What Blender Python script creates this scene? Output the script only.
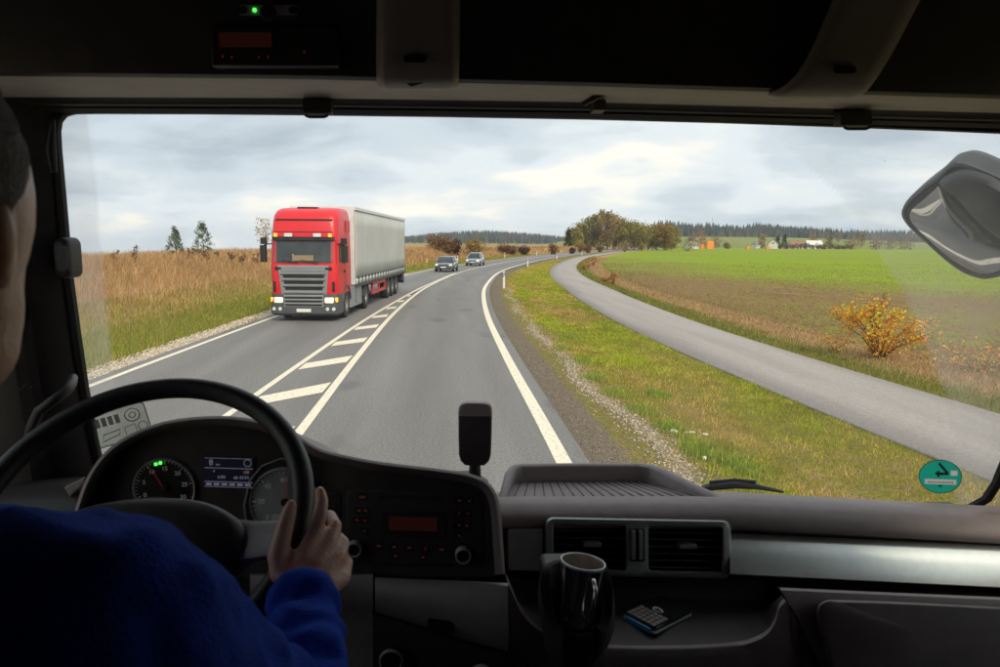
import bpy, bmesh, math, random
import numpy as np
from mathutils import Vector, Matrix, Euler, noise as mnoise

for o in list(bpy.data.objects):
    bpy.data.objects.remove(o, do_unlink=True)
scene = bpy.context.scene
COL = scene.collection
R = math.radians

# ------------------------------------------------------------------ camera
EYE = Vector((0.0, 0.0, 2.7))           # seated eye height in a lorry cab, between the two seats
FOC = 690.0                             # focal length in pixels of a 1000 px wide picture
YAW, PITCH, ROLL = R(3.7), R(-7.47), R(0.45)
cf = Vector((math.sin(YAW) * math.cos(PITCH), math.cos(YAW) * math.cos(PITCH), math.sin(PITCH)))
cr = Vector((math.cos(YAW), -math.sin(YAW), 0.0))
cu = cr.cross(cf)
cr, cu = math.cos(ROLL) * cr + math.sin(ROLL) * cu, -math.sin(ROLL) * cr + math.cos(ROLL) * cu
cam = bpy.data.cameras.new("camera")
cam.sensor_width = 36.0
cam.lens = FOC / 1000.0 * 36.0
cam.clip_start = 0.02
cam.clip_end = 9000.0
cam.dof.use_dof = True
cam.dof.focus_distance = 14.0
cam.dof.aperture_fstop = 11.0
camo = bpy.data.objects.new("camera", cam)
COL.objects.link(camo)
camo.matrix_world = Matrix(((cr.x, cu.x, -cf.x, EYE.x), (cr.y, cu.y, -cf.y, EYE.y),
                            (cr.z, cu.z, -cf.z, EYE.z), (0, 0, 0, 1)))
scene.camera = camo

# ------------------------------------------------------------------ sky, sun, exposure
SUN_EL, SUN_AZ = 42.0, 158.0            # azimuth clockwise from the driving direction: behind, a little right
world = bpy.data.worlds.new("World")
scene.world = world
world.use_nodes = True
wn, wl = world.node_tree.nodes, world.node_tree.links
wn.clear()
w_out = wn.new("ShaderNodeOutputWorld")
w_bg = wn.new("ShaderNodeBackground")
w_bg.inputs["Strength"].default_value = 0.1
sky = wn.new("ShaderNodeTexSky")
sky.sky_type = 'NISHITA'
sky.sun_disc = False
sky.sun_elevation = R(SUN_EL)
sky.sun_rotation = R(SUN_AZ)
sky.air_density = 1.0
sky.dust_density = 1.5
tc = wn.new("ShaderNodeTexCoord")
sep = wn.new("ShaderNodeSeparateXYZ")
wl.new(tc.outputs["Generated"], sep.inputs[0])


def wmath(op, a, b=None, clamp=False):
    n = wn.new("ShaderNodeMath")
    n.operation = op
    n.use_clamp = clamp
    for i, v in enumerate((a, b)):
        if v is None:
            continue
        if isinstance(v, (int, float)):
            n.inputs[i].default_value = v
        else:
            wl.new(v, n.inputs[i])
    return n.outputs[0]


# a flat cloud deck: view direction divided by its height above the horizon
den = wmath('ADD', wmath('MAXIMUM', sep.outputs["Z"], 0.0), 0.27)
cx = wmath('DIVIDE', sep.outputs["X"], den)
cy = wmath('DIVIDE', sep.outputs["Y"], den)
comb = wn.new("ShaderNodeCombineXYZ")
wl.new(cx, comb.inputs[0])
wl.new(cy, comb.inputs[1])


def wnoise(scale, detail, rough, off, dist=0.0):
    mp = wn.new("ShaderNodeMapping")
    mp.inputs["Location"].default_value = off
    mp.inputs["Scale"].default_value = (scale * 0.8, scale, scale)
    wl.new(comb.outputs[0], mp.inputs[0])
    n = wn.new("ShaderNodeTexNoise")
    n.inputs["Scale"].default_value = 1.0
    n.inputs["Detail"].default_value = detail
    n.inputs["Roughness"].default_value = rough
    n.inputs["Distortion"].default_value = dist
    wl.new(mp.outputs[0], n.inputs["Vector"])
    return n.outputs["Fac"]


def wramp(fac, stops):
    r = wn.new("ShaderNodeValToRGB")
    r.color_ramp.interpolation = 'EASE'
    while len(r.color_ramp.elements) < len(stops):
        r.color_ramp.elements.new(0.5)
    for e, (p, c) in zip(r.color_ramp.elements, stops):
        e.position = p
        e.color = (*c, 1)
    wl.new(fac, r.inputs[0])
    return r.outputs[0]


def wmix(fac, a, b):
    m = wn.new("ShaderNodeMix")
    m.data_type = 'RGBA'
    if isinstance(fac, (int, float)):
        m.inputs[0].default_value = fac
    else:
        wl.new(fac, m.inputs[0])
    for s, v in ((6, a), (7, b)):
        if isinstance(v, tuple):
            m.inputs[s].default_value = (*v, 1)
        else:
            wl.new(v, m.inputs[s])
    return m.outputs[2]


def wscale(col, k):
    m = wn.new("ShaderNodeVectorMath")
    m.operation = 'SCALE'
    wl.new(col, m.inputs[0])
    m.inputs[3].default_value = k
    return m.outputs[0]


n_big = wnoise(0.95, 6, 0.52, (3.1, 1.7, 0), 0.3)
n_small = wnoise(2.6, 5, 0.5, (8.2, 4.4, 0), 0.3)
tone = wmath('ADD', wmath('MULTIPLY', n_big, 0.62), wmath('MULTIPLY', n_small, 0.38))
cloud = wramp(tone, [(0.37, (0.37, 0.43, 0.49)), (0.47, (0.51, 0.57, 0.62)),
                     (0.54, (0.63, 0.675, 0.70)), (0.65, (0.86, 0.815, 0.725))])
gap = wramp(wnoise(1.3, 6, 0.55, (1.4, 9.3, 0), 0.5), [(0.60, (0, 0, 0)), (0.72, (1, 1, 1))])
cloud10 = wscale(cloud, 10.0)
skyc = wmix(wmath('MULTIPLY', gap, 0.45), cloud10, sky.outputs[0])
wl.new(skyc, w_bg.inputs["Color"])
wl.new(w_bg.outputs[0], w_out.inputs["Surface"])

sun = bpy.data.lights.new("sun", 'SUN')
sun.energy = 2.4
sun.angle = R(25)
sun.color = (1.0, 0.87, 0.70)
suno = bpy.data.objects.new("sun", sun)
COL.objects.link(suno)
sd = Vector((math.sin(R(SUN_AZ)) * math.cos(R(SUN_EL)), math.cos(R(SUN_AZ)) * math.cos(R(SUN_EL)), math.sin(R(SUN_EL))))
suno.rotation_euler = (-sd).to_track_quat('-Z', 'Y').to_euler()
suno.location = (0, 0, 30)

scene.view_settings.view_transform = 'Standard'
scene.view_settings.look = 'None'
scene.view_settings.exposure = 0.52
scene.view_settings.gamma = 1.0
scene.view_settings.use_curve_mapping = False
scene.render.engine = 'CYCLES'
cy_ = scene.cycles
cy_.use_denoising = True
cy_.max_bounces = 8
cy_.diffuse_bounces = 4
cy_.glossy_bounces = 3
cy_.transmission_bounces = 4
cy_.transparent_max_bounces = 16
cy_.caustics_reflective = False
cy_.caustics_refractive = False
cy_.sample_clamp_indirect = 6.0

# ------------------------------------------------------------------ helpers
ORG = {}                                 # where each parent's origin sits in build coordinates


def sight(px, py, Y):
    """point of the cross plane Y metres ahead that was measured at picture point (px, py)"""
    d = cf + cr * ((px - 500.0) / FOC) + cu * ((333.5 - py) / FOC)
    return EYE + d * (Y / d.y)


def screen_y(x, z):
    """inner face of the curved, slightly raked windscreen"""
    q = (x - 0.24) / 1.12
    return 1.82 - 0.05 * q ** 2 - 0.17 * q ** 6 - (z - 2.05) * 0.13


def on_screen(px, py):
    p = sight(px, py, 1.7)
    for _ in range(60):
        p = EYE + (p - EYE) * (0.5 + 0.5 * screen_y(p.x, p.z) / p.y)
    return p


def tag(o, label=None, cat=None, group=None, kind=None):
    if label:
        o["label"] = label
    if cat:
        o["category"] = cat
    if group:
        o["group"] = group
    if kind:
        o["kind"] = kind
    return o


def thing(name, label, cat, loc=(0, 0, 0), rotz=0.0, group=None, org=(0, 0, 0)):
    o = bpy.data.objects.new(name, None)
    o.empty_display_size = 0.3
    COL.objects.link(o)
    o.location = loc
    o.rotation_euler = (0, 0, rotz)
    ORG[o] = Vector(org)
    return tag(o, label, cat, group)


def link_mesh(name, me, mat, parent=None, origin=None, bevel=None, solid=None, remesh=None, sub=0, smooth=35):
    """link a mesh whose coordinates are build coordinates; its origin is moved to its own base"""
    n = len(me.vertices)
    co = np.empty(n * 3, np.float32)
    me.vertices.foreach_get("co", co)
    co = co.reshape(-1, 3)
    if origin is None:
        lo, hi = co.min(0), co.max(0)
        origin = Vector(((lo[0] + hi[0]) / 2, (lo[1] + hi[1]) / 2, lo[2]))
    origin = Vector(origin)
    co -= np.array(origin, np.float32)
    me.vertices.foreach_set("co", co.ravel())
    me.update()
    o = bpy.data.objects.new(name, me)
    COL.objects.link(o)
    ORG[o] = origin
    if parent is not None:
        o.parent = parent
        o.location = origin - ORG[parent]
    else:
        o.location = origin
    if mat is not None and not me.materials:
        me.materials.append(mat)
    if smooth:
        me.shade_smooth()
        if smooth < 180:
            me.set_sharp_from_angle(angle=R(smooth))
    if solid:
        m = o.modifiers.new("thickness", 'SOLIDIFY')
        m.thickness = solid
        m.offset = -1
    if bevel:
        m = o.modifiers.new("bevel", 'BEVEL')
        m.width = bevel
        m.segments = 2
        m.limit_method = 'ANGLE'
        m.angle_limit = R(35)
    if remesh:
        m = o.modifiers.new("remesh", 'REMESH')
        m.mode = 'VOXEL'
        m.voxel_size = remesh
        m.use_smooth_shade = True
        m2 = o.modifiers.new("smooth", 'SMOOTH')
        m2.factor = 0.6
        m2.iterations = 5
    if sub:
        m = o.modifiers.new("sub", 'SUBSURF')
        m.levels = m.render_levels = sub
    return o


def dense(pts, k=4, closed=False):
    """Catmull-Rom points through a coarse outline, for rounded edges"""
    P_ = [np.array(p, float) for p in pts]
    n = len(P_)
    out = []
    for i in range(n if closed else n - 1):
        if closed:
            a, b, c, d = P_[i - 1], P_[i], P_[(i + 1) % n], P_[(i + 2) % n]
        else:
            a, b, c, d = P_[max(i - 1, 0)], P_[i], P_[i + 1], P_[min(i + 2, n - 1)]
        for j in range(k):
            t = j / k
            out.append(tuple(0.5 * (2 * b + (c - a) * t + (2 * a - 5 * b + 4 * c - d) * t * t + (3 * b - a - 3 * c + d) * t ** 3)))
    if not closed:
        out.append(tuple(P_[-1]))
    return out


class MB:
    def __init__(s):
        s.v, s.f = [], []

    def add(s, vs, fs):
        k = len(s.v)
        s.v += [tuple(p) for p in vs]
        s.f += [tuple(i + k for i in q) for q in fs]
        return s

    def box(s, x0, x1, y0, y1, z0, z1, M=None):
        vs = [Vector((x, y, z)) for z in (z0, z1) for y in (y0, y1) for x in (x0, x1)]
        if M is not None:
            vs = [M @ p for p in vs]
        return s.add(vs, [(0, 2, 3, 1), (4, 5, 7, 6), (0, 1, 5, 4), (2, 6, 7, 3), (0, 4, 6, 2), (1, 3, 7, 5)])

    def bar(s, a, b, w, h=None):
        """square bar between two points"""
        a, b = Vector(a), Vector(b)
        h = w if h is None else h
        d = (b - a).normalized()
        up = Vector((0, 0, 1)) if abs(d.z) < 0.9 else Vector((1, 0, 0))
        e = d.cross(up).normalized() * (w / 2)
        k = e.cross(d).normalized() * (h / 2)
        vs = [p + i * e + j * k for p in (a, b) for i, j in ((-1, -1), (1, -1), (1, 1), (-1, 1))]
        return s.add(vs, [(0, 1, 2, 3), (7, 6, 5, 4), (0, 4, 5, 1), (1, 5, 6, 2), (2, 6, 7, 3), (3, 7, 4, 0)])

    def tube(s, pts, rad, n=8, flat=None, closed=False):
        pts = [Vector(p) for p in pts]
        if not isinstance(rad, (list, tuple)):
            rad = [rad] * len(pts)
        rings, prev = [], None
        m = len(pts)
        for i, p in enumerate(pts):
            if closed:
                t = (pts[(i + 1) % m] - pts[i - 1]).normalized()
            else:
                t = (pts[min(i + 1, m - 1)] - pts[max(i - 1, 0)]).normalized()
            if prev is None:
                up = Vector((0, 0, 1)) if abs(t.z) < 0.9 else Vector((1, 0, 0))
                e = t.cross(up).normalized()
            else:
                e = (prev - t * prev.dot(t)).normalized()
            prev = e
            k = t.cross(e)
            fl = 1.0 if flat is None else flat
            rings.append([p + rad[i] * (math.cos(a) * e + fl * math.sin(a) * k)
                          for a in [2 * math.pi * j / n for j in range(n)]])
        return s.loft(rings, cap=not closed, loop=closed)

    def loft(s, rings, cap=True, loop=False):
        n = len(rings[0])
        vs = [p for r in rings for p in r]
        fs = []
        m = len(rings)
        for i in range(m if loop else m - 1):
            a, b = i * n, ((i + 1) % m) * n
            for j in range(n):
                k = (j + 1) % n
                fs.append((a + j, a + k, b + k, b + j))
        if cap:
            fs.append(tuple(range(n - 1, -1, -1)))
            fs.append(tuple(range((m - 1) * n, m * n)))
        return s.add(vs, fs)

    def patch(s, rows):
        n = len(rows[0])
        vs = [p for r in rows for p in r]
        fs = [(i * n + j, i * n + j + 1, (i + 1) * n + j + 1, (i + 1) * n + j)
              for i in range(len(rows) - 1) for j in range(n - 1)]
        return s.add(vs, fs)

    def prism(s, poly, vec):
        vec = Vector(vec)
        return s.loft([[Vector(p) for p in poly], [Vector(p) + vec for p in poly]])

    def lathe(s, prof, n=24, M=None, cap=False):
        """prof: (radius, height) pairs round the local z axis"""
        rings = []
        for r_, h_ in prof:
            ring = [Vector((r_ * math.cos(2 * math.pi * j / n), r_ * math.sin(2 * math.pi * j / n), h_)) for j in range(n)]
            rings.append([M @ p for p in ring] if M is not None else ring)
        return s.loft(rings, cap=cap)

    def ball(s, c, r, n=14, m=9, M=None):
        c = Vector(c)
        r = (r, r, r) if isinstance(r, (int, float)) else r
        rings = []
        for i in range(1, m):
            a = math.pi * i / m
            ring = [Vector((r[0] * math.sin(a) * math.cos(2 * math.pi * j / n),
                            r[1] * math.sin(a) * math.sin(2 * math.pi * j / n), -r[2] * math.cos(a))) for j in range(n)]
            rings.append([(M @ p if M is not None else p) + c for p in ring])
        return s.loft(rings)

    def build(s, name, mat, parent=None, **kw):
        me = bpy.data.meshes.new(name)
        me.from_pydata(s.v, [], s.f)
        if kw.pop("fix", True):
            bm = bmesh.new()
            bm.from_mesh(me)
            bmesh.ops.recalc_face_normals(bm, faces=bm.faces)
            bm.to_mesh(me)
            bm.free()
        return link_mesh(name, me, mat, parent, **kw)


def np_mesh(name, V, F, col=None):
    """fast mesh from numpy arrays; F is (n, 3) or (n, 4); col is per vertex RGB"""
    me = bpy.data.meshes.new(name)
    V = np.asarray(V, np.float32)
    F = np.asarray(F, np.int32)
    k = F.shape[1]
    me.vertices.add(len(V))
    me.vertices.foreach_set("co", V.ravel())
    me.loops.add(F.size)
    me.loops.foreach_set("vertex_index", F.ravel())
    me.polygons.add(len(F))
    me.polygons.foreach_set("loop_start", np.arange(0, F.size, k, dtype=np.int32))
    me.polygons.foreach_set("loop_total", np.full(len(F), k, np.int32))
    me.update(calc_edges=True)
    if col is not None:
        a = me.color_attributes.new("tint", 'FLOAT_COLOR', 'POINT')
        c4 = np.ones((len(V), 4), np.float32)
        c4[:, :3] = col
        a.data.foreach_set("color", c4.ravel())
    return me


def copy_tree(o, parent=None):
    c = o.copy()
    COL.objects.link(c)
    if parent is not None:
        c.parent = parent
    for ch in [k for k in bpy.data.objects if k.parent == o]:
        copy_tree(ch, c)
    return c


def circle(c, e1, e2, r, n=24):
    return [Vector(c) + r * (math.cos(2 * math.pi * i / n) * Vector(e1) + math.sin(2 * math.pi * i / n) * Vector(e2)) for i in range(n)]


def rrect(x0, x1, y0, y1, r, n=4):
    """rounded rectangle, 2-D, counter-clockwise"""
    pts = []
    for cx_, cy2, a0 in ((x1 - r, y1 - r, 0), (x0 + r, y1 - r, 90), (x0 + r, y0 + r, 180), (x1 - r, y0 + r, 270)):
        for i in range(n + 1):
            a = R(a0 + 90 * i / n)
            pts.append((cx_ + r * math.cos(a), cy2 + r * math.sin(a)))
    return pts


def text_mesh(txt, size, M, thick=0.0004, align='CENTER'):
    cu_ = bpy.data.curves.new("lettering", 'FONT')
    cu_.body = txt
    cu_.size = size
    cu_.align_x = align
    cu_.align_y = 'CENTER'
    cu_.extrude = thick
    cu_.resolution_u = 3
    to = bpy.data.objects.new("lettering", cu_)
    COL.objects.link(to)
    dg = bpy.context.evaluated_depsgraph_get()
    me = bpy.data.meshes.new_from_object(to.evaluated_get(dg))
    bpy.data.objects.remove(to, do_unlink=True)
    bpy.data.curves.remove(cu_)
    me.transform(M)
    me.materials.clear()
    return me


# ------------------------------------------------------------------ materials
def mat(name, c1, c2=None, scale=8.0, rough=0.5, metal=0.0, bump=0.0, bscale=None, detail=5, lo=0.35, hi=0.65,
        emit=None, estr=0.0, coat=0.0, spec=0.5, world=False, sheen=0.0):
    m = bpy.data.materials.new(name)
    m.use_nodes = True
    nt = m.node_tree
    N, L = nt.nodes, nt.links
    b = N["Principled BSDF"]
    b.inputs["Base Color"].default_value = (*c1, 1)
    b.inputs["Roughness"].default_value = rough
    b.inputs["Metallic"].default_value = metal
    b.inputs["Coat Weight"].default_value = coat
    b.inputs["Specular IOR Level"].default_value = spec
    if sheen:
        b.inputs["Sheen Weight"].default_value = sheen
    t = N.new("ShaderNodeTexCoord")
    src = t.outputs["Object"]
    if world:
        g_ = N.new("ShaderNodeNewGeometry")
        src = g_.outputs["Position"]
    if c2 is not None:
        n = N.new("ShaderNodeTexNoise")
        n.inputs["Scale"].default_value = scale
        n.inputs["Detail"].default_value = detail
        L.new(src, n.inputs["Vector"])
        r_ = N.new("ShaderNodeValToRGB")
        r_.color_ramp.elements[0].position, r_.color_ramp.elements[1].position = lo, hi
        r_.color_ramp.elements[0].color, r_.color_ramp.elements[1].color = (*c1, 1), (*c2, 1)
        L.new(n.outputs["Fac"], r_.inputs[0])
        L.new(r_.outputs[0], b.inputs["Base Color"])
    if bump:
        n2 = N.new("ShaderNodeTexNoise")
        n2.inputs["Scale"].default_value = bscale or scale * 6
        n2.inputs["Detail"].default_value = 4
        L.new(src, n2.inputs["Vector"])
        bn = N.new("ShaderNodeBump")
        bn.inputs["Strength"].default_value = bump
        bn.inputs["Distance"].default_value = 0.01
        L.new(n2.outputs["Fac"], bn.inputs["Height"])
        L.new(bn.outputs[0], b.inputs["Normal"])
    if emit:
        b.inputs["Emission Color"].default_value = (*emit, 1)
        b.inputs["Emission Strength"].default_value = estr
    return m


def tint_mat(name, rough=0.7, trans=0.25, obj_colour=False, spec=0.2):
    """leaf and blade material: own colour per blade ('tint'), a little light coming through"""
    m = bpy.data.materials.new(name)
    m.use_nodes = True
    N, L = m.node_tree.nodes, m.node_tree.links
    b = N["Principled BSDF"]
    b.inputs["Roughness"].default_value = rough
    b.inputs["Specular IOR Level"].default_value = spec
    a = N.new("ShaderNodeAttribute")
    a.attribute_name = "tint"
    col = a.outputs["Color"]
    if obj_colour:
        oi = N.new("ShaderNodeObjectInfo")
        mx = N.new("ShaderNodeMix")
        mx.data_type = 'RGBA'
        mx.blend_type = 'MULTIPLY'
        mx.inputs[0].default_value = 1.0
        L.new(col, mx.inputs[6])
        L.new(oi.outputs["Color"], mx.inputs[7])
        col = mx.outputs[2]
    L.new(col, b.inputs["Base Color"])
    tr = N.new("ShaderNodeBsdfTranslucent")
    L.new(col, tr.inputs["Color"])
    ms = N.new("ShaderNodeMixShader")
    ms.inputs[0].default_value = trans
    L.new(b.outputs[0], ms.inputs[1])
    L.new(tr.outputs[0], ms.inputs[2])
    L.new(ms.outputs[0], N["Material Output"].inputs["Surface"])
    return m


def backlit(name, c, k=0.5):
    """thin printed film that lets part of the daylight through"""
    m = mat(name, c, tuple(v * 0.9 for v in c), 40, 0.5)
    N, L = m.node_tree.nodes, m.node_tree.links
    t = N.new("ShaderNodeBsdfTranslucent")
    t.inputs["Color"].default_value = (*c, 1)
    ms = N.new("ShaderNodeMixShader")
    ms.inputs[0].default_value = k
    L.new(N["Principled BSDF"].outputs[0], ms.inputs[1])
    L.new(t.outputs[0], ms.inputs[2])
    L.new(ms.outputs[0], N["Material Output"].inputs["Surface"])
    return m


def glass_mat(name, tint=(0.9, 0.93, 0.92), rough=0.0, reflect=1.0):
    m = bpy.data.materials.new(name)
    m.use_nodes = True
    N, L = m.node_tree.nodes, m.node_tree.links
    N.remove(N["Principled BSDF"])
    t = N.new("ShaderNodeBsdfTransparent")
    t.inputs["Color"].default_value = (*tint, 1)
    g_ = N.new("ShaderNodeBsdfGlossy")
    g_.inputs["Roughness"].default_value = rough
    lw = N.new("ShaderNodeLayerWeight")        # Schlick reflectance, the same from both sides of the pane
    lw.inputs["Blend"].default_value = 0.5
    pw = N.new("ShaderNodeMath")
    pw.operation = 'POWER'
    pw.inputs[1].default_value = 5.0
    L.new(lw.outputs["Facing"], pw.inputs[0])
    mu = N.new("ShaderNodeMath")
    mu.operation = 'MULTIPLY_ADD'
    mu.inputs[1].default_value = 0.9 * reflect
    mu.inputs[2].default_value = 0.05 * reflect
    L.new(pw.outputs[0], mu.inputs[0])
    ms = N.new("ShaderNodeMixShader")
    L.new(mu.outputs[0], ms.inputs[0])
    L.new(t.outputs[0], ms.inputs[1])
    L.new(g_.outputs[0], ms.inputs[2])
    L.new(ms.outputs[0], N["Material Output"].inputs["Surface"])
    return m


M = {}
M['plastic'] = mat('cab_plastic', (0.275, 0.222, 0.217), (0.315, 0.256, 0.250), 30, 0.50, bump=0.22, bscale=650)
M['plastic_dark'] = mat('cab_plastic_dark', (0.034, 0.028, 0.028), (0.044, 0.036, 0.036), 30, 0.5, bump=0.08, bscale=900)
M['plastic_grey'] = mat('cab_plastic_grey', (0.36, 0.325, 0.315), (0.40, 0.365, 0.355), 25, 0.45, bump=0.08, bscale=1100)
M['black'] = mat('black_rubber', (0.010, 0.010, 0.010), (0.016, 0.015, 0.015), 12, 0.6)
M['leather'] = mat('wheel_leather', (0.022, 0.020, 0.020), (0.030, 0.027, 0.027), 60, 0.42, bump=0.12, bscale=700)
M['silver'] = mat('silver_trim', (0.74, 0.77, 0.73), (0.80, 0.82, 0.78), 60, 0.36, metal=0.9, bump=0.02, bscale=900)
M['vent_frame'] = mat('vent_frame_grey', (0.42, 0.42, 0.42), (0.47, 0.47, 0.47), 60, 0.40, metal=0.4)
M['chrome'] = mat('chrome', (0.75, 0.75, 0.76), (0.82, 0.82, 0.82), 5, 0.10, metal=1.0)
M['headliner'] = mat('headliner_fabric', (0.055, 0.050, 0.048), (0.068, 0.062, 0.060), 200, 0.9, bump=0.2, bscale=1500)
M['lining'] = mat('beige_lining', (0.25, 0.22, 0.19), (0.29, 0.255, 0.225), 60, 0.95, bump=0.2, bscale=700)
M['holder'] = mat('matte_black_holder', (0.050, 0.043, 0.042), (0.062, 0.053, 0.052), 30, 0.9, spec=0.15)
M['header'] = mat('header_plastic', (0.50, 0.45, 0.41), (0.55, 0.50, 0.46), 20, 0.6, bump=0.05, bscale=800)

# ------------------------------------------------------------------ the road line (x of the right-hand edge line at distance Y)
def curve_table(knots):
    ky = np.array([k[0] for k in knots], float)
    kx = np.array([k[1] for k in knots], float)
    tg = np.gradient(kx, ky)
    yy = np.concatenate([np.arange(-80, 450, 0.5), np.arange(450, 4200, 20.0)])
    xx = np.empty_like(yy)
    for i, y in enumerate(yy):
        if y <= ky[0]:
            xx[i] = kx[0]
        elif y >= ky[-1]:
            xx[i] = kx[-1] + tg[-1] * (y - ky[-1])
        else:
            j = np.searchsorted(ky, y) - 1
            h = ky[j + 1] - ky[j]
            t = (y - ky[j]) / h
            xx[i] = ((2 * t**3 - 3 * t**2 + 1) * kx[j] + (t**3 - 2 * t**2 + t) * h * tg[j]
                     + (-2 * t**3 + 3 * t**2) * kx[j + 1] + (t**3 - t**2) * h * tg[j + 1])
    return yy, xx


def curve(knots):
    yy, xx = curve_table(knots)
    return lambda y: np.interp(y, yy, xx)


gx = curve([(-60, 1.35), (0, 1.35), (8.3, 1.34), (16, 1.22), (25, 1.18), (34, 1.38), (40, 1.64), (49.4, 2.4), (65, 4.15), (86, 8.0),
            (129, 18.2), (181, 33.0), (274, 62.5), (400, 108)])
pathx = curve([(-60, 8.9), (0, 8.8), (8, 8.45), (13, 8.1), (18.5, 7.85), (24, 7.75), (35, 8.1), (46, 8.85), (60, 9.95), (75, 11.8),
               (93, 14.8), (113, 18.9), (145, 26.3), (181, 36.6), (274, 66.6), (400, 112.5)])
fieldx = curve([(-60, 12.9), (8, 12.8), (22, 12.55), (30, 12.35), (36, 12.3), (45, 12.6), (60, 14.2), (76, 16.5), (100, 21.0),
                (136, 29.5), (181, 41.5), (274, 71.5), (400, 117.5)])
left_edge = curve([(-60, -8.3), (10, -8.15), (20, -7.85), (30, -7.55), (50, -7.25), (80, -7.2), (400, -7.2)])   # offset from gx
hatch_off = curve([(-60, -6.2), (0, -5.3), (10, -4.9), (20, -4.5), (30, -4.12), (44, -3.78), (60, -3.78), (400, -3.78)])
PATH_HW = 1.55


def smooth(a, b, v):
    t = np.clip((v - a) / (b - a), 0, 1)
    return t * t * (3 - 2 * t)


def wob(x, y):
    return (np.sin(x * 0.9 + 1.3 * np.sin(y * 0.37)) * np.sin(y * 0.71 + 0.6 * np.sin(x * 0.5)) * 0.5
            + np.sin(x * 2.3 + y * 1.1) * np.sin(y * 1.9 - x * 0.7) * 0.25)


def vnoise(x, y, cell, seed):
    """smooth value noise in 0..1"""
    tab = np.random.default_rng(seed).uniform(0, 1, (128, 128))
    u, v = np.asarray(x) / cell + 1000, np.asarray(y) / cell + 1000
    i, j = np.floor(u).astype(int), np.floor(v).astype(int)
    a, b = u - i, v - j
    a, b = a * a * (3 - 2 * a), b * b * (3 - 2 * b)
    g = lambda p, q: tab[p % 128, q % 128]
    return (g(i, j) * (1 - a) + g(i + 1, j) * a) * (1 - b) + (g(i, j + 1) * (1 - a) + g(i + 1, j + 1) * a) * b




def ground_z(x, y):
    s = x - gx(y)
    po = pathx(y) - PATH_HW - gx(y)                       # near edge of the cycle path
    le = left_edge(y) - 0.32
    dl = le - s                                           # metres beyond the left road edge
    zr = -0.05 - 0.10 * smooth(0.3, 1.2, s) - 0.16 * smooth(1.2, np.maximum(po - 0.4, 1.6), s)
    bank = 1.22 * smooth(3.4, 11.5, dl) * (1 - 0.85 * smooth(13, 34, dl))
    zl = -0.03 - 0.10 * smooth(0.6, 2.2, dl) * (1 - smooth(2.4, 4.2, dl)) + bank
    z = np.where(s > 0, zr, np.where(dl > 0, zl, -0.06))
    rough = np.where(s > 0.6, 0.035 * smooth(0.6, 2, s), np.where(dl > 0.8, 0.05 * smooth(0.8, 3, dl), 0.0))
    onpath = (np.abs(x - pathx(y)) < PATH_HW + 0.25)
    rough = np.where(onpath, 0.0, rough)
    z = np.where(onpath, np.minimum(z, -0.315), z)
    z = z + rough * wob(x, y) + np.where(dl > 8, 0.25 * smooth(8, 20, dl) * np.sin(y * 0.06 + 1.0) * np.sin(x * 0.05), 0)
    # the land falls away behind the bank
    z = z - np.where(dl > 30, 0.035 * np.minimum(dl - 30, 3000), 0) * (1 - smooth(-0.20, -0.12, x / np.maximum(np.abs(y), 1.0))) * (y > 0)
    fb = x - fieldx(y)
    z = np.where(fb > -0.3, -0.36 + 0.03 * wob(x * 0.4, y * 0.4) * (fb < 60), z)
    return z


def gz(x, y):
    return float(ground_z(np.array([x], float), np.array([y], float))[0])


# ground sheet: rows follow the road, columns are offsets from it
s_cols = np.concatenate([-np.geomspace(3000, 36, 26), np.arange(-34, -8, 0.5), np.arange(-8, 0, 1.0), np.arange(0.2, 14, 0.16),
                         np.arange(14, 40, 0.9), np.geomspace(41, 3000, 26)])
y_rows = np.concatenate([np.arange(-60, 4, 4.0), np.arange(4, 45, 0.22), np.arange(45, 130, 0.8), np.arange(130, 420, 5.0),
                         np.geomspace(425, 3600, 20)])
SS, YY = np.meshgrid(s_cols, y_rows)
XX = gx(YY) + SS
ZZ = ground_z(XX, YY)
nr, nc = SS.shape
idx = np.arange(nr * nc).reshape(nr, nc)
quads = np.stack([idx[:-1, :-1], idx[:-1, 1:], idx[1:, 1:], idx[1:, :-1]], -1).reshape(-1, 4)
gme = np_mesh("ground", np.stack([XX, YY, ZZ], -1).reshape(-1, 3), quads)
po = pathx(YY) - gx(YY)
le = left_edge(YY) - 0.32
dl = le - SS
gravel = np.where(SS > 0, 0.52 * np.exp(-((SS - 1.5 - 0.12 * np.sin(YY * 0.8)) / 0.22) ** 2) * (1 - smooth(16, 34, YY) * 0.5)
                  * (1 - 0.7 * smooth(30, 60, YY)), np.where(dl > 0, 1 - smooth(0.25, 0.75, dl), 0))
soil = np.where(SS > 0, 0.95 - 0.95 * smooth(0.55, 1.35, SS), 0)
pr = po + PATH_HW
fo = fieldx(YY) - gx(YY)
dry = np.where(SS > 0, smooth(pr + 0.7, pr + 1.3, SS) * 0.95, smooth(3.0, 4.8, dl))
strip = np.exp(-((SS - 3.1 - 0.45 * np.sin(YY * 0.33)) / 0.7) ** 2) * (SS > 0) * 0.42
dry = np.maximum(dry, strip)
meadow = smooth(300, 500, YY) * (SS > 0)
dry = dry * (1 - meadow)
for nm, arr in (("gravel", gravel), ("soil", soil), ("dry", dry)):
    at_ = gme.attributes.new(nm, 'FLOAT', 'POINT')
    at_.data.foreach_set("value", arr.astype(np.float32).ravel())


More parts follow.
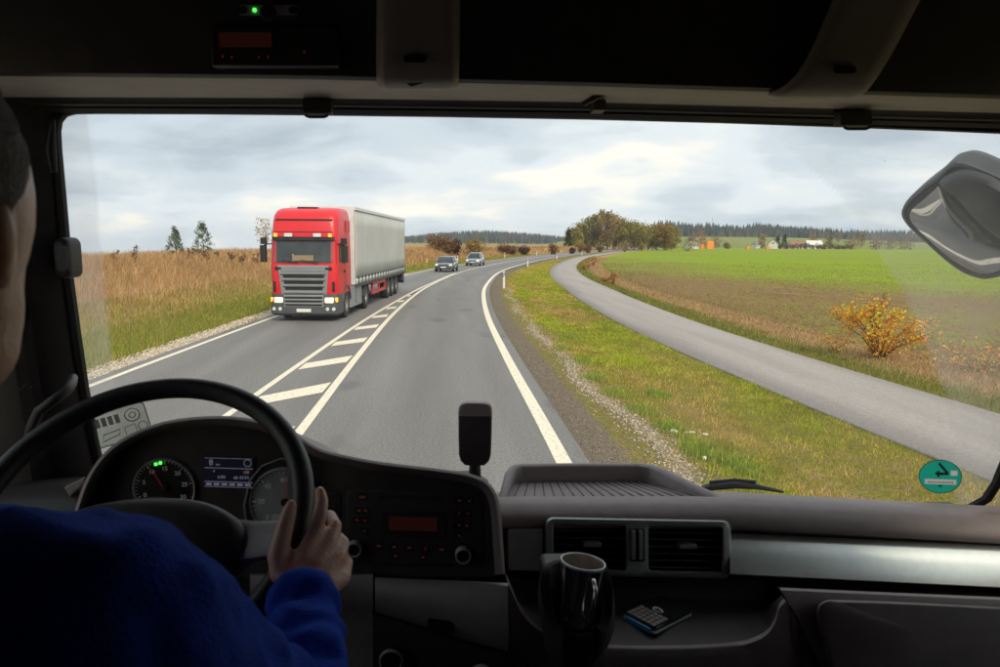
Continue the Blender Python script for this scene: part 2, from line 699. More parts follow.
def ground_material():
    m = bpy.data.materials.new("ground_turf_and_gravel")
    m.use_nodes = True
    N, L = m.node_tree.nodes, m.node_tree.links
    b = N["Principled BSDF"]
    b.inputs["Roughness"].default_value = 0.95
    b.inputs["Specular IOR Level"].default_value = 0.15
    geo = N.new("ShaderNodeNewGeometry")

    def noise(scale, detail=5, rough=0.55):
        n = N.new("ShaderNodeTexNoise")
        n.inputs["Scale"].default_value = scale
        n.inputs["Detail"].default_value = detail
        n.inputs["Roughness"].default_value = rough
        L.new(geo.outputs["Position"], n.inputs["Vector"])
        return n.outputs["Fac"]

    def ramp(fac, stops):
        r_ = N.new("ShaderNodeValToRGB")
        while len(r_.color_ramp.elements) < len(stops):
            r_.color_ramp.elements.new(0.5)
        for e, (p, c) in zip(r_.color_ramp.elements, stops):
            e.position = p
            e.color = (*c, 1)
        L.new(fac, r_.inputs[0])
        return r_.outputs[0]

    def mix(fac, a, c):
        x = N.new("ShaderNodeMix")
        x.data_type = 'RGBA'
        L.new(fac, x.inputs[0])
        L.new(a, x.inputs[6])
        L.new(c, x.inputs[7])
        return x.outputs[2]

    def mth(op, a, c):
        x = N.new("ShaderNodeMath")
        x.operation = op
        x.use_clamp = op != 'SUBTRACT'
        for i, v in enumerate((a, c)):
            if isinstance(v, (int, float)):
                x.inputs[i].default_value = v
            else:
                L.new(v, x.inputs[i])
        return x.outputs[0]

    def attr(nm):
        a = N.new("ShaderNodeAttribute")
        a.attribute_name = nm
        return a.outputs["Fac"]

    def mask(nm, n1, gain):
        """zone edge broken up by noise"""
        v = mth('ADD', mth('MULTIPLY', mth('SUBTRACT', n1, 0.5), gain), attr(nm))
        return ramp(v, [(0.36, (0, 0, 0)), (0.60, (1, 1, 1))])

    fine = noise(26, 6, 0.65)
    mid = noise(3.1, 5)
    big = noise(0.45, 4)
    grass = ramp(fine, [(0.30, (0.07, 0.065, 0.012)), (0.5, (0.17, 0.155, 0.022)), (0.70, (0.30, 0.24, 0.06))])
    grass2 = ramp(fine, [(0.30, (0.07, 0.055, 0.02)), (0.5, (0.20, 0.15, 0.055)), (0.72, (0.34, 0.26, 0.12))])
    turf = mix(ramp(mid, [(0.45, (0, 0, 0)), (0.68, (1, 1, 1))]), grass, grass2)
    dryc = ramp(fine, [(0.28, (0.13, 0.075, 0.03)), (0.5, (0.34, 0.22, 0.10)), (0.72, (0.52, 0.38, 0.20))])
    peb = N.new("ShaderNodeTexVoronoi")
    peb.inputs["Scale"].default_value = 24.0
    L.new(geo.outputs["Position"], peb.inputs["Vector"])
    stone = ramp(peb.outputs["Color"], [(0.0, (0.20, 0.17, 0.13)), (0.5, (0.42, 0.37, 0.29)), (1.0, (0.66, 0.60, 0.50))])
    soilc = ramp(noise(40, 6, 0.7), [(0.35, (0.06, 0.046, 0.032)), (0.52, (0.165, 0.132, 0.095)), (0.68, (0.32, 0.27, 0.20))])
    c = mix(mask("dry", big, 0.9), turf, dryc)
    c = mix(mask("soil", noise(2.2, 6, 0.65), 2.3), c, soilc)
    c = mix(mask("gravel", noise(5, 4), 0.7), c, stone)
    L.new(c, b.inputs["Base Color"])
    bn = N.new("ShaderNodeBump")
    bn.inputs["Strength"].default_value = 0.6
    bn.inputs["Distance"].default_value = 0.05
    L.new(fine, bn.inputs["Height"])
    L.new(bn.outputs[0], b.inputs["Normal"])
    return m


M['ground'] = ground_material()
ground = link_mesh("ground", gme, M['ground'], origin=(0, 0, 0), smooth=180)
tag(ground, "rough grass verge, gravel shoulder and meadow around the road", "ground", kind="structure")


# ------------------------------------------------------------------ road, cycle path, crop field
def ribbon(fa, fb, ys, z, n=2):
    ys = np.asarray(ys, float)
    cols = [fa(ys) + (fb(ys) - fa(ys)) * k / (n - 1) for k in range(n)]
    V = np.stack([np.stack([c, ys, np.full_like(ys, z) if not callable(z) else z(c, ys)], -1) for c in cols], 1)
    m_ = len(ys)
    ii = np.arange(m_ * n).reshape(m_, n)
    Q = np.stack([ii[:-1, :-1], ii[:-1, 1:], ii[1:, 1:], ii[1:, :-1]], -1).reshape(-1, 4)
    return np_mesh("ribbon", V.reshape(-1, 3), Q)


def asphalt(name, dark, light, track=0.0, patches=True):
    m = bpy.data.materials.new(name)
    m.use_nodes = True
    N, L = m.node_tree.nodes, m.node_tree.links
    b = N["Principled BSDF"]
    b.inputs["Roughness"].default_value = 0.75
    geo = N.new("ShaderNodeNewGeometry")

    def noise(scale, det=5, sx=1.0):
        mp = N.new("ShaderNodeMapping")
        mp.inputs["Scale"].default_value = (scale, scale * sx, scale)
        L.new(geo.outputs["Position"], mp.inputs[0])
        n = N.new("ShaderNodeTexNoise")
        n.inputs["Scale"].default_value = 1.0
        n.inputs["Detail"].default_value = det
        L.new(mp.outputs[0], n.inputs["Vector"])
        return n.outputs["Fac"]

    def ramp(fac, stops):
        r_ = N.new("ShaderNodeValToRGB")
        while len(r_.color_ramp.elements) < len(stops):
            r_.color_ramp.elements.new(0.5)
        for e, (p, c) in zip(r_.color_ramp.elements, stops):
            e.position = p
            e.color = (*c, 1)
        L.new(fac, r_.inputs[0])
        return r_.outputs[0]

    gr = N.new("ShaderNodeMath")
    gr.operation = 'ADD'
    g1 = N.new("ShaderNodeMath")
    g1.operation = 'MULTIPLY'
    g1.inputs[1].default_value = 0.5
    g2 = N.new("ShaderNodeMath")
    g2.operation = 'MULTIPLY'
    g2.inputs[1].default_value = 0.5
    L.new(noise(85, 3), g1.inputs[0])
    L.new(noise(24, 4), g2.inputs[0])
    L.new(g1.outputs[0], gr.inputs[0])
    L.new(g2.outputs[0], gr.inputs[1])
    base = ramp(gr.outputs[0], [(0.36, dark), (0.64, light)])
    mul = N.new("ShaderNodeMix")
    mul.data_type = 'RGBA'
    mul.blend_type = 'MULTIPLY'
    mul.inputs[0].default_value = 1.0
    L.new(base, mul.inputs[6])
    streak = ramp(noise(1.6, 5, 0.07), [(0.35, (0.90, 0.90, 0.90)), (0.65, (1.08, 1.075, 1.07))])
    L.new(streak, mul.inputs[7])
    col = mul.outputs[2]
    if patches:
        m2 = N.new("ShaderNodeMix")
        m2.data_type = 'RGBA'
        m2.blend_type = 'MULTIPLY'
        m2.inputs[0].default_value = 1.0
        L.new(col, m2.inputs[6])
        L.new(ramp(noise(0.8, 6, 0.35), [(0.60, (1, 1, 1)), (0.68, (0.72, 0.72, 0.73))]), m2.inputs[7])
        col = m2.outputs[2]
    ta_ = N.new("ShaderNodeAttribute")
    ta_.attribute_name = "track"
    tm = N.new("ShaderNodeMath")
    tm.operation = 'MULTIPLY_ADD'
    tm.inputs[1].default_value = 0.10
    tm.inputs[2].default_value = 1.0
    L.new(ta_.outputs["Fac"], tm.inputs[0])
    vm = N.new("ShaderNodeVectorMath")
    vm.operation = 'SCALE'
    L.new(col, vm.inputs[0])
    L.new(tm.outputs[0], vm.inputs[3])
    L.new(vm.outputs[0], b.inputs["Base Color"])
    bn = N.new("ShaderNodeBump")
    bn.inputs["Strength"].default_value = 0.35
    bn.inputs["Distance"].default_value = 0.01
    L.new(noise(160, 3), bn.inputs["Height"])
    L.new(bn.outputs[0], b.inputs["Normal"])
    return m


ys_road = np.concatenate([np.arange(-60, 130, 1.0), np.arange(130, 400, 4.0), np.arange(400, 760, 20.0)])
M['asphalt'] = asphalt("road_asphalt", (0.098, 0.095, 0.091), (0.232, 0.224, 0.214))
M['path'] = asphalt("path_asphalt", (0.235, 0.212, 0.195), (0.385, 0.352, 0.325), patches=False)
M['paint'] = mat('road_paint', (0.78, 0.71, 0.56), (0.36, 0.33, 0.28), 16, 0.65, world=True, lo=0.50, hi=0.78, detail=8)
road = link_mesh("road", ribbon(lambda y: gx(y) + left_edge(y) - 0.32, lambda y: gx(y) + 0.32, ys_road, 0.0, 70), M['asphalt'], origin=(0, 0, 0), smooth=180)
rv = np.empty(len(road.data.vertices) * 3, np.float32)
road.data.vertices.foreach_get("co", rv)
rv = rv.reshape(-1, 3)
sl_ = rv[:, 0] - gx(rv[:, 1])
trk = np.zeros(len(rv))
for cl_ in (-1.78, -5.75):
    for k_ in (-0.98, 0.98):
        trk += np.exp(-((sl_ - cl_ - k_) / 0.28) ** 2)          # paler, polished wheel tracks
    trk -= 0.8 * np.exp(-((sl_ - cl_) / 0.30) ** 2)             # oil drip line
ta = road.data.attributes.new("track", 'FLOAT', 'POINT')
ta.data.foreach_set("value", trk.astype(np.float32))
tag(road, "two-lane grey asphalt road curving gently to the right", "road", kind="structure")
path_o = link_mesh("cycle_path", ribbon(lambda y: pathx(y) - PATH_HW, lambda y: pathx(y) + PATH_HW, ys_road, -0.27, 4), M['path'], origin=(0, 0, 0), smooth=180)
m_ = path_o.modifiers.new("slab", 'SOLIDIFY')
m_.thickness = 0.08
m_.offset = -1
tag(path_o, "pale asphalt cycle path running beside the road and the field", "path", kind="structure")


def line(name, off, y0, y1, w):
    ys = ys_road[(ys_road >= y0) & (ys_road <= y1)]
    f_ = off if callable(off) else (lambda y: np.full_like(y, off))
    o = link_mesh(name, ribbon(lambda y: gx(y) + f_(y) - w / 2, lambda y: gx(y) + f_(y) + w / 2, ys, 0.005), M['paint'], parent=road, smooth=180)
    return o


ORG[road] = Vector((0, 0, 0))
line("edge_line", 0.0, -40, 500, 0.20)
line("edge_line", lambda y: left_edge(y), -40, 500, 0.14)
line("lane_line", -3.55, -40, 500, 0.15)
line("lane_line", lambda y: hatch_off(y), -40, 62, 0.13)
yb = 1.25
while yb < 40:
    # each hatch bar slants across the painted island, leading edge further on the right
    la, rb = -3.62 - 0.08, hatch_off(yb) + 0.13
    w = float(la - rb)
    if w > 0.12:
        xl = float(gx(yb) + hatch_off(yb)) + 0.13
        xr = float(gx(yb)) - 3.70
        sl = 1.05 * w
        MB().add([(xl, yb, 0.006), (xl, yb + 0.78, 0.006), (xr, yb + sl + 0.92, 0.006), (xr, yb + sl, 0.006)], [(3, 2, 1, 0)]).build("hatch_bar", M['paint'], road)
    yb += 3.35

# crop field
fy = np.concatenate([np.arange(-40, 10, 2.0), np.arange(10, 70, 0.5), np.arange(70, 200, 4.0), np.arange(200, 620, 15.0)])
fs = np.concatenate([np.arange(0, 12, 0.4), np.arange(12, 60, 3.0), np.geomspace(60, 1500, 24)])
FS, FY = np.meshgrid(fs, fy)
FX = fieldx(FY) + FS + 0.12 * np.sin(FY * 1.7) * (FS < 1) + 0.2 * np.sin(FY * 0.41) * (FS < 1)
FZ = -0.33 + 0.09 * smooth(0, 0.7, FS) + 0.035 * wob(FX * 0.7, FY * 0.7) * smooth(0, 2, FS)
ii = np.arange(FS.size).reshape(FS.shape)
Q = np.stack([ii[:-1, :-1], ii[:-1, 1:], ii[1:, 1:], ii[1:, :-1]], -1).reshape(-1, 4)
fme = np_mesh("crop_field", np.stack([FX, FY, FZ], -1).reshape(-1, 3), Q)
dens = smooth(14, 62, FS + 0.45 * (FY - 16)) * 0.58 + 0.29
at_ = fme.attributes.new("crop", 'FLOAT', 'POINT')
at_.data.foreach_set("value", dens.astype(np.float32).ravel())


def field_material():
    m = bpy.data.materials.new("young_crop_on_soil")
    m.use_nodes = True
    N, L = m.node_tree.nodes, m.node_tree.links
    b = N["Principled BSDF"]
    b.inputs["Roughness"].default_value = 0.95
    b.inputs["Specular IOR Level"].default_value = 0.1
    geo = N.new("ShaderNodeNewGeometry")

    def noise(sx, sy, det=5):
        mp = N.new("ShaderNodeMapping")
        mp.inputs["Rotation"].default_value = (0, 0, R(-14))
        mp.inputs["Scale"].default_value = (sx, sy, 1)
        L.new(geo.outputs["Position"], mp.inputs[0])
        n = N.new("ShaderNodeTexNoise")
        n.inputs["Scale"].default_value = 1.0
        n.inputs["Detail"].default_value = det
        L.new(mp.outputs[0], n.inputs["Vector"])
        return n.outputs["Fac"]

    def ramp(fac, stops):
        r_ = N.new("ShaderNodeValToRGB")
        while len(r_.color_ramp.elements) < len(stops):
            r_.color_ramp.elements.new(0.5)
        for e, (p, c) in zip(r_.color_ramp.elements, stops):
            e.position = p
            e.color = (*c, 1)
        L.new(fac, r_.inputs[0])
        return r_.outputs[0]

    def mth(op, a, c, cl=True):
        x = N.new("ShaderNodeMath")
        x.operation = op
        x.use_clamp = cl
        for i, v in enumerate((a, c)):
            if isinstance(v, (int, float)):
                x.inputs[i].default_value = v
            else:
                L.new(v, x.inputs[i])
        return x.outputs[0]

    a = N.new("ShaderNodeAttribute")
    a.attribute_name = "crop"
    v = mth('ADD', a.outputs["Fac"], mth('MULTIPLY', mth('SUBTRACT', noise(0.05, 0.03), 0.5, False), 1.5, False))
    v = mth('ADD', v, mth('MULTIPLY', mth('SUBTRACT', noise(3.4, 0.9), 0.5, False), 1.7, False))
    green = ramp(noise(3, 1.2), [(0.3, (0.15, 0.225, 0.010)), (0.7, (0.26, 0.345, 0.018))])
    soil = ramp(noise(9, 5, 7), [(0.3, (0.10, 0.063, 0.030)), (0.6, (0.25, 0.155, 0.07)), (0.75, (0.37, 0.26, 0.14))])
    x = N.new("ShaderNodeMix")
    x.data_type = 'RGBA'
    L.new(ramp(v, [(0.18, (0, 0, 0)), (0.85, (1, 1, 1))]), x.inputs[0])
    L.new(soil, x.inputs[6])
    L.new(green, x.inputs[7])
    L.new(x.outputs[2], b.inputs["Base Color"])
    bn = N.new("ShaderNodeBump")
    bn.inputs["Strength"].default_value = 0.8
    bn.inputs["Distance"].default_value = 0.08
    L.new(noise(7, 4, 6), bn.inputs["Height"])
    L.new(bn.outputs[0], b.inputs["Normal"])
    return m


M['field'] = field_material()
field = link_mesh("crop_field", fme, M['field'], origin=(0, 0, 0), smooth=180)
M['tyre_soil'] = mat('tyre_track_soil', (0.44, 0.32, 0.19), (0.28, 0.20, 0.11), 1.6, 0.95, world=True, detail=6)
for k_ in range(2):
    tp_ = []
    for px, py in ((772, 288), (800, 289.5), (826, 292), (850, 296), (885, 299), (920, 302), (960, 306), (1005, 311)):
        d_ = sight(px, py + k_ * 5.5, 10) - EYE
        q_ = EYE + d_ * ((-0.235 - EYE.z) / d_.z)
        tp_.append((q_.x, q_.y))
    tp_ = dense(tp_, 8)
    vs_, fs_ = [], []
    for i_, (a_, b_) in enumerate(tp_):
        wv_ = 0.16 * (0.55 + 0.6 * float(vnoise(np.array(a_), np.array(b_), 1.3, 8 + k_)))
        zz_ = -0.195
        vs_ += [(a_, b_ - wv_, zz_), (a_, b_ + wv_, zz_)]
        if i_:
            fs_.append((2 * i_ - 2, 2 * i_, 2 * i_ + 1, 2 * i_ - 1))
    MB().add(vs_, fs_).build("tyre_track", M['tyre_soil'], field)
tag(field, "field of young green crop with bare brown soil patches", "field", kind="structure")

# ------------------------------------------------------------------ grass
rng = np.random.default_rng(7)


def scatter_blades(name, P, H, Wd, col, mat_, lean=0.35, label=None, cat="grass", along=None):
    """P (n,2) foot points; each blade bends over a little and tapers to a tip"""
    n = len(P)
    z = ground_z(P[:, 0], P[:, 1]) if along is None else along
    a = rng.uniform(0, 2 * np.pi, n)
    bx, by = np.cos(a) * Wd / 2, np.sin(a) * Wd / 2
    la = rng.uniform(0, 2 * np.pi, n)
    ll = np.abs(rng.normal(0, lean, n)) * H + 0.1 * H
    dx, dy = np.cos(la) * ll + 0.10 * H, np.sin(la) * ll
    V = np.empty((n, 5, 3), np.float32)
    V[:, 0] = np.stack([P[:, 0] - bx, P[:, 1] - by, z - 0.01], -1)
    V[:, 1] = np.stack([P[:, 0] + bx, P[:, 1] + by, z - 0.01], -1)
    mx, my, mz = P[:, 0] + dx * 0.35, P[:, 1] + dy * 0.35, z + H * 0.6
    V[:, 2] = np.stack([mx - bx * 0.8, my - by * 0.8, mz], -1)
    V[:, 3] = np.stack([mx + bx * 0.8, my + by * 0.8, mz], -1)
    V[:, 4] = np.stack([P[:, 0] + dx, P[:, 1] + dy, z + H], -1)
    base = (np.arange(n) * 5)[:, None]
    F = np.concatenate([base + np.array([0, 1, 2]), base + np.array([1, 3, 2]), base + np.array([2, 3, 4])])
    me = np_mesh(name, V.reshape(-1, 3), F, np.repeat(col, 5, axis=0))
    o = link_mesh(name, me, mat_, origin=(0, 0, 0), smooth=180)
    return tag(o, label, cat, kind="stuff")


def palette(n, cols, jitter=0.18, w=None):
    c = np.array(cols, np.float32)
    k = rng.choice(len(c), n, p=w)
    return np.clip(c[k] * (1 + rng.normal(0, jitter, (n, 1))), 0.005, 0.9)


M['blade'] = tint_mat("grass_blades", 0.7, 0.30)
M['straw'] = tint_mat("dry_grass_blades", 0.75, 0.25)


def strip_points(n, y0, y1, off_a, off_b, power=1.0):
    """random foot points between two offsets from the road, denser towards the camera"""
    t = rng.uniform(0, 1, n)
    y = y0 * (y1 / y0) ** (t ** power)
    a, b_ = off_a(y), off_b(y)
    x = gx(y) + a + (b_ - a) * rng.uniform(0, 1, n)
    return np.stack([x, y], -1)


# tall golden grass on the left bank
n = 210000
P = strip_points(n, 9, 170, lambda y: left_edge(y) - 36, lambda y: left_edge(y) - 3.4, 0.85)
dd = left_edge(P[:, 1]) + gx(P[:, 1]) - P[:, 0]
keep = rng.uniform(0, 1, n) < np.clip((dd - 3.3) / 2.4 + 0.35 * wob(P[:, 0], P[:, 1]), 0.06, 1)
P, dd = P[keep], dd[keep]
clump = wob(P[:, 0] * 0.8, P[:, 1] * 0.8)
H = (0.26 + 0.66 * smooth(4.5, 9, dd)) * (0.75 + 0.35 * clump) * rng.uniform(0.6, 1.25, len(P))
far = np.clip(P[:, 1] / 30, 0.8, 4)
tall = palette(len(P), [(0.44, 0.265, 0.115), (0.54, 0.355, 0.17), (0.34, 0.18, 0.08), (0.62, 0.45, 0.25), (0.29, 0.215, 0.07)], w=[.32, .28, .2, .12, .08])
tall *= (1 + 0.30 * clump + 0.22 * wob(P[:, 0] * 0.25, P[:, 1] * 0.22))[:, None]
scatter_blades("tall_dry_grass", P, H, 0.014 * far, tall, M['straw'], 0.55, "tall golden dry grass covering the bank left of the road", "grass")
# coarser dry grass further off along the bend
n = 45000
P = strip_points(n, 60, 330, lambda y: left_edge(y) - 95, lambda y: left_edge(y) - 4.5, 0.8)
cl2 = wob(P[:, 0] * 0.3, P[:, 1] * 0.3)
scatter_blades("far_dry_grass", P, (0.55 + 0.35 * cl2) * rng.uniform(0.6, 1.4, n), 0.05 * np.clip(P[:, 1] / 60, 1, 5),
               palette(n, [(0.46, 0.27, 0.12), (0.56, 0.37, 0.18), (0.36, 0.19, 0.08), (0.30, 0.22, 0.08)]) * (1 + 0.3 * cl2)[:, None], M['straw'], 0.4,
               "dry tan grass on the far bank along the bend", "grass")
# low green grass at the foot of the bank
n = 80000
P = strip_points(n, 9, 170, lambda y: left_edge(y) - 7.0, lambda y: left_edge(y) - 0.95, 0.9)
H = rng.uniform(0.05, 0.20, n)
far = np.clip(P[:, 1] / 25, 0.8, 5)
g_c = palette(n, [(0.18, 0.24, 0.022), (0.28, 0.31, 0.04), (0.36, 0.32, 0.07), (0.44, 0.33, 0.12)], w=[.38, .32, .18, .12])
scatter_blades("low_verge_grass", P, H, 0.016 * far, g_c, M['blade'], 0.5, "low green grass between the bank and the left road edge", "grass")
# right verge
n = 185000
P = strip_points(n, 6.0, 120, lambda y: np.full_like(y, 1.15), lambda y: pathx(y) - PATH_HW - gx(y) - 0.02, 0.85)
sv = P[:, 0] - gx(P[:, 1])
patch_ = wob(P[:, 0] * 1.5, P[:, 1] * 0.9)
keep = rng.uniform(0, 1, n) < np.clip((sv - 1.35) / 0.6 + 0.9 * np.clip(wob(P[:, 0] * 2.1 + 3, P[:, 1] * 0.6), 0, 1), 0.12, 1) * np.clip(0.75 + 0.8 * patch_, 0.25, 1)
P, sv, patch_ = P[keep], sv[keep], patch_[keep]
n = len(P)
far = np.clip(P[:, 1] / 16, 0.7, 5)
H = rng.uniform(0.02, 0.062, n) * (1 + 0.6 * np.clip(patch_, 0, 1))
greens = palette(n, [(0.19, 0.28, 0.016), (0.30, 0.34, 0.024), (0.42, 0.36, 0.045)], w=[.4, .36, .24])
straws = palette(n, [(0.46, 0.30, 0.09), (0.54, 0.39, 0.15), (0.34, 0.20, 0.055)])
mott = vnoise(P[:, 0], P[:, 1], 0.42, 3) * 0.5 + vnoise(P[:, 0], P[:, 1], 0.17, 4) * 0.5
mott2 = vnoise(P[:, 0], P[:, 1] * 0.6, 1.1, 5)
dryness = -0.25 + 1.5 * (mott2 - 0.2) * (mott + 0.1) + 0.40 * np.exp(-((sv - 3.1 - 0.45 * np.sin(P[:, 1] * 0.33)) / 0.7) ** 2) - 0.9 * wob(P[:, 0] * 0.9 + 5, P[:, 1] * 0.55) + 0.5 * (sv < 1.9)
is_dry = (rng.uniform(0, 1, n) < dryness)[:, None]
tone_ = 0.58 + 1.15 * mott + 0.25 * wob(P[:, 0] * 0.5, P[:, 1] * 0.35 + 4)
greens, straws = greens * np.clip(tone_, 0.4, 1.5)[:, None], straws * np.clip(tone_, 0.45, 1.3)[:, None]
H = H * np.clip(tone_, 0.6, 1.6)
scatter_blades("verge_grass", P, H, 0.0095 * far, np.where(is_dry, straws, greens), M['blade'], 0.7, "short green and straw coloured grass between road and cycle path", "grass")
# lush tufts in the ditch
tc_ = np.array([(3.45, 9.3), (3.3, 10.3), (3.2, 11.4), (3.05, 12.8), (3.9, 12.9), (2.95, 14.4), (3.1, 16.5), (3.3, 9.0), (2.9, 18.5), (3.7, 8.5), (3.6, 21)])
P = np.concatenate([c + rng.normal(0, (0.13, 0.24), (420, 2)) for c in tc_])
n = len(P)
scatter_blades("ditch_grass", P, rng.uniform(0.05, 0.15, n), np.full(n, 0.010), palette(n, [(0.18, 0.29, 0.03), (0.28, 0.38, 0.06), (0.38, 0.38, 0.09)]),
               M['blade'], 0.5, "lush bright green grass tufts in the shallow ditch right of the road", "grass")
# strip between path and field: green beside the path, straw beside the field
n = 50000
P = strip_points(n, 11, 150, lambda y: pathx(y) + PATH_HW - gx(y) + 0.03, lambda y: fieldx(y) - gx(y) + 0.3, 0.9)
u_ = (P[:, 0] - pathx(P[:, 1]) - PATH_HW) / np.maximum(fieldx(P[:, 1]) - pathx(P[:, 1]) - PATH_HW, 0.5)
n = len(P)
cold = np.where((rng.uniform(0, 1, n) < smooth(0.30, 0.55, u_) * 0.9 + 0.06)[:, None], palette(n, [(0.42, 0.28, 0.13), (0.34, 0.21, 0.09), (0.52, 0.38, 0.20)]),
                palette(n, [(0.12, 0.17, 0.02), (0.19, 0.22, 0.035), (0.25, 0.23, 0.06)]))
far = np.clip(P[:, 1] / 20, 0.8, 5)
scatter_blades("field_margin_grass", P, rng.uniform(0.05, 0.16, n), 0.014 * far, cold, M['straw'], 0.8, "grass and straw margin between cycle path and field", "grass")
# young crop
n = 60000
t = rng.uniform(0, 1, n)
y = 14 * (110 / 14) ** t
x = fieldx(y) + 0.4 + rng.uniform(0, 1, n) ** 1.3 * (14 + y * 0.55)
P = np.stack([x, y], -1)
keep = rng.uniform(0, 1, n) < np.clip(0.45 + 0.8 * wob(x * 0.35, y * 0.22), 0.12, 1)
P = P[keep]
n = len(P)
far = np.clip(P[:, 1] / 22, 0.8, 5)
scatter_blades("young_crop", P, rng.uniform(0.04, 0.11, n), 0.016 * far, palette(n, [(0.15, 0.18, 0.02), (0.22, 0.24, 0.035), (0.29, 0.23, 0.07), (0.24, 0.15, 0.06)], w=[.27, .25, .22, .26]),
               M['blade'], 0.7, "sprouting crop plants on the field", "crop", along=np.full(n, -0.25))


# loose stones on the gravel strip (too many to count) and along the left shoulder
def pebbles(name, P, size, cols, label):
    n = len(P)
    z = ground_z(P[:, 0], P[:, 1])
    base = np.array([(1, 0, 0), (0, 1, 0), (-1, 0, 0), (0, -1, 0), (0, 0, 1), (0, 0, -1)], np.float32)
    fo_ = np.array([(0, 1, 4), (1, 2, 4), (2, 3, 4), (3, 0, 4), (1, 0, 5), (2, 1, 5), (3, 2, 5), (0, 3, 5)])
    V = base[None] * size[:, None, None] * rng.uniform(0.6, 1.25, (n, 6, 1)) * np.array([1, 1, 0.65])
    ang = rng.uniform(0, 6.28, n)
    c_, s_ = np.cos(ang)[:, None], np.sin(ang)[:, None]
    V = np.stack([V[..., 0] * c_ - V[..., 1] * s_, V[..., 0] * s_ + V[..., 1] * c_, V[..., 2]], -1)
    V += np.stack([P[:, 0], P[:, 1], z + size * 0.2], -1)[:, None]
    F = (np.arange(n) * 6)[:, None, None] + fo_[None]
    o = link_mesh(name, np_mesh(name, V.reshape(-1, 3), F.reshape(-1, 3), np.repeat(cols, 6, axis=0)), M['stone'], origin=(0, 0, 0), smooth=0)
    return tag(o, label, "gravel", kind="stuff")


M['stone'] = tint_mat("loose_stones", 0.9, 0.0)
n = 26000
P = strip_points(n, 6.5, 45, lambda y: np.full_like(y, 0.4), lambda y: np.full_like(y, 2.0))
core = rng.uniform(0, 1, n) < 0.42
P[core, 0] = gx(P[core, 1]) + 1.5 + 0.12 * np.sin(P[core, 1] * 0.8) + rng.normal(0, 0.14, core.sum())
sz = rng.uniform(0.006, 0.016, n)
sz[core] = rng.uniform(0.008, 0.027, core.sum())
pc = palette(n, [(0.42, 0.36, 0.27), (0.30, 0.25, 0.19), (0.54, 0.48, 0.39), (0.22, 0.17, 0.125)], 0.15)
pc[~core] *= 0.55
pebbles("gravel_strip", P, sz, pc, "pale loose gravel strip along the right road shoulder")
n = 6000
P = strip_points(n, 10, 60, lambda y: left_edge(y) - 1.05, lambda y: left_edge(y) - 0.38)
pebbles("shoulder_gravel", P, rng.uniform(0.01, 0.035, n) * np.clip(P[:, 1] / 20, 1, 2), palette(n, [(0.58, 0.50, 0.38), (0.68, 0.60, 0.48), (0.44, 0.36, 0.26)], 0.12), "sandy gravel shoulder along the left edge line")

# ------------------------------------------------------------------ far hills and woods
def hill_z(x, y):
    w = smooth(140, 340, x) * (1 - 0.45 * smooth(430, 760, x))
    return (15.0 * smooth(600, 1000, y) + 12 * smooth(990, 1200, y)) * w - 0.9


hx, hy = np.meshgrid(np.linspace(60, 1900, 90), np.linspace(585, 1400, 50))
hzv = hill_z(hx, hy)
ii = np.arange(hx.size).reshape(hx.shape)
Q = np.stack([ii[:-1, :-1], ii[:-1, 1:], ii[1:, 1:], ii[1:, :-1]], -1).reshape(-1, 4)
M['pasture'] = mat('hill_pasture', (0.15, 0.20, 0.045), (0.22, 0.235, 0.075), 0.012, 0.95, world=True, spec=0.1)
tag(link_mesh("hill", np_mesh("hill", np.stack([hx, hy, hzv], -1).reshape(-1, 3), Q), M['pasture'], origin=(0, 0, 0), smooth=180),
    "low green pasture hill rising beyond the field", "hill", kind="structure")

M['leaf'] = tint_mat("foliage", 0.75, 0.25)
M['far_leaf'] = tint_mat("far_foliage", 0.9, 0.0)
M['bark'] = mat('bark', (0.075, 0.060, 0.046), (0.14, 0.115, 0.09), 6, 0.9, bump=0.5, bscale=25)


def conifer_mass(name, X, Y, Z, Hh, cols, label):
    """far-off wood: ragged spire for every tree, all in one mass"""
    n = len(X)
    k = 6
    ang = 2 * np.pi * np.arange(k) / k
    tiers = [(0.02, 1.0, 0.55), (0.30, 0.78, 0.82), (0.55, 0.5, 1.0)]
    Vs, Fs, Cs, off = [], [], [], 0
    for b0, wd, t0 in tiers:
        rad = (Hh * 0.17 * wd)[:, None] * rng.uniform(0.7, 1.3, (n, k))
        ring = np.stack([X[:, None] + rad * np.cos(ang), Y[:, None] + rad * np.sin(ang), (Z + Hh * b0)[:, None] + rng.uniform(-0.4, 0.4, (n, k))], -1)
        tip = np.stack([X, Y, Z + Hh * t0], -1)[:, None]
        V = np.concatenate([ring, tip], 1)
        base = off + (np.arange(n) * (k + 1))[:, None, None]
        F = base + np.array([(j, (j + 1) % k, k) for j in range(k)])[None]
        Vs.append(V.reshape(-1, 3))
        Fs.append(F.reshape(-1, 3))
        Cs.append(np.repeat(cols, k + 1, axis=0))
        off += n * (k + 1)
    o = link_mesh(name, np_mesh(name, np.concatenate(Vs), np.concatenate(Fs), np.concatenate(Cs)), M['far_leaf'], origin=(0, 0, 0), smooth=0)
    return tag(o, label, "forest", kind="stuff")


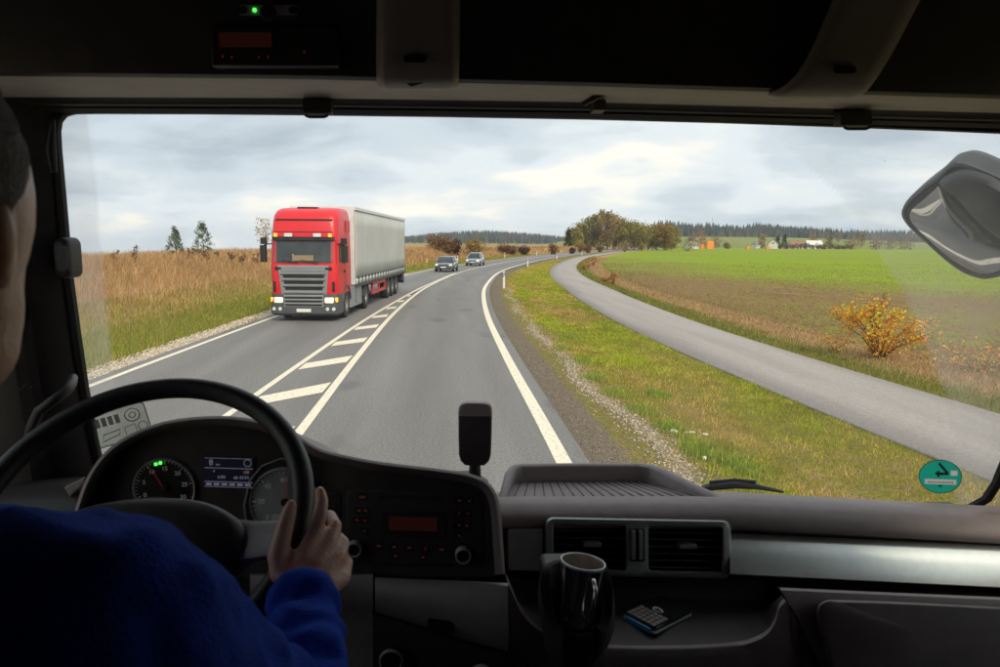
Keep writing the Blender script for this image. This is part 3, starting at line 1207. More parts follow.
n = 5200
X = rng.uniform(260, 1500, n)
Y = rng.uniform(985, 1190, n)
cc = palette(n, [(0.030, 0.046, 0.044), (0.038, 0.054, 0.046), (0.044, 0.058, 0.038), (0.11, 0.075, 0.04), (0.085, 0.072, 0.038)], 0.2, w=[.44, .30, .18, .03, .05])
front = Y < 1012
cc[front & (rng.uniform(0, 1, n) < 0.35)] = (0.13, 0.095, 0.055)
conifer_mass("ridge_forest", X, Y, hill_z(X, Y), rng.uniform(10, 17, n) * np.where(front, 0.75, 1.0) * (1 + 0.28 * np.sin(X * 0.021 + 1) * np.sin(X * 0.057)) * rng.choice([1, 1, 1, 0.7], n), cc, "dark conifer forest along the hill ridge at right")
n = 1500
fx_, fy_ = np.meshgrid(np.linspace(-250, 700, 60), np.linspace(1330, 1760, 24))


def swell(x, y):
    return 13 * np.exp(-((x - 40) / 190) ** 2) * smooth(1340, 1500, y) * (1 - smooth(1560, 1750, y)) - 1.0


ii = np.arange(fx_.size).reshape(fx_.shape)
Q = np.stack([ii[:-1, :-1], ii[:-1, 1:], ii[1:, 1:], ii[1:, :-1]], -1).reshape(-1, 4)
tag(link_mesh("wooded_hill", np_mesh("wooded_hill", np.stack([fx_, fy_, swell(fx_, fy_)], -1).reshape(-1, 3), Q), M['pasture'], origin=(0, 0, 0), smooth=180),
    "low wooded hill behind the road bend", "hill", kind="structure")
n = 2600
X = rng.uniform(-220, 620, n)
Y = rng.uniform(1390, 1560, n)
hh = (8 + 9 * smooth(-180, 60, X) * (1 - 0.55 * smooth(110, 330, X))) * rng.uniform(0.8, 1.2, n)
cc = palette(n, [(0.030, 0.045, 0.046), (0.038, 0.053, 0.046), (0.10, 0.075, 0.045), (0.05, 0.06, 0.045)], 0.18, w=[.45, .3, .1, .15])
conifer_mass("horizon_forest", X, Y, swell(X, Y), hh, cc, "dark wood on the horizon behind the road bend")


# ------------------------------------------------------------------ trees and shrubs that can be told apart
def leaf_cloud(name, centres, sig, n, size, cols, parent, w=None, flat=1.0, mat_=None):
    centres = np.array(centres, float)
    k = rng.integers(0, len(centres), n)
    sg = np.array(sig, float)
    Pn = centres[k] + rng.normal(0, 1, (n, 3)) * (sg[k][:, None] if sg.ndim else sg) * np.array([1, 1, flat])
    Pn[:, 2] = np.maximum(Pn[:, 2], 0.05)
    a = rng.normal(0, 1, (n, 3))
    a /= np.linalg.norm(a, axis=1, keepdims=True)
    b_ = np.cross(a, rng.normal(0, 1, (n, 3)))
    b_ /= np.linalg.norm(b_, axis=1, keepdims=True) + 1e-9
    s_ = size * rng.uniform(0.6, 1.35, n)[:, None]
    V = np.stack([Pn - a * s_, Pn + b_ * s_ * 0.55, Pn + a * s_, Pn - b_ * s_ * 0.55], 1)
    F = np.arange(n * 4).reshape(n, 4)
    # clumps differ a little in their own colour
    ctint = rng.normal(1, 0.16, (len(centres), 1))[k]
    col = np.clip(palette(n, cols, 0.14, w) * ctint, 0.005, 0.9)
    me = np_mesh(name, V.reshape(-1, 3), F, np.repeat(col, 4, axis=0))
    return link_mesh(name, me, mat_ or M['leaf'], parent, smooth=0)


def limb_tree(parent, h, crown_w, rnd, lean=0.0, low=0.3, nl=9, r0=None):
    """tapered trunk with limbs; returns limb ends as clump centres"""
    r0 = r0 or h * 0.018
    tr = MB()
    pts = [(lean * h * t + rnd.uniform(-1, 1) * 0.01 * h, rnd.uniform(-1, 1) * 0.01 * h, h * 0.93 * t) for t in (0, 0.25, 0.5, 0.75, 1.0)]
    pts[0] = (0, 0, -0.1)
    tr.tube(pts, [r0, r0 * 0.8, r0 * 0.6, r0 * 0.35, r0 * 0.1], 6)
    ends = [Vector(pts[-1])]
    for i in range(nl):
        t = low + (0.92 - low) * i / max(nl - 1, 1)
        a = i * 2.4 + rnd.uniform(-0.4, 0.4)
        base = Vector((lean * h * t, 0, h * 0.93 * t))
        prof = math.sin(math.pi * min(max((t - low * 0.6) / (1.05 - low * 0.6), 0.05), 1)) ** 0.6
        L_ = crown_w * 0.5 * prof * rnd.uniform(0.65, 1.05)
        e = base + Vector((math.cos(a) * L_, math.sin(a) * L_, h * rnd.uniform(0.03, 0.12)))
        mid = (base + e) / 2 + Vector((0, 0, -0.01 * h))
        tr.tube([base, mid, e], [r0 * 0.4 * (1 - t * 0.5), r0 * 0.25, r0 * 0.06], 5)
        ends += [e, base.lerp(e, 0.6) + Vector((rnd.uniform(-1, 1), rnd.uniform(-1, 1), rnd.uniform(0, 1))) * crown_w * 0.07]
    tr.build("trunk", M['bark'], parent)
    return ends


def tree(name, label, cat, x, y, h, w, cols, group=None, nleaf=900, leaf=0.3, low=0.3, z=None, wts=None, seed=0, sig=None, nl=9, lean=0.0):
    rnd = random.Random(seed * 17 + 3)
    t = thing(name, label, cat, (x, y, gz(x, y) if z is None else z), rnd.uniform(0, 6.28), group)
    ends = limb_tree(t, h, w, rnd, lean, low, nl)
    leaf_cloud("crown", [tuple(e) for e in ends], sig or w * 0.11, nleaf, leaf, cols, t, wts)
    return t


def shrub(name, label, x, y, h, w, cols, group=None, nleaf=300, leaf=0.12, z=None, wts=None, seed=0, stems=7, sig=None, cat="shrub"):
    rnd = random.Random(seed * 31 + 5)
    t = thing(name, label, cat, (x, y, (gz(x, y) if z is None else z) - 0.02), 0, group)
    st = MB()
    cs = []
    for i in range(stems):
        a = 2 * math.pi * i / stems + rnd.uniform(-0.4, 0.4)
        rr = w * 0.5 * rnd.uniform(0.35, 1.0)
        hh_ = h * rnd.uniform(0.55, 1.0) * (1.15 - 0.5 * rr / (w * 0.5))
        e = Vector((math.cos(a) * rr, math.sin(a) * rr, hh_))
        m1 = Vector((math.cos(a) * rr * 0.35, math.sin(a) * rr * 0.35, hh_ * 0.5))
        st.tube([(0, 0, -0.05), m1, e], [h * 0.014, h * 0.009, h * 0.003], 5)
        for k in range(3):
            f_ = rnd.uniform(0.35, 1.0)
            p = m1.lerp(e, f_)
            q = p + Vector((rnd.uniform(-1, 1), rnd.uniform(-1, 1), rnd.uniform(0.0, 1))) * w * 0.14
            st.tube([p, q], [h * 0.005, h * 0.002], 4)
            cs += [tuple(p), tuple(q)]
        cs.append(tuple(e))
        cs += [tuple(m1), tuple(m1 * 0.55)]
    st.build("stem", M['bark'], t)
    leaf_cloud("foliage", cs, sig or w * 0.055, nleaf, leaf, cols, t, wts)
    return t


def gx_at(px, Y):
    return sight(px, 250, Y).x


OLIVE = [(0.25, 0.225, 0.05), (0.32, 0.27, 0.062), (0.19, 0.175, 0.045), (0.36, 0.29, 0.08)]
RUST = [(0.30, 0.20, 0.085), (0.35, 0.235, 0.10), (0.22, 0.155, 0.07), (0.26, 0.215, 0.07)]
YELL = [(0.26, 0.17, 0.03), (0.32, 0.21, 0.045), (0.19, 0.14, 0.03)]
DARKG = [(0.030, 0.045, 0.020), (0.040, 0.058, 0.026), (0.022, 0.034, 0.016)]
MIXG = [(0.15, 0.165, 0.045), (0.20, 0.19, 0.05), (0.24, 0.19, 0.06)]
# grove beyond the bend: px, top row, colours, words that single the tree out
grove = [(574, 229, OLIVE, "low olive tree at the left end of the grove, beside the dark conifer"),
         (581, 223, OLIVE, "second olive tree from the left end of the grove"),
         (588, 218, MIXG, "green-brown tree rising left of the tallest trees of the grove"),
         (594, 215, MIXG, "tall green-topped tree just left of the grove's highest crown"),
         (601, 210, RUST, "tallest tree of the grove with a thin rusty crown"),
         (607, 213, RUST, "rust-brown tree just right of the grove's highest crown"),
         (613, 215, RUST, "brown tree with a sparse pointed top in mid grove"),
         (619, 219, RUST, "reddish-brown tree where the grove begins to drop to the right"),
         (626, 220, OLIVE, "olive tree with a small tuft above its neighbours in mid grove"),
         (634, 223, OLIVE, "olive-brown tree right of the grove's tufted tree"),
         (641, 225, OLIVE, "low olive tree in the dip of the grove's right half"),
         (648, 226, OLIVE, "olive tree right of the dip in the grove"),
         (656, 225, YELL, "yellowish tree third from the grove's right end"),
         (664, 224, YELL, "yellow-green round tree second from the grove's right end"),
         (671, 226, OLIVE, "rounded olive tree at the right end of the grove")]
for i, (px, top, cols, lab) in enumerate(grove):
    Yt = 318 + (i * 37 % 5) * 7
    xt = gx_at(px, Yt)
    h = 2.5 + (243.5 - top) / FOC * Yt
    tree("deciduous_tree", lab, "tree", xt, Yt, h, 7.0 + (i % 3), cols, "grove beyond the road bend", 1900, 0.46, 0.12, 0.0, seed=i, sig=1.0, nl=15)
# undergrowth trunks at the back of the grove
Yc = 300
t = thing("conifer_tree", "small dark green conifer left of the grove", "tree", (gx_at(568, Yc), Yc, 0.0))
MB().tube([(0, 0, -0.1), (0, 0, 4), (0, 0, 8.2)], [0.16, 0.1, 0.03], 6).build("trunk", M['bark'], t)
leaf_cloud("crown", [(math.cos(k * 2.4) * (1.7 - k * 0.085), math.sin(k * 2.4) * (1.7 - k * 0.085), 0.8 + k * 0.42) for k in range(19)], 0.40, 1300, 0.30, DARKG, t)

BRN = [(0.20, 0.105, 0.045), (0.26, 0.15, 0.06), (0.14, 0.075, 0.04)]
PUR = [(0.105, 0.052, 0.045), (0.14, 0.07, 0.055), (0.075, 0.045, 0.035)]
for i, (px, Yb, h, w, cols, lab) in enumerate([
        (437, 112, 3.6, 3.6, BRN, "large brown bush on the bank behind the dark car"),
        (448, 111, 2.6, 1.7, BRN, "narrow brown bush between the large brown and the purple bush"),
        (456, 113, 2.9, 1.7, PUR, "dark purple-brown bush on the bank above the two cars"),
        (475, 122, 3.4, 3.4, YELL, "round yellow bush on the bank behind the silver car"),
        (503, 150, 2.6, 3.0, BRN, "brown bush right of the yellow one on the bank"),
        (512, 152, 2.2, 2.4, BRN, "low brown bush beside the brown bush near the left marker post"),
        (524, 160, 2.0, 2.6, PUR, "low dark bush on the bank before the road bend"),
        (553, 172, 3.0, 3.0, BRN, "rust-coloured bush above the far marker posts"),
        (572, 185, 1.7, 1.7, PUR, "small dark bush at the foot of the conifer"),
        (580, 215, 3.4, 2.8, YELL, "yellow-green bush in front of the grove's left end"),
        (588, 205, 2.7, 3.0, BRN, "brown bush in front of the grove above the bend"),
        (600, 230, 2.4, 2.4, BRN, "small brown bush right under the tallest tree"),
        (625, 260, 4.2, 5.5, RUST, "wide rust-brown thicket at the grove's foot"),
        (688, 300, 4.6, 9.0, OLIVE, "grey-olive thicket right of the grove, at the field edge")]):
    shrub("bank_bush", lab, gx_at(px, Yb), Yb, h, w, cols, "bushes along the bank and bend", 1000, 0.17, seed=i, stems=11, sig=w * 0.12)

# young pines and dead weeds on the crest left of the red truck
for i, (px, Yb, h, lab) in enumerate([(203, 47, 2.5, "taller young pine on the bank left of the red truck"),
                                      (176, 49, 2.1, "shorter bushy young pine on the bank, left of the other pine")]):
    x = gx_at(px, Yb)
    t = thing("young_pine", lab, "tree", (x, Yb, gz(x, Yb)), 0, "young pines on the bank")
    MB().tube([(0, 0, -0.05), (0.02, 0, h * 0.5), (0, 0, h)], [0.035, 0.022, 0.006], 6).build("trunk", M['bark'], t)
    cs = []
    rnd = random.Random(i)
    for k in range(26):
        zz = h * (0.22 + 0.78 * k / 25)
        rr = (h - zz) * 0.42 * rnd.uniform(0.5, 1.1) + 0.05
        cs.append((math.cos(k * 2.4) * rr, math.sin(k * 2.4) * rr, zz + 0.1))
    leaf_cloud("crown", cs, 0.085, 1000, 0.065, [(0.11, 0.15, 0.06), (0.15, 0.19, 0.08), (0.08, 0.11, 0.05)], t)
for i, (px, Yb, h, lab) in enumerate([(135, 41, 1.5, "dark dead weed stalks standing alone at the left end of the bank"),
                                      (206, 45, 1.3, "dark dead weeds at the foot of the taller pine"),
                                      (190, 46, 1.3, "brown dead weeds between the two young pines"),
                                      (231, 47, 1.45, "dark reddish dead weeds midway between pine and truck"),
                                      (242, 47, 1.6, "tall dark dead weeds second nearest to the red truck"),
                                      (256, 49, 1.45, "dead weeds nearest to the red truck's mirror"),
                                      (115, 41, 1.1, "thin dead weed stalks behind the hazy strip of the windscreen")]):
    shrub("dead_weed", lab, gx_at(px, Yb), Yb, h, 0.55, [(0.085, 0.045, 0.028), (0.12, 0.065, 0.04), (0.06, 0.035, 0.025)], "dead weeds on the bank", 190, 0.045, seed=40 + i, stems=6, sig=0.05, cat="weed")
x = gx_at(266, 66)
tree("slender_birch", "slender pale birch just behind the red truck's cab", "tree", x, 66, 3.5, 1.9, [(0.42, 0.31, 0.14), (0.48, 0.37, 0.19), (0.34, 0.25, 0.12)], None, 420, 0.09, 0.35, seed=9, sig=0.22)

# autumn shrubs right of the cycle path
AUT = [(0.72, 0.30, 0.025), (0.80, 0.42, 0.03), (0.62, 0.17, 0.025), (0.74, 0.54, 0.05), (0.42, 0.44, 0.05)]
sx = sight(880, 352, 17.6)
shrub("autumn_shrub", "orange and yellow leaved shrub beside the cycle path", sx.x, 17.6, 1.75, 2.5, AUT, "orange shrubs along the field margin", 2600, 0.040, seed=3, stems=15, sig=0.085, wts=[.34, .28, .14, .17, .07])
sx = sight(874, 352, 17.9)
shrub("autumn_shrub", "upright yellow-green shoot rising above the orange shrub", sx.x, 17.9, 2.25, 0.5, [(0.55, 0.42, 0.04), (0.36, 0.40, 0.05), (0.62, 0.34, 0.03)], "orange shrubs along the field margin", 360, 0.042, seed=8, stems=5, sig=0.06)
sx = sight(975, 385, 15.6)
shrub("autumn_shrub", "low dull orange shrub behind the hazy windscreen corner", sx.x, 15.6, 0.85, 2.2, AUT, "orange shrubs along the field margin", 600, 0.034, seed=5, stems=12, sig=0.09)
sx = sight(850, 350, 18.6)
shrub("autumn_shrub", "small sparse orange shrub at the left foot of the large orange one", sx.x - 0.4, 18.6, 0.6, 1.0, AUT, "orange shrubs along the field margin", 190, 0.035, seed=6, stems=7, sig=0.07)
for i, (px, Yb, h, w, lab) in enumerate([(614, 50, 1.1, 0.8, "upright rust-orange shrub at the field corner"), (606, 53, 0.55, 0.8, "low orange tuft left of the upright rust shrub"),
                                         (589, 83, 1.25, 1.5, "orange bush at the bend of the cycle path"), (594, 92, 1.7, 1.4, "yellowish bush just behind the orange one at the path bend"),
                                         (584, 79, 0.75, 0.9, "small red-brown tuft left of the orange bush at the path bend")]):
    shrub("rust_shrub", lab, gx_at(px, Yb), Yb, h, w, [(0.40, 0.20, 0.06), (0.48, 0.28, 0.08), (0.30, 0.13, 0.05)], "rust-coloured shrubs by the path bend", 260, 0.07, seed=60 + i, stems=8, sig=w * 0.08)

# far trees around the houses
for i, (px, Yb, h, w, cols, lab) in enumerate([
        (691, 560, 9, 8, BRN, "brown-orange tree left of the orange container"),
        (701, 600, 13, 10, [(0.42, 0.17, 0.05), (0.36, 0.14, 0.05), (0.30, 0.15, 0.05)], "bright orange autumn tree above the orange container"),
        (716, 640, 10, 9, RUST, "rust-coloured tree right of the orange container"),
        (727, 520, 4, 4.5, YELL, "small yellow bush right of the orange container"),
        (762, 540, 12, 5, RUST, "bare brown tree left of the white gabled house"),
        (813, 640, 12, 7, RUST, "pale brown tree behind the wide white house"),
        (829, 620, 11, 6, MIXG, "dark tree right of the wide white house"),
        (852, 545, 9, 11, RUST, "wide brown bush right of the hamlet"),
        (862, 700, 15, 8, RUST, "lone bare tree on the pasture right of the hamlet"),
        (838, 800, 12, 7, RUST, "far brown tree on the pasture above the hamlet"),
        (876, 560, 8, 12, BRN, "left part of the tan hedge beside the large mirror"),
        (890, 555, 8, 13, BRN, "middle part of the tan hedge beside the large mirror"),
        (905, 560, 8, 12, BRN, "right part of the tan hedge, running behind the mirror")]):
    x = gx_at(px, Yb)
    tree("far_tree", lab, "tree", x, Yb, h, w, cols, "trees round the far houses", 420, 0.62, 0.12, float(hill_z(x, Yb)) if Yb > 585 else -0.3, seed=80 + i, sig=w * 0.16, nl=8)
for i, (px, h) in enumerate([(777, 10), (784, 11)]):
    x = gx_at(px, 560)
    t = thing("dark_conifer", ("shorter" if i == 0 else "taller") + " dark conifer right of the white gabled house", "tree", (x, 560, -0.3), 0, "conifers by the white house")
    MB().tube([(0, 0, 0), (0, 0, h)], [0.2, 0.04], 5).build("trunk", M['bark'], t)
    leaf_cloud("crown", [(math.cos(k * 2.4) * (2.6 - k * 0.13), math.sin(k * 2.4) * (2.6 - k * 0.13), 0.8 + k * h * 0.05) for k in range(19)], 0.6, 600, 0.55, DARKG, t)
HN = ["at its left end by the conifers"] + [w_ + " from its left end" for w_ in ("second", "third", "fourth", "fifth", "sixth", "seventh", "eighth", "ninth")] + ["last but one on the right", "at its right end"]
for i in range(11):
    px = 787 + i * 6.3
    x = gx_at(px, 548 + (i % 3) * 4)
    shrub("hedge_shrub", "russet hedge shrub before the far white houses, " + HN[i], x, 548 + (i % 3) * 4, 3.6 + (i % 4) * 0.4, 6.0, PUR + BRN, "russet hedge before the far houses", 160, 0.6, z=-0.3, seed=100 + i, stems=6, sig=0.8)

# ------------------------------------------------------------------ far houses, container, masts
M['white_wall'] = mat('white_render', (0.72, 0.70, 0.66), (0.62, 0.60, 0.56), 0.6, 0.9)
M['roof_red'] = mat('clay_roof', (0.24, 0.10, 0.06), (0.32, 0.15, 0.09), 1.2, 0.85)
M['roof_grey'] = mat('grey_roof', (0.16, 0.15, 0.15), (0.22, 0.21, 0.2), 1.2, 0.85)
M['dark_window'] = mat('far_window', (0.05, 0.06, 0.07), (0.08, 0.09, 0.10), 1, 0.2)
M['orange_sheet'] = mat('orange_sheet_metal', (0.86, 0.30, 0.02), (0.74, 0.24, 0.02), 1, 0.55)


def house(lab, px, Yh, w, d, eave, ridge, rot, roofm, seed=0):
    x = gx_at(px, Yh)
    t = thing("house", lab, "house", (x, Yh, -0.35), rot, "far white houses")
    wl_ = MB()
    wl_.loft([[(-w / 2, -d / 2, z) for z in (0,)] + [(w / 2, -d / 2, 0), (w / 2, d / 2, 0), (-w / 2, d / 2, 0)],
              [(-w / 2, -d / 2, eave), (w / 2, -d / 2, eave), (w / 2, d / 2, eave), (-w / 2, d / 2, eave)]])
    for s_ in (-1, 1):
        wl_.prism([(s_ * w / 2, -d / 2, eave), (s_ * w / 2, d / 2, eave), (s_ * w / 2, 0, ridge)], (-s_ * 0.25, 0, 0))
    wall = wl_.build("wall", M['white_wall'], t)
    rf = MB()
    for s_ in (-1, 1):
        rf.prism([(-w / 2 - 0.4, s_ * (d / 2 + 0.4), eave - 0.25), (-w / 2 - 0.4, 0, ridge + 0.12), (-w / 2 - 0.4, 0, ridge + 0.34), (-w / 2 - 0.4, s_ * (d / 2 + 0.4), eave)], (w + 0.8, 0, 0))
    ro = rf.build("roof", roofm, t)
    MB().box(w * 0.2, w * 0.2 + 0.7, -0.4, 0.4, ridge - 0.6, ridge + 1.0).build("chimney", M['roof_red'], ro)
    k = 0
    nwin = max(2, int(w // 3))
    for i in range(nwin):
        cx2 = -w / 2 + (i + 0.5) * w / nwin
        MB().box(cx2 - 0.55, cx2 + 0.55, -d / 2 - 0.06, -d / 2 + 0.1, 1.0, 2.3).build("window", M['dark_window'], t)
    MB().box(-w / 2 - 0.05, -w / 2 + 0.1, -0.6, 0.6, eave - 0.2, eave + 1.0).build("window", M['dark_window'], t)
    MB().box(w / 2 - 0.1, w / 2 + 0.05, -0.6, 0.6, eave - 0.2, eave + 1.0).build("window", M['dark_window'], t)


house("white house with its gable turned to the road, left of two conifers", 773, 552, 9, 7, 4.2, 7.6, R(62), M['roof_grey'])
house("long low white house between the conifers and the wide house", 795, 590, 11, 7, 3.4, 6.4, R(8), M['roof_red'])
house("wide white house with a pale roof at the hamlet's right end", 813, 600, 13, 8, 3.6, 7.2, R(-6), M['white_wall'])
house("small white house behind the hamlet's left end", 757, 610, 7, 6, 3.2, 5.8, R(20), M['roof_grey'])
house("small pale house half hidden at the field's left corner by the thicket", 692, 480, 8, 6, 2.6, 5.0, R(40), M['roof_grey'])
for px, Yh, w, h, lab in ((709.5, 470, 4.9, 5.6, "tall bright orange container at the far field edge"), (747.5, 500, 2.8, 2.0, "small orange bin at the far field edge, right of the container"), (767.5, 520, 3.4, 1.8, "low orange bin in front of the white gabled house"), (701.5, 500, 2.2, 3.2, "narrow orange box left of the tall orange container")):
    x = gx_at(px, Yh)
    t = thing("orange_container", lab, "container", (x, Yh, -0.35), R(10), "orange containers at the far field edge")
    b = MB().box(-w / 2, w / 2, -1.2, 1.2, 0.0, h).build("shell", M['orange_sheet'], t, bevel=0.05)
    for k in range(5):
        xx = -w / 2 + (k + 0.5) * w / 5
        MB().box(xx - 0.08, xx + 0.08, -1.27, -1.201, 0.15, h - 0.15).build("rib", M['orange_sheet'], t)
M['galv'] = mat('galvanised_steel', (0.30, 0.31, 0.32), (0.36, 0.37, 0.38), 3, 0.5, metal=0.6)
for px, Yh, zt, r_, lab in ((711, 1090, 46, 0.55, "thin mast above the ridge forest"), (776.5, 640, 19, 0.16, "slender mast behind the white gabled house")):
    x = gx_at(px, Yh)
    t = thing("radio_mast", lab, "mast", (x, Yh, 0))
    MB().tube([(0, 0, -0.5), (0, 0, zt * 0.6), (0, 0, zt)], [r_, r_ * 0.7, r_ * 0.3], 6).build("pole", M['galv'], t)
    MB().tube([(-r_ * 2.5, 0, zt * 0.93), (r_ * 2.5, 0, zt * 0.93)], r_ * 0.4, 5).build("antenna", M['galv'], t)

# ------------------------------------------------------------------ marker posts
M['post_white'] = mat('post_plastic', (0.80, 0.80, 0.78), (0.70, 0.70, 0.67), 4, 0.5)
M['reflector'] = mat('reflector', (0.75, 0.72, 0.65), (0.8, 0.78, 0.7), 3, 0.2)


def post(x, y, lab):
    t = thing("marker_post", lab, "post", (x, y, gz(x, y)), 0, "roadside marker posts")
    prof = [(-0.06, 0.045), (0.06, 0.045), (0.035, -0.05), (-0.035, -0.05)]
    def ring(z, slope=0.0):
        return [(a, b, z + slope * (a + 0.06)) for a, b in prof]
    k = 1.0
    MB().loft([ring(-0.1), ring(0.62, 0.5)]).build("lower_body", M['post_white'], t)
    MB().loft([ring(0.621, 0.5), ring(0.84, 0.5)]).build("black_band", M['black'], t)
    MB().loft([ring(0.841, 0.5), ring(0.93, 0.35), ]).build("cap", M['post_white'], t)
    MB().box(-0.025, 0.025, -0.058, -0.049, 0.66, 0.82).build("reflector", M['reflector'], t)
    t.scale = (1.3, 1.3, 1.12)


for y, lab in ((43.5, "nearest white marker post on the right shoulder"), (84, "second white marker post on the right shoulder"), (125, "third white marker post on the right, before the bend"),
               (172, "right-hand marker post beside the path bend's orange bush")):
    post(float(gx(y)) + 1.15, y, lab)
for y, lab in ((88, "white marker post on the left between the two cars"), (124, "left-hand marker post under the brown bushes"), (160, "left-hand marker post below the rust-coloured bush"), (200, "farthest left-hand marker post, at the foot of the grove")):
    post(float(gx(y) + left_edge(y)) - 1.0, y, lab)

# litter and stones on the verge
M['pale_stone'] = mat('pale_stone', (0.60, 0.57, 0.52), (0.45, 0.42, 0.38), 20, 0.9, bump=0.4, bscale=60)
M['red_soil'] = mat('red_clay', (0.30, 0.12, 0.06), (0.38, 0.18, 0.09), 20, 0.95, bump=0.5, bscale=50)


def lump(name, lab, cat, px, py, dims, m, seed, group=None):
    d = sight(px, py, 10) - EYE
    tt = (-0.22 - EYE.z) / d.z
    p = EYE + d * tt
    rnd = random.Random(seed)
    bm = bmesh.new()
    bmesh.ops.create_icosphere(bm, subdivisions=2, radius=1)
    for v in bm.verts:
        k = 1 + rnd.uniform(-0.16, 0.16)
        v.co = Vector((v.co.x * dims[0] * k, v.co.y * dims[1] * k, v.co.z * dims[2] * k))
        v.co += Vector((p.x, p.y, gz(p.x, p.y) + dims[2] * 0.55))
    me = bpy.data.meshes.new(name)
    bm.to_mesh(me)
    bm.free()
    return tag(link_mesh(name, me, m, smooth=50), lab, cat, group)


lump("field_stone", "largest pale stone beside the red clay in the ditch", "stone", 673, 437, (0.07, 0.05, 0.035), M['pale_stone'], 1, "pale stones in the ditch")
lump("field_stone", "flat pale stone right of the largest one in the ditch", "stone", 690, 436, (0.09, 0.03, 0.02), M['pale_stone'], 2, "pale stones in the ditch")
lump("field_stone", "small pale stone at the right end of the ditch stones", "stone", 705, 437, (0.05, 0.03, 0.02), M['pale_stone'], 3, "pale stones in the ditch")
lump("clay_clod", "patch of reddish clay beside the pale stones", "clod", 702, 447, (0.12, 0.07, 0.025), M['red_soil'], 4)
lump("litter_cup", "small white scrap of litter in the grass near the wiper", "litter", 704, 463, (0.03, 0.03, 0.035), M['post_white'], 5)
lump("wood_scrap", "pale splinter of wood in the grass just above the wiper", "wood", 727, 486, (0.05, 0.02, 0.012), M['pale_stone'], 6)

# ------------------------------------------------------------------ vehicles outside
M['red_paint'] = mat('red_cab_paint', (0.66, 0.016, 0.022), (0.60, 0.013, 0.018), 2, 0.38, coat=0.15)
M['grey_paint'] = mat('grey_grille_paint', (0.20, 0.215, 0.23), (0.23, 0.245, 0.26), 4, 0.4)
M['dark_grey'] = mat('dark_grey_plastic', (0.055, 0.060, 0.066), (0.075, 0.080, 0.086), 5, 0.55)
M['tarp'] = mat('grey_curtain_tarp', (0.44, 0.455, 0.42), (0.51, 0.525, 0.49), 0.5, 0.55, bump=0.25, bscale=1.2)
M['white_metal'] = mat('white_metal', (0.70, 0.71, 0.71), (0.62, 0.63, 0.63), 3, 0.45)
M['tyre'] = mat('tyre_rubber', (0.022, 0.022, 0.022), (0.035, 0.034, 0.033), 9, 0.85, bump=0.3, bscale=40)
M['rim'] = mat('steel_rim', (0.30, 0.30, 0.30), (0.20, 0.19, 0.18), 7, 0.5, metal=0.6)
M['chassis'] = mat('chassis_paint', (0.03, 0.03, 0.032), (0.05, 0.045, 0.042), 4, 0.7)
M['red_rail'] = mat('red_rail_paint', (0.50, 0.05, 0.055), (0.42, 0.04, 0.045), 4, 0.5)
M['veh_glass'] = mat('vehicle_glass', (0.012, 0.018, 0.018), (0.022, 0.030, 0.030), 3, 0.06, spec=0.5)
M['lamp'] = mat('lit_headlamp', (0.75, 0.68, 0.5), (0.9, 0.85, 0.7), 9, 0.2, emit=(1.0, 0.76, 0.38), estr=0.55)
M['lamp_clear'] = mat('lamp_lens', (0.6, 0.62, 0.62), (0.75, 0.76, 0.76), 30, 0.15)
M['amber'] = mat('amber_lens', (0.9, 0.42, 0.03), (0.95, 0.5, 0.05), 20, 0.3, emit=(1.0, 0.5, 0.05), estr=0.5)
M['wood_tan'] = mat('tan_board', (0.42, 0.24, 0.10), (0.5, 0.3, 0.14), 9, 0.7)
M['plate'] = mat('number_plate', (0.75, 0.75, 0.72), (0.7, 0.7, 0.68), 3, 0.4)


def wheel(parent, x, y, r, w, side):
    """tyre with a recessed rim; side +1 faces +x"""
    Mx = Matrix.Translation((x, y, r)) @ Matrix.Rotation(R(90) * side, 4, 'Y')
    t = MB().lathe([(r * 0.56, -w / 2), (r * 0.9, -w / 2), (r, -w * 0.36), (r, w * 0.36), (r * 0.9, w / 2), (r * 0.56, w / 2), (r * 0.56, -w / 2)], 24, Mx).build("wheel", M['tyre'], parent)
    MB().lathe([(0.001, w * 0.38), (r * 0.16, w * 0.38), (r * 0.2, w * 0.22), (r * 0.38, w * 0.16), (r * 0.46, w * 0.40), (r * 0.565, w * 0.47), (r * 0.565, w * 0.1)], 24, Mx).build("rim", M['rim'], t)
    return t


def plan_ring(y0, y1, hw, r, z, n=4, rb=None):
    """rounded plan outline: front at y0"""
    rb = r * 0.4 if rb is None else rb
    pts = []
    for cx2, cy2, a0, q in ((hw - rb, y1 - rb, 0, rb), (-hw + rb, y1 - rb, 90, rb), (-hw + r, y0 + r, 180, r), (hw - r, y0 + r, 270, r)):
        for i in range(n + 1):
            a = R(a0 + 90 * i / n)
            pts.append(Vector((cx2 + q * math.cos(a), cy2 + q * math.sin(a), z)))
    return pts


TR = thing("semi_truck", "red and grey semi truck with a grey curtain-sided trailer coming towards us", "truck", (-5.13, 23.75, 0.0), -R(4.0))
TR.scale = (0.935, 0.955, 1.0)
# cab body
rings = [plan_ring(y0, 2.25, hw, r, z) for z, y0, hw, r in
         ((0.92, 0.03, 1.215, 0.22), (1.86, 0.0, 1.225, 0.22), (1.95, 0.02, 1.225, 0.22), (2.78, 0.14, 1.215, 0.22), (2.96, 0.16, 1.21, 0.24), (3.40, 0.24, 1.20, 0.30),
          (3.60, 0.34, 1.18, 0.34), (3.74, 0.52, 1.15, 0.36), (3.83, 0.82, 1.09, 0.36), (3.87, 1.25, 0.98, 0.34))]
cab = MB().loft(rings).build("cab_body", M['red_paint'], TR, smooth=40)


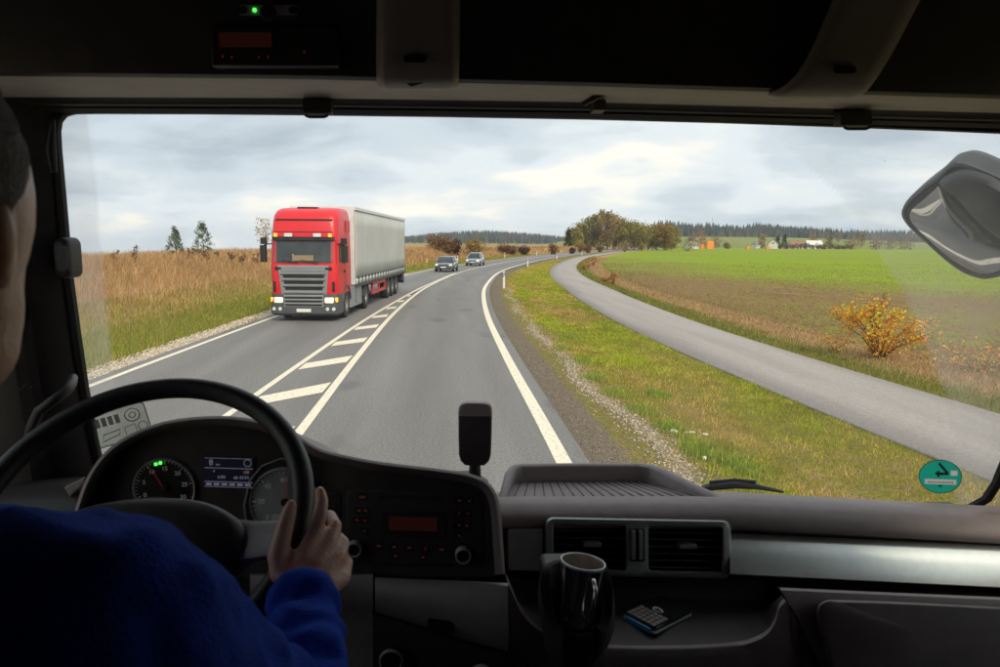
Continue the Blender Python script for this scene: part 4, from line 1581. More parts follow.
def front_y(z):
    zs = [0.92, 1.86, 1.95, 2.78, 2.96, 3.40, 3.60, 3.74, 3.83]
    ys = [0.03, 0.0, 0.02, 0.14, 0.16, 0.24, 0.34, 0.52, 0.82]
    return float(np.interp(z, zs, ys))


def front_panel(name, x0, x1, z0, z1, off, m, parent, x0b=None, x1b=None, thick=0.03):
    """panel following the cab front; its bottom edge may be narrower"""
    x0b, x1b = (x0 if x0b is None else x0b), (x1 if x1b is None else x1b)

    def row(v, o_):
        pts = []
        for k in range(17):
            u = k / 16
            a, b2 = x0b + (x0 - x0b) * v, x1b + (x1 - x1b) * v
            x = a + (b2 - a) * u
            z = z0 + (z1 - z0) * v
            q = max(0.0, abs(x) - 0.96)
            pts.append(Vector((x, front_y(z) - o_ + q * q * 2.2, z)))
        return pts
    vs = [0, 0.03, 0.25, 0.5, 0.75, 0.97, 1.0]
    return MB().patch([row(0, off - thick)] + [row(v, off - (0.006 if v in (0, 1.0) else 0)) for v in vs] + [row(1, off - thick)]).build(name, m, parent)


M['cab_dark'] = mat('painted_cab_shade', (0.016, 0.019, 0.019), (0.05, 0.055, 0.052), 2.2, 0.8)
front_panel("cab_shade_sheet", -1.09, 1.09, 1.985, 2.725, 0.008, M['cab_dark'], TR, thick=0.012)  # dark sheet laid on the body, painted as shade behind the glass
ws = front_panel("windscreen", -1.10, 1.10, 1.98, 2.73, 0.045, glass_mat("truck_windscreen", (0.80, 0.86, 0.84), 0.02, 1.6), TR, thick=0.04)
for s_ in (-1, 1):
    MB().bar((s_ * 0.35 + 0.2, -0.045, 2.00), (s_ * 0.35 - 0.42, -0.03, 2.07), 0.03).build("wiper_blade", M['black'], ws)
MB().box(-0.36, 0.36, front_y(2.1) - 0.025, front_y(2.1) - 0.012, 2.06, 2.24).build("dashboard_board", M['wood_tan'], TR)
MB().box(-0.40, -0.34, front_y(2.1) - 0.027, front_y(2.1) - 0.013, 2.02, 2.28).build("board_edge", M['wood_tan'], TR)
# sun visor with lamps
vis = front_panel("sun_visor", -1.13, 1.13, 2.74, 2.86, 0.10, M['black'], TR, thick=0.14)
for x, m_ in ((-0.98, 'amber'), (-0.52, 'lamp_clear'), (0.52, 'lamp_clear'), (0.98, 'amber')):
    wv = 0.06 if m_ == 'amber' else 0.14
    MB().box(x - wv, x + wv, -0.02, 0.07, 2.85, 2.97).build("roof_lamp", M[m_], TR, bevel=0.015)
MB().box(-1.02, 1.02, front_y(3.4) - 0.012, front_y(3.4) + 0.05, 3.40, 3.455).build("panel_seam", M['black'], TR)
MB().box(-1.05, 1.05, front_y(3.02) - 0.010, front_y(3.02) + 0.04, 3.005, 3.03).build("panel_seam", M['black'], TR)
hat = MB().box(-0.42, 0.30, 0.85, 1.35, 3.80, 3.885).build("roof_hatch", M['black'], TR, bevel=0.02)
# grille panel: grey surround with slats and dark gaps
gp = front_panel("grille", -0.92, 0.92, 0.56, 1.90, 0.03, M['grey_paint'], TR, -0.78, 0.78, thick=0.05)
for i in range(5):
    z = 1.56 - i * 0.205 - (0.03 if i > 2 else 0)
    hwid = 0.80 - 0.03 * i
    front_panel("grille_gap", -hwid + 0.06, hwid - 0.06, z - 0.085, z + 0.02, 0.036, M['black'], gp, thick=0.02)
    MB().loft([[Vector((sx2 * hwid, front_y(z) - 0.03 + a, z + b)) for a, b in ((0.0, 0.02), (-0.045, 0.035), (-0.065, 0.075), (-0.03, 0.105), (0.0, 0.105))]
               for sx2 in (-1, 1)]).build("grille_slat", M['grey_paint'], gp)
front_panel("badge_panel", -0.82, 0.82, 1.68, 1.86, 0.045, M['grey_paint'], gp, -0.76, 0.76, thick=0.02)
for s_ in (-1, 1):
    MB().box(s_ * 1.07 - 0.045, s_ * 1.07 + 0.045, -0.012, 0.06, 1.02, 1.36).build("air_slot", M['black'], TR, bevel=0.015)
    MB().box(s_ * 0.90 - 0.13, s_ * 0.90 + 0.13, -0.03, 0.04, 1.74, 1.85).build("handle_recess", M['black'], TR, bevel=0.02)
# bumper
bmp = MB().loft([plan_ring(-0.02, 0.8, 1.18, 0.20, 0.20), plan_ring(-0.09, 0.8, 1.25, 0.22, 0.28), plan_ring(-0.09, 0.8, 1.25, 0.22, 0.55), plan_ring(-0.03, 0.8, 1.24, 0.22, 0.93)]).build("bumper", M['dark_grey'], TR)
for s_ in (-1, 1):
    hl = MB().loft([plan_ring(-0.112, 0.2, 0.15, 0.05, 0.64), plan_ring(-0.112, 0.2, 0.175, 0.05, 0.66), plan_ring(-0.10, 0.2, 0.175, 0.05, 0.79), plan_ring(-0.08, 0.2, 0.16, 0.05, 0.82)])
    hl.v = [(x + s_ * 0.93, y + max(0.0, x * s_ - 0.05) * 0.45, z) for x, y, z in hl.v]
    h_ = hl.build("headlight", M['lamp'], TR)
    MB().box(s_ * 1.16 - 0.06, s_ * 1.16 + 0.06, -0.03, 0.08, 0.66, 0.82).build("indicator", M['amber'], h_, bevel=0.02)
    for k in (0, 1):
        xx = s_ * (0.86 + 0.22 * k)
        MB().lathe([(0.001, 0.03), (0.055, 0.03), (0.065, 0.0), (0.065, -0.05)], 14, Matrix.Translation((xx, -0.085, 0.43)) @ Matrix.Rotation(R(90), 4, 'X')).build("fog_lamp", M['lamp_clear'], bmp)
MB().box(-0.26, 0.26, -0.105, -0.088, 0.33, 0.44).build("number_plate", M['plate'], bmp)
lg = MB().box(-0.72, 0.72, -0.108, -0.05, 0.50, 0.91).build("lower_grille", M['grey_paint'], TR, bevel=0.012)
for k in range(3):
    z = 0.56 + k * 0.125
    MB().box(-0.66 - 0.01 * k, 0.66 + 0.01 * k, -0.112, -0.100, z - 0.028, z + 0.030).build("grille_gap", M['black'], lg)
    MB().box(-0.70, 0.70, -0.135, -0.109, z + 0.034, z + 0.085).build("grille_slat", M['grey_paint'], lg, bevel=0.012)
# sides
for s_ in (-1, 1):
    X = s_ * 1.226
    sw = MB().prism([(X, 0.34, 2.02), (X, 1.20, 1.92), (X, 1.20, 2.66), (X, 0.42, 2.66)], (s_ * 0.012, 0, 0)).build("side_window", M['veh_glass'], TR)
    dr = MB().box(min(X, X + s_ * 0.006), max(X, X + s_ * 0.006), 1.25, 1.275, 0.95, 2.75).build("door_seam", M['black'], TR)
    MB().box(min(X, X + s_ * 0.03), max(X, X + s_ * 0.03), 0.98, 1.18, 1.62, 1.72).build("door_handle", M['black'], TR, bevel=0.01)
    MB().prism([(X, 1.32, 3.05), (X, 2.1, 3.05), (X, 2.1, 3.45), (X, 1.5, 3.45)], (s_ * 0.006, 0, 0)).build("side_panel", M['red_paint'], TR)
    # mirrors on arms
    mr = MB().loft([plan_ring(-0.09, 0.09, 0.11, 0.06, z) for z in (2.00, 2.06, 2.52, 2.57)])
    mr.v = [(x + s_ * 1.47, y + 0.12, z) for x, y, z in mr.v]
    mo = mr.build("mirror", M['black'], TR, smooth=50)
    m2 = MB().loft([plan_ring(-0.08, 0.08, 0.10, 0.05, z) for z in (2.60, 2.63, 2.79, 2.82)])
    m2.v = [(x + s_ * 1.45, y + 0.12, z) for x, y, z in m2.v]
    m2.build("wide_mirror", M['black'], mo, smooth=50)
    MB().tube([(s_ * 1.2, 0.25, 2.62), (s_ * 1.35, 0.16, 2.6), (s_ * 1.47, 0.12, 2.55)], 0.025, 6).build("mirror_arm", M['black'], mo)
    # wheel arch and steps
    rr = [[Vector((s_ * xo, 1.42 + ra * math.cos(a), 0.52 + ra * math.sin(a))) for xo, ra in ((0.90, 0.60), (1.24, 0.60), (1.25, 0.66), (0.90, 0.70))] for a in [R(12 + 156 * k / 10) for k in range(11)]]
    MB().loft(rr).build("wheel_arch", M['dark_grey'], TR)
    st = MB().box(s_ * 1.0 - 0.22, s_ * 1.0 + 0.22, 0.60, 0.84, 0.30, 0.36).build("step", M['dark_grey'], TR)
    # side fairing behind the front wheel, tank
    MB().loft([plan_ring(2.08, 4.15, 0.16, 0.06, z) for z in (0.30, 0.36, 1.0, 1.06)]).build("side_fairing", M['grey_paint'] if s_ > 0 else M['dark_grey'], TR).location.x += s_ * 1.06
    MB().box(s_ * 1.225 - 0.006, s_ * 1.225 + 0.006, 2.95, 2.97, 0.40, 1.0).build("fairing_seam", M['black'], TR)
    wheel(TR, s_ * 1.06, 1.42, 0.50, 0.31, s_)
    wheel(TR, s_ * 0.98, 5.05, 0.50, 0.50, s_)
    # mudguard over the drive axle
    rr = [[Vector((s_ * xo, 5.05 + ra * math.cos(a), 0.52 + ra * math.sin(a))) for xo, ra in ((0.7, 0.56), (1.24, 0.56), (1.24, 0.60), (0.7, 0.60))] for a in [R(5 + 170 * k / 10) for k in range(11)]]
    MB().loft(rr).build("mudguard", M['chassis'], TR)
MB().box(-0.45, 0.45, 0.9, 6.2, 0.55, 0.98).build("chassis_frame", M['chassis'], TR)
MB().box(-1.1, 1.1, 2.26, 2.70, 1.0, 1.9).build("cab_rear_unit", M['chassis'], TR)
# trailer
TY0, TY1 = 2.85, 16.45
nb = 60
for s_ in (-1, 1):
    rows = []
    for zz in (1.30, 1.9, 2.6, 3.3, 3.88):
        rows.append([Vector((s_ * (1.265 + 0.010 * math.sin(k * 1.9) * (1 if 0 < k < nb else 0) * math.sin((zz - 1.3) / 2.58 * math.pi)), TY0 + (TY1 - TY0) * k / nb, zz)) for k in range(nb + 1)])
    cur = MB().patch(rows).build("side_curtain", M['tarp'], TR, smooth=60, solid=0.01)
    val = MB().patch([[Vector((s_ * (1.272 + (0.012 if k % 2 else 0)), TY0 + (TY1 - TY0) * k / 40, zz)) for k in range(41)] for zz in (1.10, 1.32)]).build("curtain_valance", M['tarp'], cur, solid=0.01)
    for k in range(19):
        yy = TY0 + 0.4 + k * (TY1 - TY0 - 0.8) / 18
        if s_ > 0:
            sb = MB()
            sb.box(1.292, 1.302, yy - 0.045, yy + 0.045, 1.13, 1.40)
            sb.box(1.292, 1.300, yy + 0.045, yy + 0.20, 1.30, 1.36)
            sb.build("strap_buckle", M['black'], cur)
    MB().box(s_ * 1.27 - 0.03, s_ * 1.27 + 0.03, TY0 - 0.02, TY1, 3.88, 3.99).build("roof_rail", M['white_metal'], TR)
    MB().box(s_ * 1.25 - 0.04, s_ * 1.25 + 0.04, TY0, TY1, 1.0, 1.10).build("side_rail", M['chassis'], TR)
MB().box(-1.24, 1.24, TY0 - 0.015, TY0 + 0.06, 1.1, 3.99).build("front_wall", M['white_metal'], TR)
MB().box(-1.24, 1.24, TY1 - 0.06, TY1 + 0.015, 1.1, 3.98).build("rear_door", M['white_metal'], TR)
MB().loft([[Vector((-1.24, y, 3.97)), Vector((1.24, y, 3.97)), Vector((1.0, y, 4.02)), Vector((-1.0, y, 4.02))] for y in (TY0, TY1)]).build("trailer_roof", M['white_metal'], TR)
MB().box(-1.2, 1.2, TY0, TY1, 1.02, 1.10).build("trailer_floor", M['chassis'], TR)
for s_ in (-1, 1):
    MB().box(s_ * 0.55 - 0.06, s_ * 0.55 + 0.06, TY0 + 0.6, TY1 - 0.2, 0.72, 1.02).build("frame_beam", M['red_rail'], TR)
    g_ = MB()
    g_.bar((s_ * 1.2, 6.5, 0.92), (s_ * 1.2, 9.9, 0.92), 0.05, 0.13)
    g_.bar((s_ * 1.2, 6.5, 0.55), (s_ * 1.2, 9.9, 0.55), 0.05, 0.13)
    for yy in (6.56, 8.2, 9.84):
        g_.bar((s_ * 1.19, yy, 0.5), (s_ * 1.19, yy, 1.02), 0.06, 0.10)
    g_.build("side_guard", M['red_rail'], TR)
    MB().bar((s_ * 0.95, 5.95, 0.35), (s_ * 0.95, 5.95, 1.02), 0.14).build("landing_leg", M['chassis'], TR)
    for yy in (10.75, 12.06, 13.37):
        wheel(TR, s_ * 1.03, yy, 0.50, 0.40, s_)
    MB().box(s_ * 1.0 - 0.2, s_ * 1.0 + 0.2, 14.1, 14.14, 0.25, 0.95).build("mud_flap", M['black'], TR)
    MB().box(s_ * 1.0 - 0.22, s_ * 1.0 + 0.22, 15.6, 16.3, 0.62, 1.0).build("rear_box", M['chassis'], TR)
MB().box(-1.2, 1.2, 16.2, 16.4, 0.45, 0.62).build("rear_bumper", M['chassis'], TR)


# ------------------------------------------------------------------ the two cars
def car(name, lab, y, off, body, length=4.3, h=1.47, lit=True, dark=False):
    slope = float((gx(y + 3) - gx(y - 3)) / 6)
    t = thing(name, lab, "car", (float(gx(y)) + off, y, 0.0), -math.atan(slope), None)

    def sec(yy, hw, z0, z1, n=14):
        pts = []
        for i in range(n):
            a = 2 * math.pi * (i + 0.5) / n
            c_, s_ = math.cos(a), math.sin(a)
            q = 0.42
            pts.append(Vector((hw * math.copysign(abs(c_) ** q, c_), yy, (z0 + z1) / 2 + (z1 - z0) / 2 * math.copysign(abs(s_) ** q, s_))))
        return pts
    L_ = length
    MB().loft([sec(0.0, 0.60, 0.36, 0.60), sec(0.06, 0.76, 0.27, 0.69), sec(0.35, 0.86, 0.23, 0.78), sec(1.15, 0.895, 0.22, 0.92), sec(2.2, 0.90, 0.22, 0.96),
               sec(L_ - 0.7, 0.89, 0.24, 0.98), sec(L_ - 0.15, 0.82, 0.30, 0.94), sec(L_, 0.70, 0.40, 0.85)]).build("body", body, t, smooth=50)

    def gh(z, y0, y1, hw, rb):
        return plan_ring(y0, y1, hw, rb, z, 3)
    z0, z1 = 0.90, h - 0.05
    cabn = MB().loft([gh(z0, 0.95, L_ - 0.25, 0.82, 0.25), gh((z0 + z1) / 2, 1.38, L_ - 0.42, 0.73, 0.22), gh(z1, 1.85, L_ - 0.70, 0.62, 0.2)]).build("window_glass", M['veh_glass'], t, smooth=50)
    MB().loft([gh(z1 - 0.02, 1.80, L_ - 0.62, 0.64, 0.2), gh(h - 0.01, 1.95, L_ - 0.75, 0.58, 0.2), gh(h + 0.01, 2.2, L_ - 1.0, 0.45, 0.15)]).build("roof", body, t, smooth=60)
    for s_ in (-1, 1):
        MB().bar((s_ * 0.79, 1.02, z0), (s_ * 0.62, 1.85, z1), 0.07).build("pillar", body, t)
        MB().bar((s_ * 0.80, 2.5, z0), (s_ * 0.635, 2.5, z1), 0.07).build("pillar", body, t)
        MB().ball((s_ * 0.97, 1.25, 0.98), (0.11, 0.06, 0.07), 10, 7).build("mirror", body, t)
        hl = MB().ball((s_ * 0.62, 0.13, 0.64), (0.17, 0.12, 0.075), 12, 8).build("headlight", M['lamp'] if lit else M['lamp_clear'], t)
        wheel(t, s_ * 0.80, 0.85, 0.31, 0.20, s_)
        wheel(t, s_ * 0.80, L_ - 0.85, 0.31, 0.20, s_)
        MB().ball((s_ * 0.60, 0.05, 0.38), (0.12, 0.05, 0.05), 8, 6).build("air_intake", M['black'], t)
    gr = MB().box(-0.40, 0.40, -0.03, 0.10, 0.52, 0.64).build("grille", M['black'], t, bevel=0.02)
    MB().box(-0.42, 0.42, -0.035, 0.05, 0.645, 0.665).build("chrome_bar", M['chrome'], gr)
    MB().box(-0.26, 0.26, -0.045, 0.0, 0.40, 0.51).build("number_plate", M['plate'], t)
    MB().box(-0.62, 0.62, -0.005, 0.15, 0.24, 0.34).build("lower_intake", M['black'], t, bevel=0.02)
    return t


M['car_dark'] = mat('dark_blue_grey_paint', (0.08, 0.098, 0.125), (0.10, 0.118, 0.145), 3, 0.20, coat=0.8)
M['car_silver'] = mat('silver_blue_paint', (0.36, 0.42, 0.47), (0.40, 0.46, 0.51), 3, 0.28, metal=0.5, coat=0.8)
car("dark_car", "dark hatchback with lit headlights, first car behind the red truck", 64.0, -5.15, M['car_dark'], 4.25, 1.42)
car("silver_car", "silver car with lit headlights following the dark hatchback", 81.5, -5.15, M['car_silver'], 4.3, 1.54)

# ------------------------------------------------------------------ the cab we sit in
CAB = thing("truck_cab", "dark truck cab interior with dashboard, windscreen and steering wheel", "truck cab", (0.24, 0.7, 1.30), 0, None, (0.24, 0.7, 1.30))


def pbox(mb, px0, px1, py0, py1, Y0, Y1, shear=0.0):
    """box whose face towards us spans the given picture rectangle at distance Y0"""
    q = [sight(px0, py0, Y0), sight(px1, py0 + shear * (px1 - px0), Y0), sight(px1, py1 + shear * (px1 - px0), Y0), sight(px0, py1, Y0)]
    return mb.prism(q, (0, Y1 - Y0, 0))


def spatch(mb, rows):
    return mb.patch([[sight(*p) for p in r] for r in rows])


# shell: floor, roof, back wall, doors with window openings
sh = CAB
MB().box(-0.93, 1.41, -0.80, 1.80, 1.24, 1.30).build("floor", M['plastic_dark'], sh)
MB().box(-0.93, 1.41, -0.80, 1.62, 3.44, 3.50).build("roof_lining", M['lining'], sh)
MB().box(-0.93, 1.41, -0.86, -0.801, 1.24, 3.50).build("rear_wall", M['lining'], sh)
for s_, x0, x1 in ((-1, -0.99, -0.931), (1, 1.411, 1.47)):
    d = MB()
    d.box(x0, x1, -0.80, 1.62, 1.24, 2.00)
    d.box(x0, x1, -0.80, 1.62, 2.98, 3.50)
    d.box(x0, x1, -0.80, 0.72, 2.0001, 2.9799)
    d.box(x0, x1, 1.42, 1.62, 2.0001, 2.9799)
    dr = d.build("door", M['plastic_dark'], sh)
    MB().box((x0 + x1) / 2 - 0.003, (x0 + x1) / 2 + 0.003, 0.72, 1.42, 2.00, 2.98).build("side_window", glass_mat("side_glass_%d" % (s_ + 1), (0.92, 0.94, 0.93)), dr)
MB().box(-0.95, 1.43, 1.84, 1.90, 0.75, 1.90).build("front_panel", M['plastic_dark'], sh)

# windscreen with the film of dirt the wipers do not reach
gxs = np.linspace(-0.93, 1.41, 420)
gzs = np.linspace(1.93, 3.06, 120)
GX, GZ = np.meshgrid(gxs, gzs)
q_ = (GX - 0.24) / 1.12
GY = 1.82 - 0.05 * q_ ** 2 - 0.17 * q_ ** 6 - (GZ - 2.05) * 0.13 + 0.004
ii = np.arange(GX.size).reshape(GX.shape)
Q = np.stack([ii[:-1, :-1], ii[:-1, 1:], ii[1:, 1:], ii[1:, :-1]], -1).reshape(-1, 4)
wme = np_mesh("windscreen", np.stack([GX, GY, GZ], -1).reshape(-1, 3), Q)
rb = [on_screen(*p) for p in ((770, 128), (845, 200), (904, 290), (924, 336), (947, 394), (956, 450), (957, 520))]
lb = [on_screen(*p) for p in ((86, 110), (96, 180), (98, 225), (104, 290), (111, 358), (116, 420), (120, 500))]


def bound(pts):
    p = sorted([(v.z, v.x) for v in pts])
    return np.interp(GZ, [a for a, b in p], [b for a, b in p])


film = smooth(-0.003, 0.004, GX - bound(rb))
film = film * (1 - 0.55 * smooth(2.55, 2.9, GZ))
film = np.maximum(film, smooth(-0.003, 0.004, bound(lb) - GX))
fa = wme.attributes.new("film", 'FLOAT', 'POINT')
fa.data.foreach_set("value", film.astype(np.float32).ravel())


def windscreen_mat():
    m = glass_mat("windscreen_glass", (0.965, 0.975, 0.965), 0.0, 0.8)
    N, L = m.node_tree.nodes, m.node_tree.links
    out = N["Material Output"]
    clean = out.inputs["Surface"].links[0].from_socket
    a = N.new("ShaderNodeAttribute")
    a.attribute_name = "film"
    t = N.new("ShaderNodeTexCoord")
    n = N.new("ShaderNodeTexNoise")
    n.inputs["Scale"].default_value = 9.0
    n.inputs["Detail"].default_value = 7.0
    L.new(t.outputs["Object"], n.inputs["Vector"])
    r_ = N.new("ShaderNodeMapRange")
    r_.inputs[1].default_value, r_.inputs[2].default_value = 0.3, 0.75
    r_.inputs[3].default_value, r_.inputs[4].default_value = 0.15, 0.33
    L.new(n.outputs["Fac"], r_.inputs[0])
    mu = N.new("ShaderNodeMath")
    mu.operation = 'MULTIPLY'
    L.new(a.outputs["Fac"], mu.inputs[0])
    L.new(r_.outputs[0], mu.inputs[1])
    ad = N.new("ShaderNodeMath")
    ad.operation = 'ADD'
    ad.inputs[1].default_value = 0.012
    L.new(mu.outputs[0], ad.inputs[0])
    tr = N.new("ShaderNodeBsdfTranslucent")
    tr.inputs["Color"].default_value = (0.80, 0.79, 0.76, 1)
    vo = N.new("ShaderNodeTexVoronoi")         # dried specks and insect marks
    vo.inputs["Scale"].default_value = 26.0
    L.new(t.outputs["Object"], vo.inputs["Vector"])
    sz_ = N.new("ShaderNodeSeparateColor")
    L.new(vo.outputs["Color"], sz_.inputs[0])
    thr = N.new("ShaderNodeMapRange")
    thr.inputs[1].default_value, thr.inputs[2].default_value = 0.80, 1.0
    thr.inputs[3].default_value, thr.inputs[4].default_value = 0.0, 0.075
    L.new(sz_.outputs[0], thr.inputs[0])
    lt = N.new("ShaderNodeMath")
    lt.operation = 'LESS_THAN'
    L.new(vo.outputs["Distance"], lt.inputs[0])
    L.new(thr.outputs[0], lt.inputs[1])
    sp_ = N.new("ShaderNodeMath")
    sp_.operation = 'MULTIPLY_ADD'
    sp_.inputs[1].default_value = 0.22
    L.new(lt.outputs[0], sp_.inputs[0])
    L.new(ad.outputs[0], sp_.inputs[2])
    ms = N.new("ShaderNodeMixShader")
    L.new(sp_.outputs[0], ms.inputs[0])
    L.new(clean, ms.inputs[1])
    L.new(tr.outputs[0], ms.inputs[2])
    L.new(ms.outputs[0], out.inputs["Surface"])
    return m


wso = link_mesh("windscreen", wme, windscreen_mat(), CAB, smooth=180)

# frame: gasket, pillars and header round the glass
outl = [(118, 520), (105, 470), (98, 440), (88, 385), (80, 330), (72, 270), (66, 200), (61.5, 150), (60.5, 132), (62, 122), (67, 116), (76, 113.5), (100, 113.2), (200, 113.6), (300, 114.6), (450, 116.5),
        (590, 119), (720, 122.5), (850, 127), (940, 130.5), (1020, 134), (1036, 138), (1044, 148), (1046, 160), (1045, 200), (1039, 300), (1024, 400), (1003, 455), (992, 482), (982, 497), (968, 505), (940, 506), (850, 501), (735, 495), (600, 494), (400, 500), (250, 510)]
op = [on_screen(*p) for p in outl]
nn = len(op)
nrm = []
for i in range(nn):
    a, b = op[i - 1], op[(i + 1) % nn]
    tx, tz = b.x - a.x, b.z - a.z
    l_ = math.hypot(tx, tz)
    nrm.append((-tz / l_, tx / l_))          # outline runs clockwise seen from inside: this points outwards


def frame_ring(out, dy):
    r_ = []
    for p, (nx_, nz_) in zip(op, nrm):
        x, z = p.x + nx_ * out, p.z + nz_ * out
        r_.append(Vector((x, screen_y(p.x, p.z) + dy, z)))
    return r_


MB().loft([frame_ring(-0.002, 0.0), frame_ring(0.0, -0.012), frame_ring(0.012, -0.016), frame_ring(0.02, -0.010)], cap=False).build("windscreen_gasket", M['black'], CAB, smooth=60)
fr = MB().patch([frame_ring(a, b)[:29] for a, b in ((0.014, -0.008), (0.018, -0.03), (0.05, -0.055), (0.085, -0.065), (0.10, -0.10), (0.20, -0.14), (0.30, -0.22))])
# keep the upright pillars and the sill; the header has its own parts
fro = fr.build("windscreen_pillar", M['holder'], CAB, smooth=50)
# knob and strap on the left pillar, grab handle
kb = MB()
c0 = sight(61, 258, 1.50)
kb.loft([[c0 + Vector((x * s2, dy, z * s2)) for x, z in rrect(-0.016, 0.016, -0.043, 0.043, 0.0155)] for s2, dy in ((1.0, 0.05), (1.0, 0.012), (0.92, 0.002), (0.7, -0.002))])
kn = kb.build("pillar_knob", M['plastic_dark'], CAB, smooth=50)
MB().loft([[c0 + Vector((0.004 + x, -0.001, z)) for x, z in rrect(-0.011, 0.011, -0.030, 0.030, 0.010)], [c0 + Vector((0.004 + x * 0.9, -0.005, z * 0.9)) for x, z in rrect(-0.011, 0.011, -0.030, 0.030, 0.010)]]).build("knob_face", M['plastic_dark'], kn)
MB().tube([sight(53, 120, 1.40), sight(51, 150, 1.40), sight(54, 172, 1.40)], [0.004, 0.009, 0.006], 8).build("blind_cord", M['black'], CAB)
gh_ = [sight(*p) for p in ((26, 452, 1.32), (31, 428, 1.27), (39, 411, 1.25), (54, 400, 1.25), (67, 391, 1.27), (72, 383, 1.32), (73, 378, 1.40))]
MB().tube(gh_, 0.0088, 10).build("grab_handle", M['plastic_dark'], CAB, smooth=60)

# overhead console
cols = list(range(-260, 1330, 60))


def fasc(px):
    return float(np.interp(px, [0, 300, 580, 1000], [76, 79, 86, 99]))


def under(px):
    return float(np.interp(px, [0, 300, 580, 890, 1000], [97, 98, 102, 110, 113]))


con = spatch(MB(), [[(p, -190, 1.10) for p in cols], [(p, -60, 1.17) for p in cols], [(p, fasc(p) - 30, 1.205) for p in cols], [(p, fasc(p) - 4, 1.215) for p in cols], [(p, fasc(p), 1.225) for p in cols]]).build("overhead_console", M['plastic_dark'], CAB, smooth=50, solid=-0.004)
spatch(MB(), [[(p, fasc(p) - 0.5, 1.225) for p in cols], [(p, fasc(p) + 3, 1.245) for p in cols], [(p, under(p) - 5, 1.42) for p in cols], [(p, under(p), 1.45) for p in cols]]).build("header_panel", M['header'], CAB, smooth=50)
# roller blind rail: two dark lips along the glass
rl = spatch(MB(), [[(p, under(p) - 0.5, 1.455) for p in cols], [(p, under(p) + 4, 1.47) for p in cols], [(p, under(p) + 7, 1.475) for p in cols], [(p, under(p) + 9, 1.50) for p in cols],
                   [(p, under(p) + 11, 1.50) for p in cols], [(p, under(p) + 15.6, 1.515) for p in cols], [(p, under(p) + 15, 1.56) for p in cols], [(p, under(p) + 9, 1.62) for p in cols]]).build("blind_rail", M['black'], CAB, smooth=30)
for px0, px1, py0 in ((303, 330, 98), (842, 872, 110)):
    tb = pbox(MB(), px0 - 1, px1 + 1, py0, py0 + 15, 1.44, 1.47).build("blind_bracket", M['black'], CAB, bevel=0.003)
    y_ = py0 + 19.0
    MB().tube([sight(px0 + 2, py0 + 13, 1.455), sight(px0 + 3, y_ - 1, 1.455), sight(px0 + 6, y_, 1.455), sight(px1 - 6, y_, 1.455), sight(px1 - 3, y_ - 1, 1.455), sight(px1 - 2, py0 + 13, 1.455)], 0.0030, 6).build("pull_loop", M['black'], tb)
br = pbox(MB(), 594, 606, 100, 110, 1.42, 1.46).build("visor_clip", M['plastic_dark'], CAB)
MB().tube([sight(583, 104, 1.38), sight(592, 99, 1.37), sight(612, 90, 1.36)], [0.005, 0.006, 0.004], 6).build("clip_arm", M['plastic_dark'], br)
# compartment flaps
M['flap'] = mat('flap_plastic', (0.30, 0.27, 0.26), (0.33, 0.30, 0.29), 20, 0.55, bump=0.05, bscale=800)


def flap(rows, slot, name="compartment_flap"):
    R_ = []
    for py, a, b, Y in rows:
        n_ = 10
        R_.append([(a + (b - a) * k / n_, py + (0 if 0 < k < n_ else -1.0), Y + (0.010 if k in (0, n_) else 0.0)) for k in range(n_ + 1)])
    o = spatch(MB(), R_).build(name, M['flap'], CAB, smooth=60, solid=-0.006)
    MB().loft([[sight(slot[0] + x, slot[1] + y, slot[2]) for x, y in rrect(-11.5, 11.5, -4, 4, 3.6)], [sight(slot[0] + x, slot[1] + y, slot[2] + 0.012) for x, y in rrect(-11, 11, -4, 4, 3.6)]]).build("finger_slot", M['black'], o)
    return o


fl = flap([(-120, 377, 460, 1.07), (-30, 377, 460, 1.125), (20, 376.5, 460, 1.150), (60, 376, 459.5, 1.168), (78, 376.5, 459, 1.180), (84, 377, 458.5, 1.195), (88, 379, 457, 1.215), (90, 383, 453, 1.235)], (415, 58.5, 1.160))
MB().prism([sight(406, 83, 1.183), sight(425, 82.5, 1.183), sight(411, 86.5, 1.188)], (0, 0.003, 0)).build("arrow_mark", M['black'], fl)
flap([(-120, 872, 962, 1.05), (-40, 850, 940, 1.11), (0, 833, 921, 1.135), (40, 816, 900, 1.158), (60, 806, 889, 1.168), (76, 796, 879, 1.178), (86, 785, 872, 1.190), (92, 776, 867, 1.203), (96, 768, 862, 1.218), (99, 775, 855, 1.235)], (845, 69.5, 1.160))
# map light bar with green lamp, tachograph
M['led_green'] = mat('green_led', (0.05, 0.5, 0.08), (0.05, 0.55, 0.08), 3, 0.4, emit=(0.10, 1.0, 0.12), estr=1.2)
M['red_display'] = mat('red_display', (0.035, 0.009, 0.008), (0.045, 0.011, 0.010), 40, 0.3, emit=(0.55, 0.12, 0.08), estr=0.012)
M['red_mark'] = mat('red_backlight', (0.1, 0.02, 0.02), (0.12, 0.02, 0.02), 40, 0.5, emit=(0.9, 0.16, 0.12), estr=0.024)
M['grey_bar'] = mat('grey_bar', (0.50, 0.48, 0.50), (0.55, 0.53, 0.55), 15, 0.5)
lb_ = MB().loft([[sight(268 + x, 10.5 + y, 1.178) for x, y in rrect(-31, 31, -5.5, 5.0, 4.5)], [sight(268 + x, 10.5 + y, 1.20) for x, y in rrect(-31, 31, -5.5, 5.0, 4.5)]]).build("reading_light", M['grey_bar'], CAB)
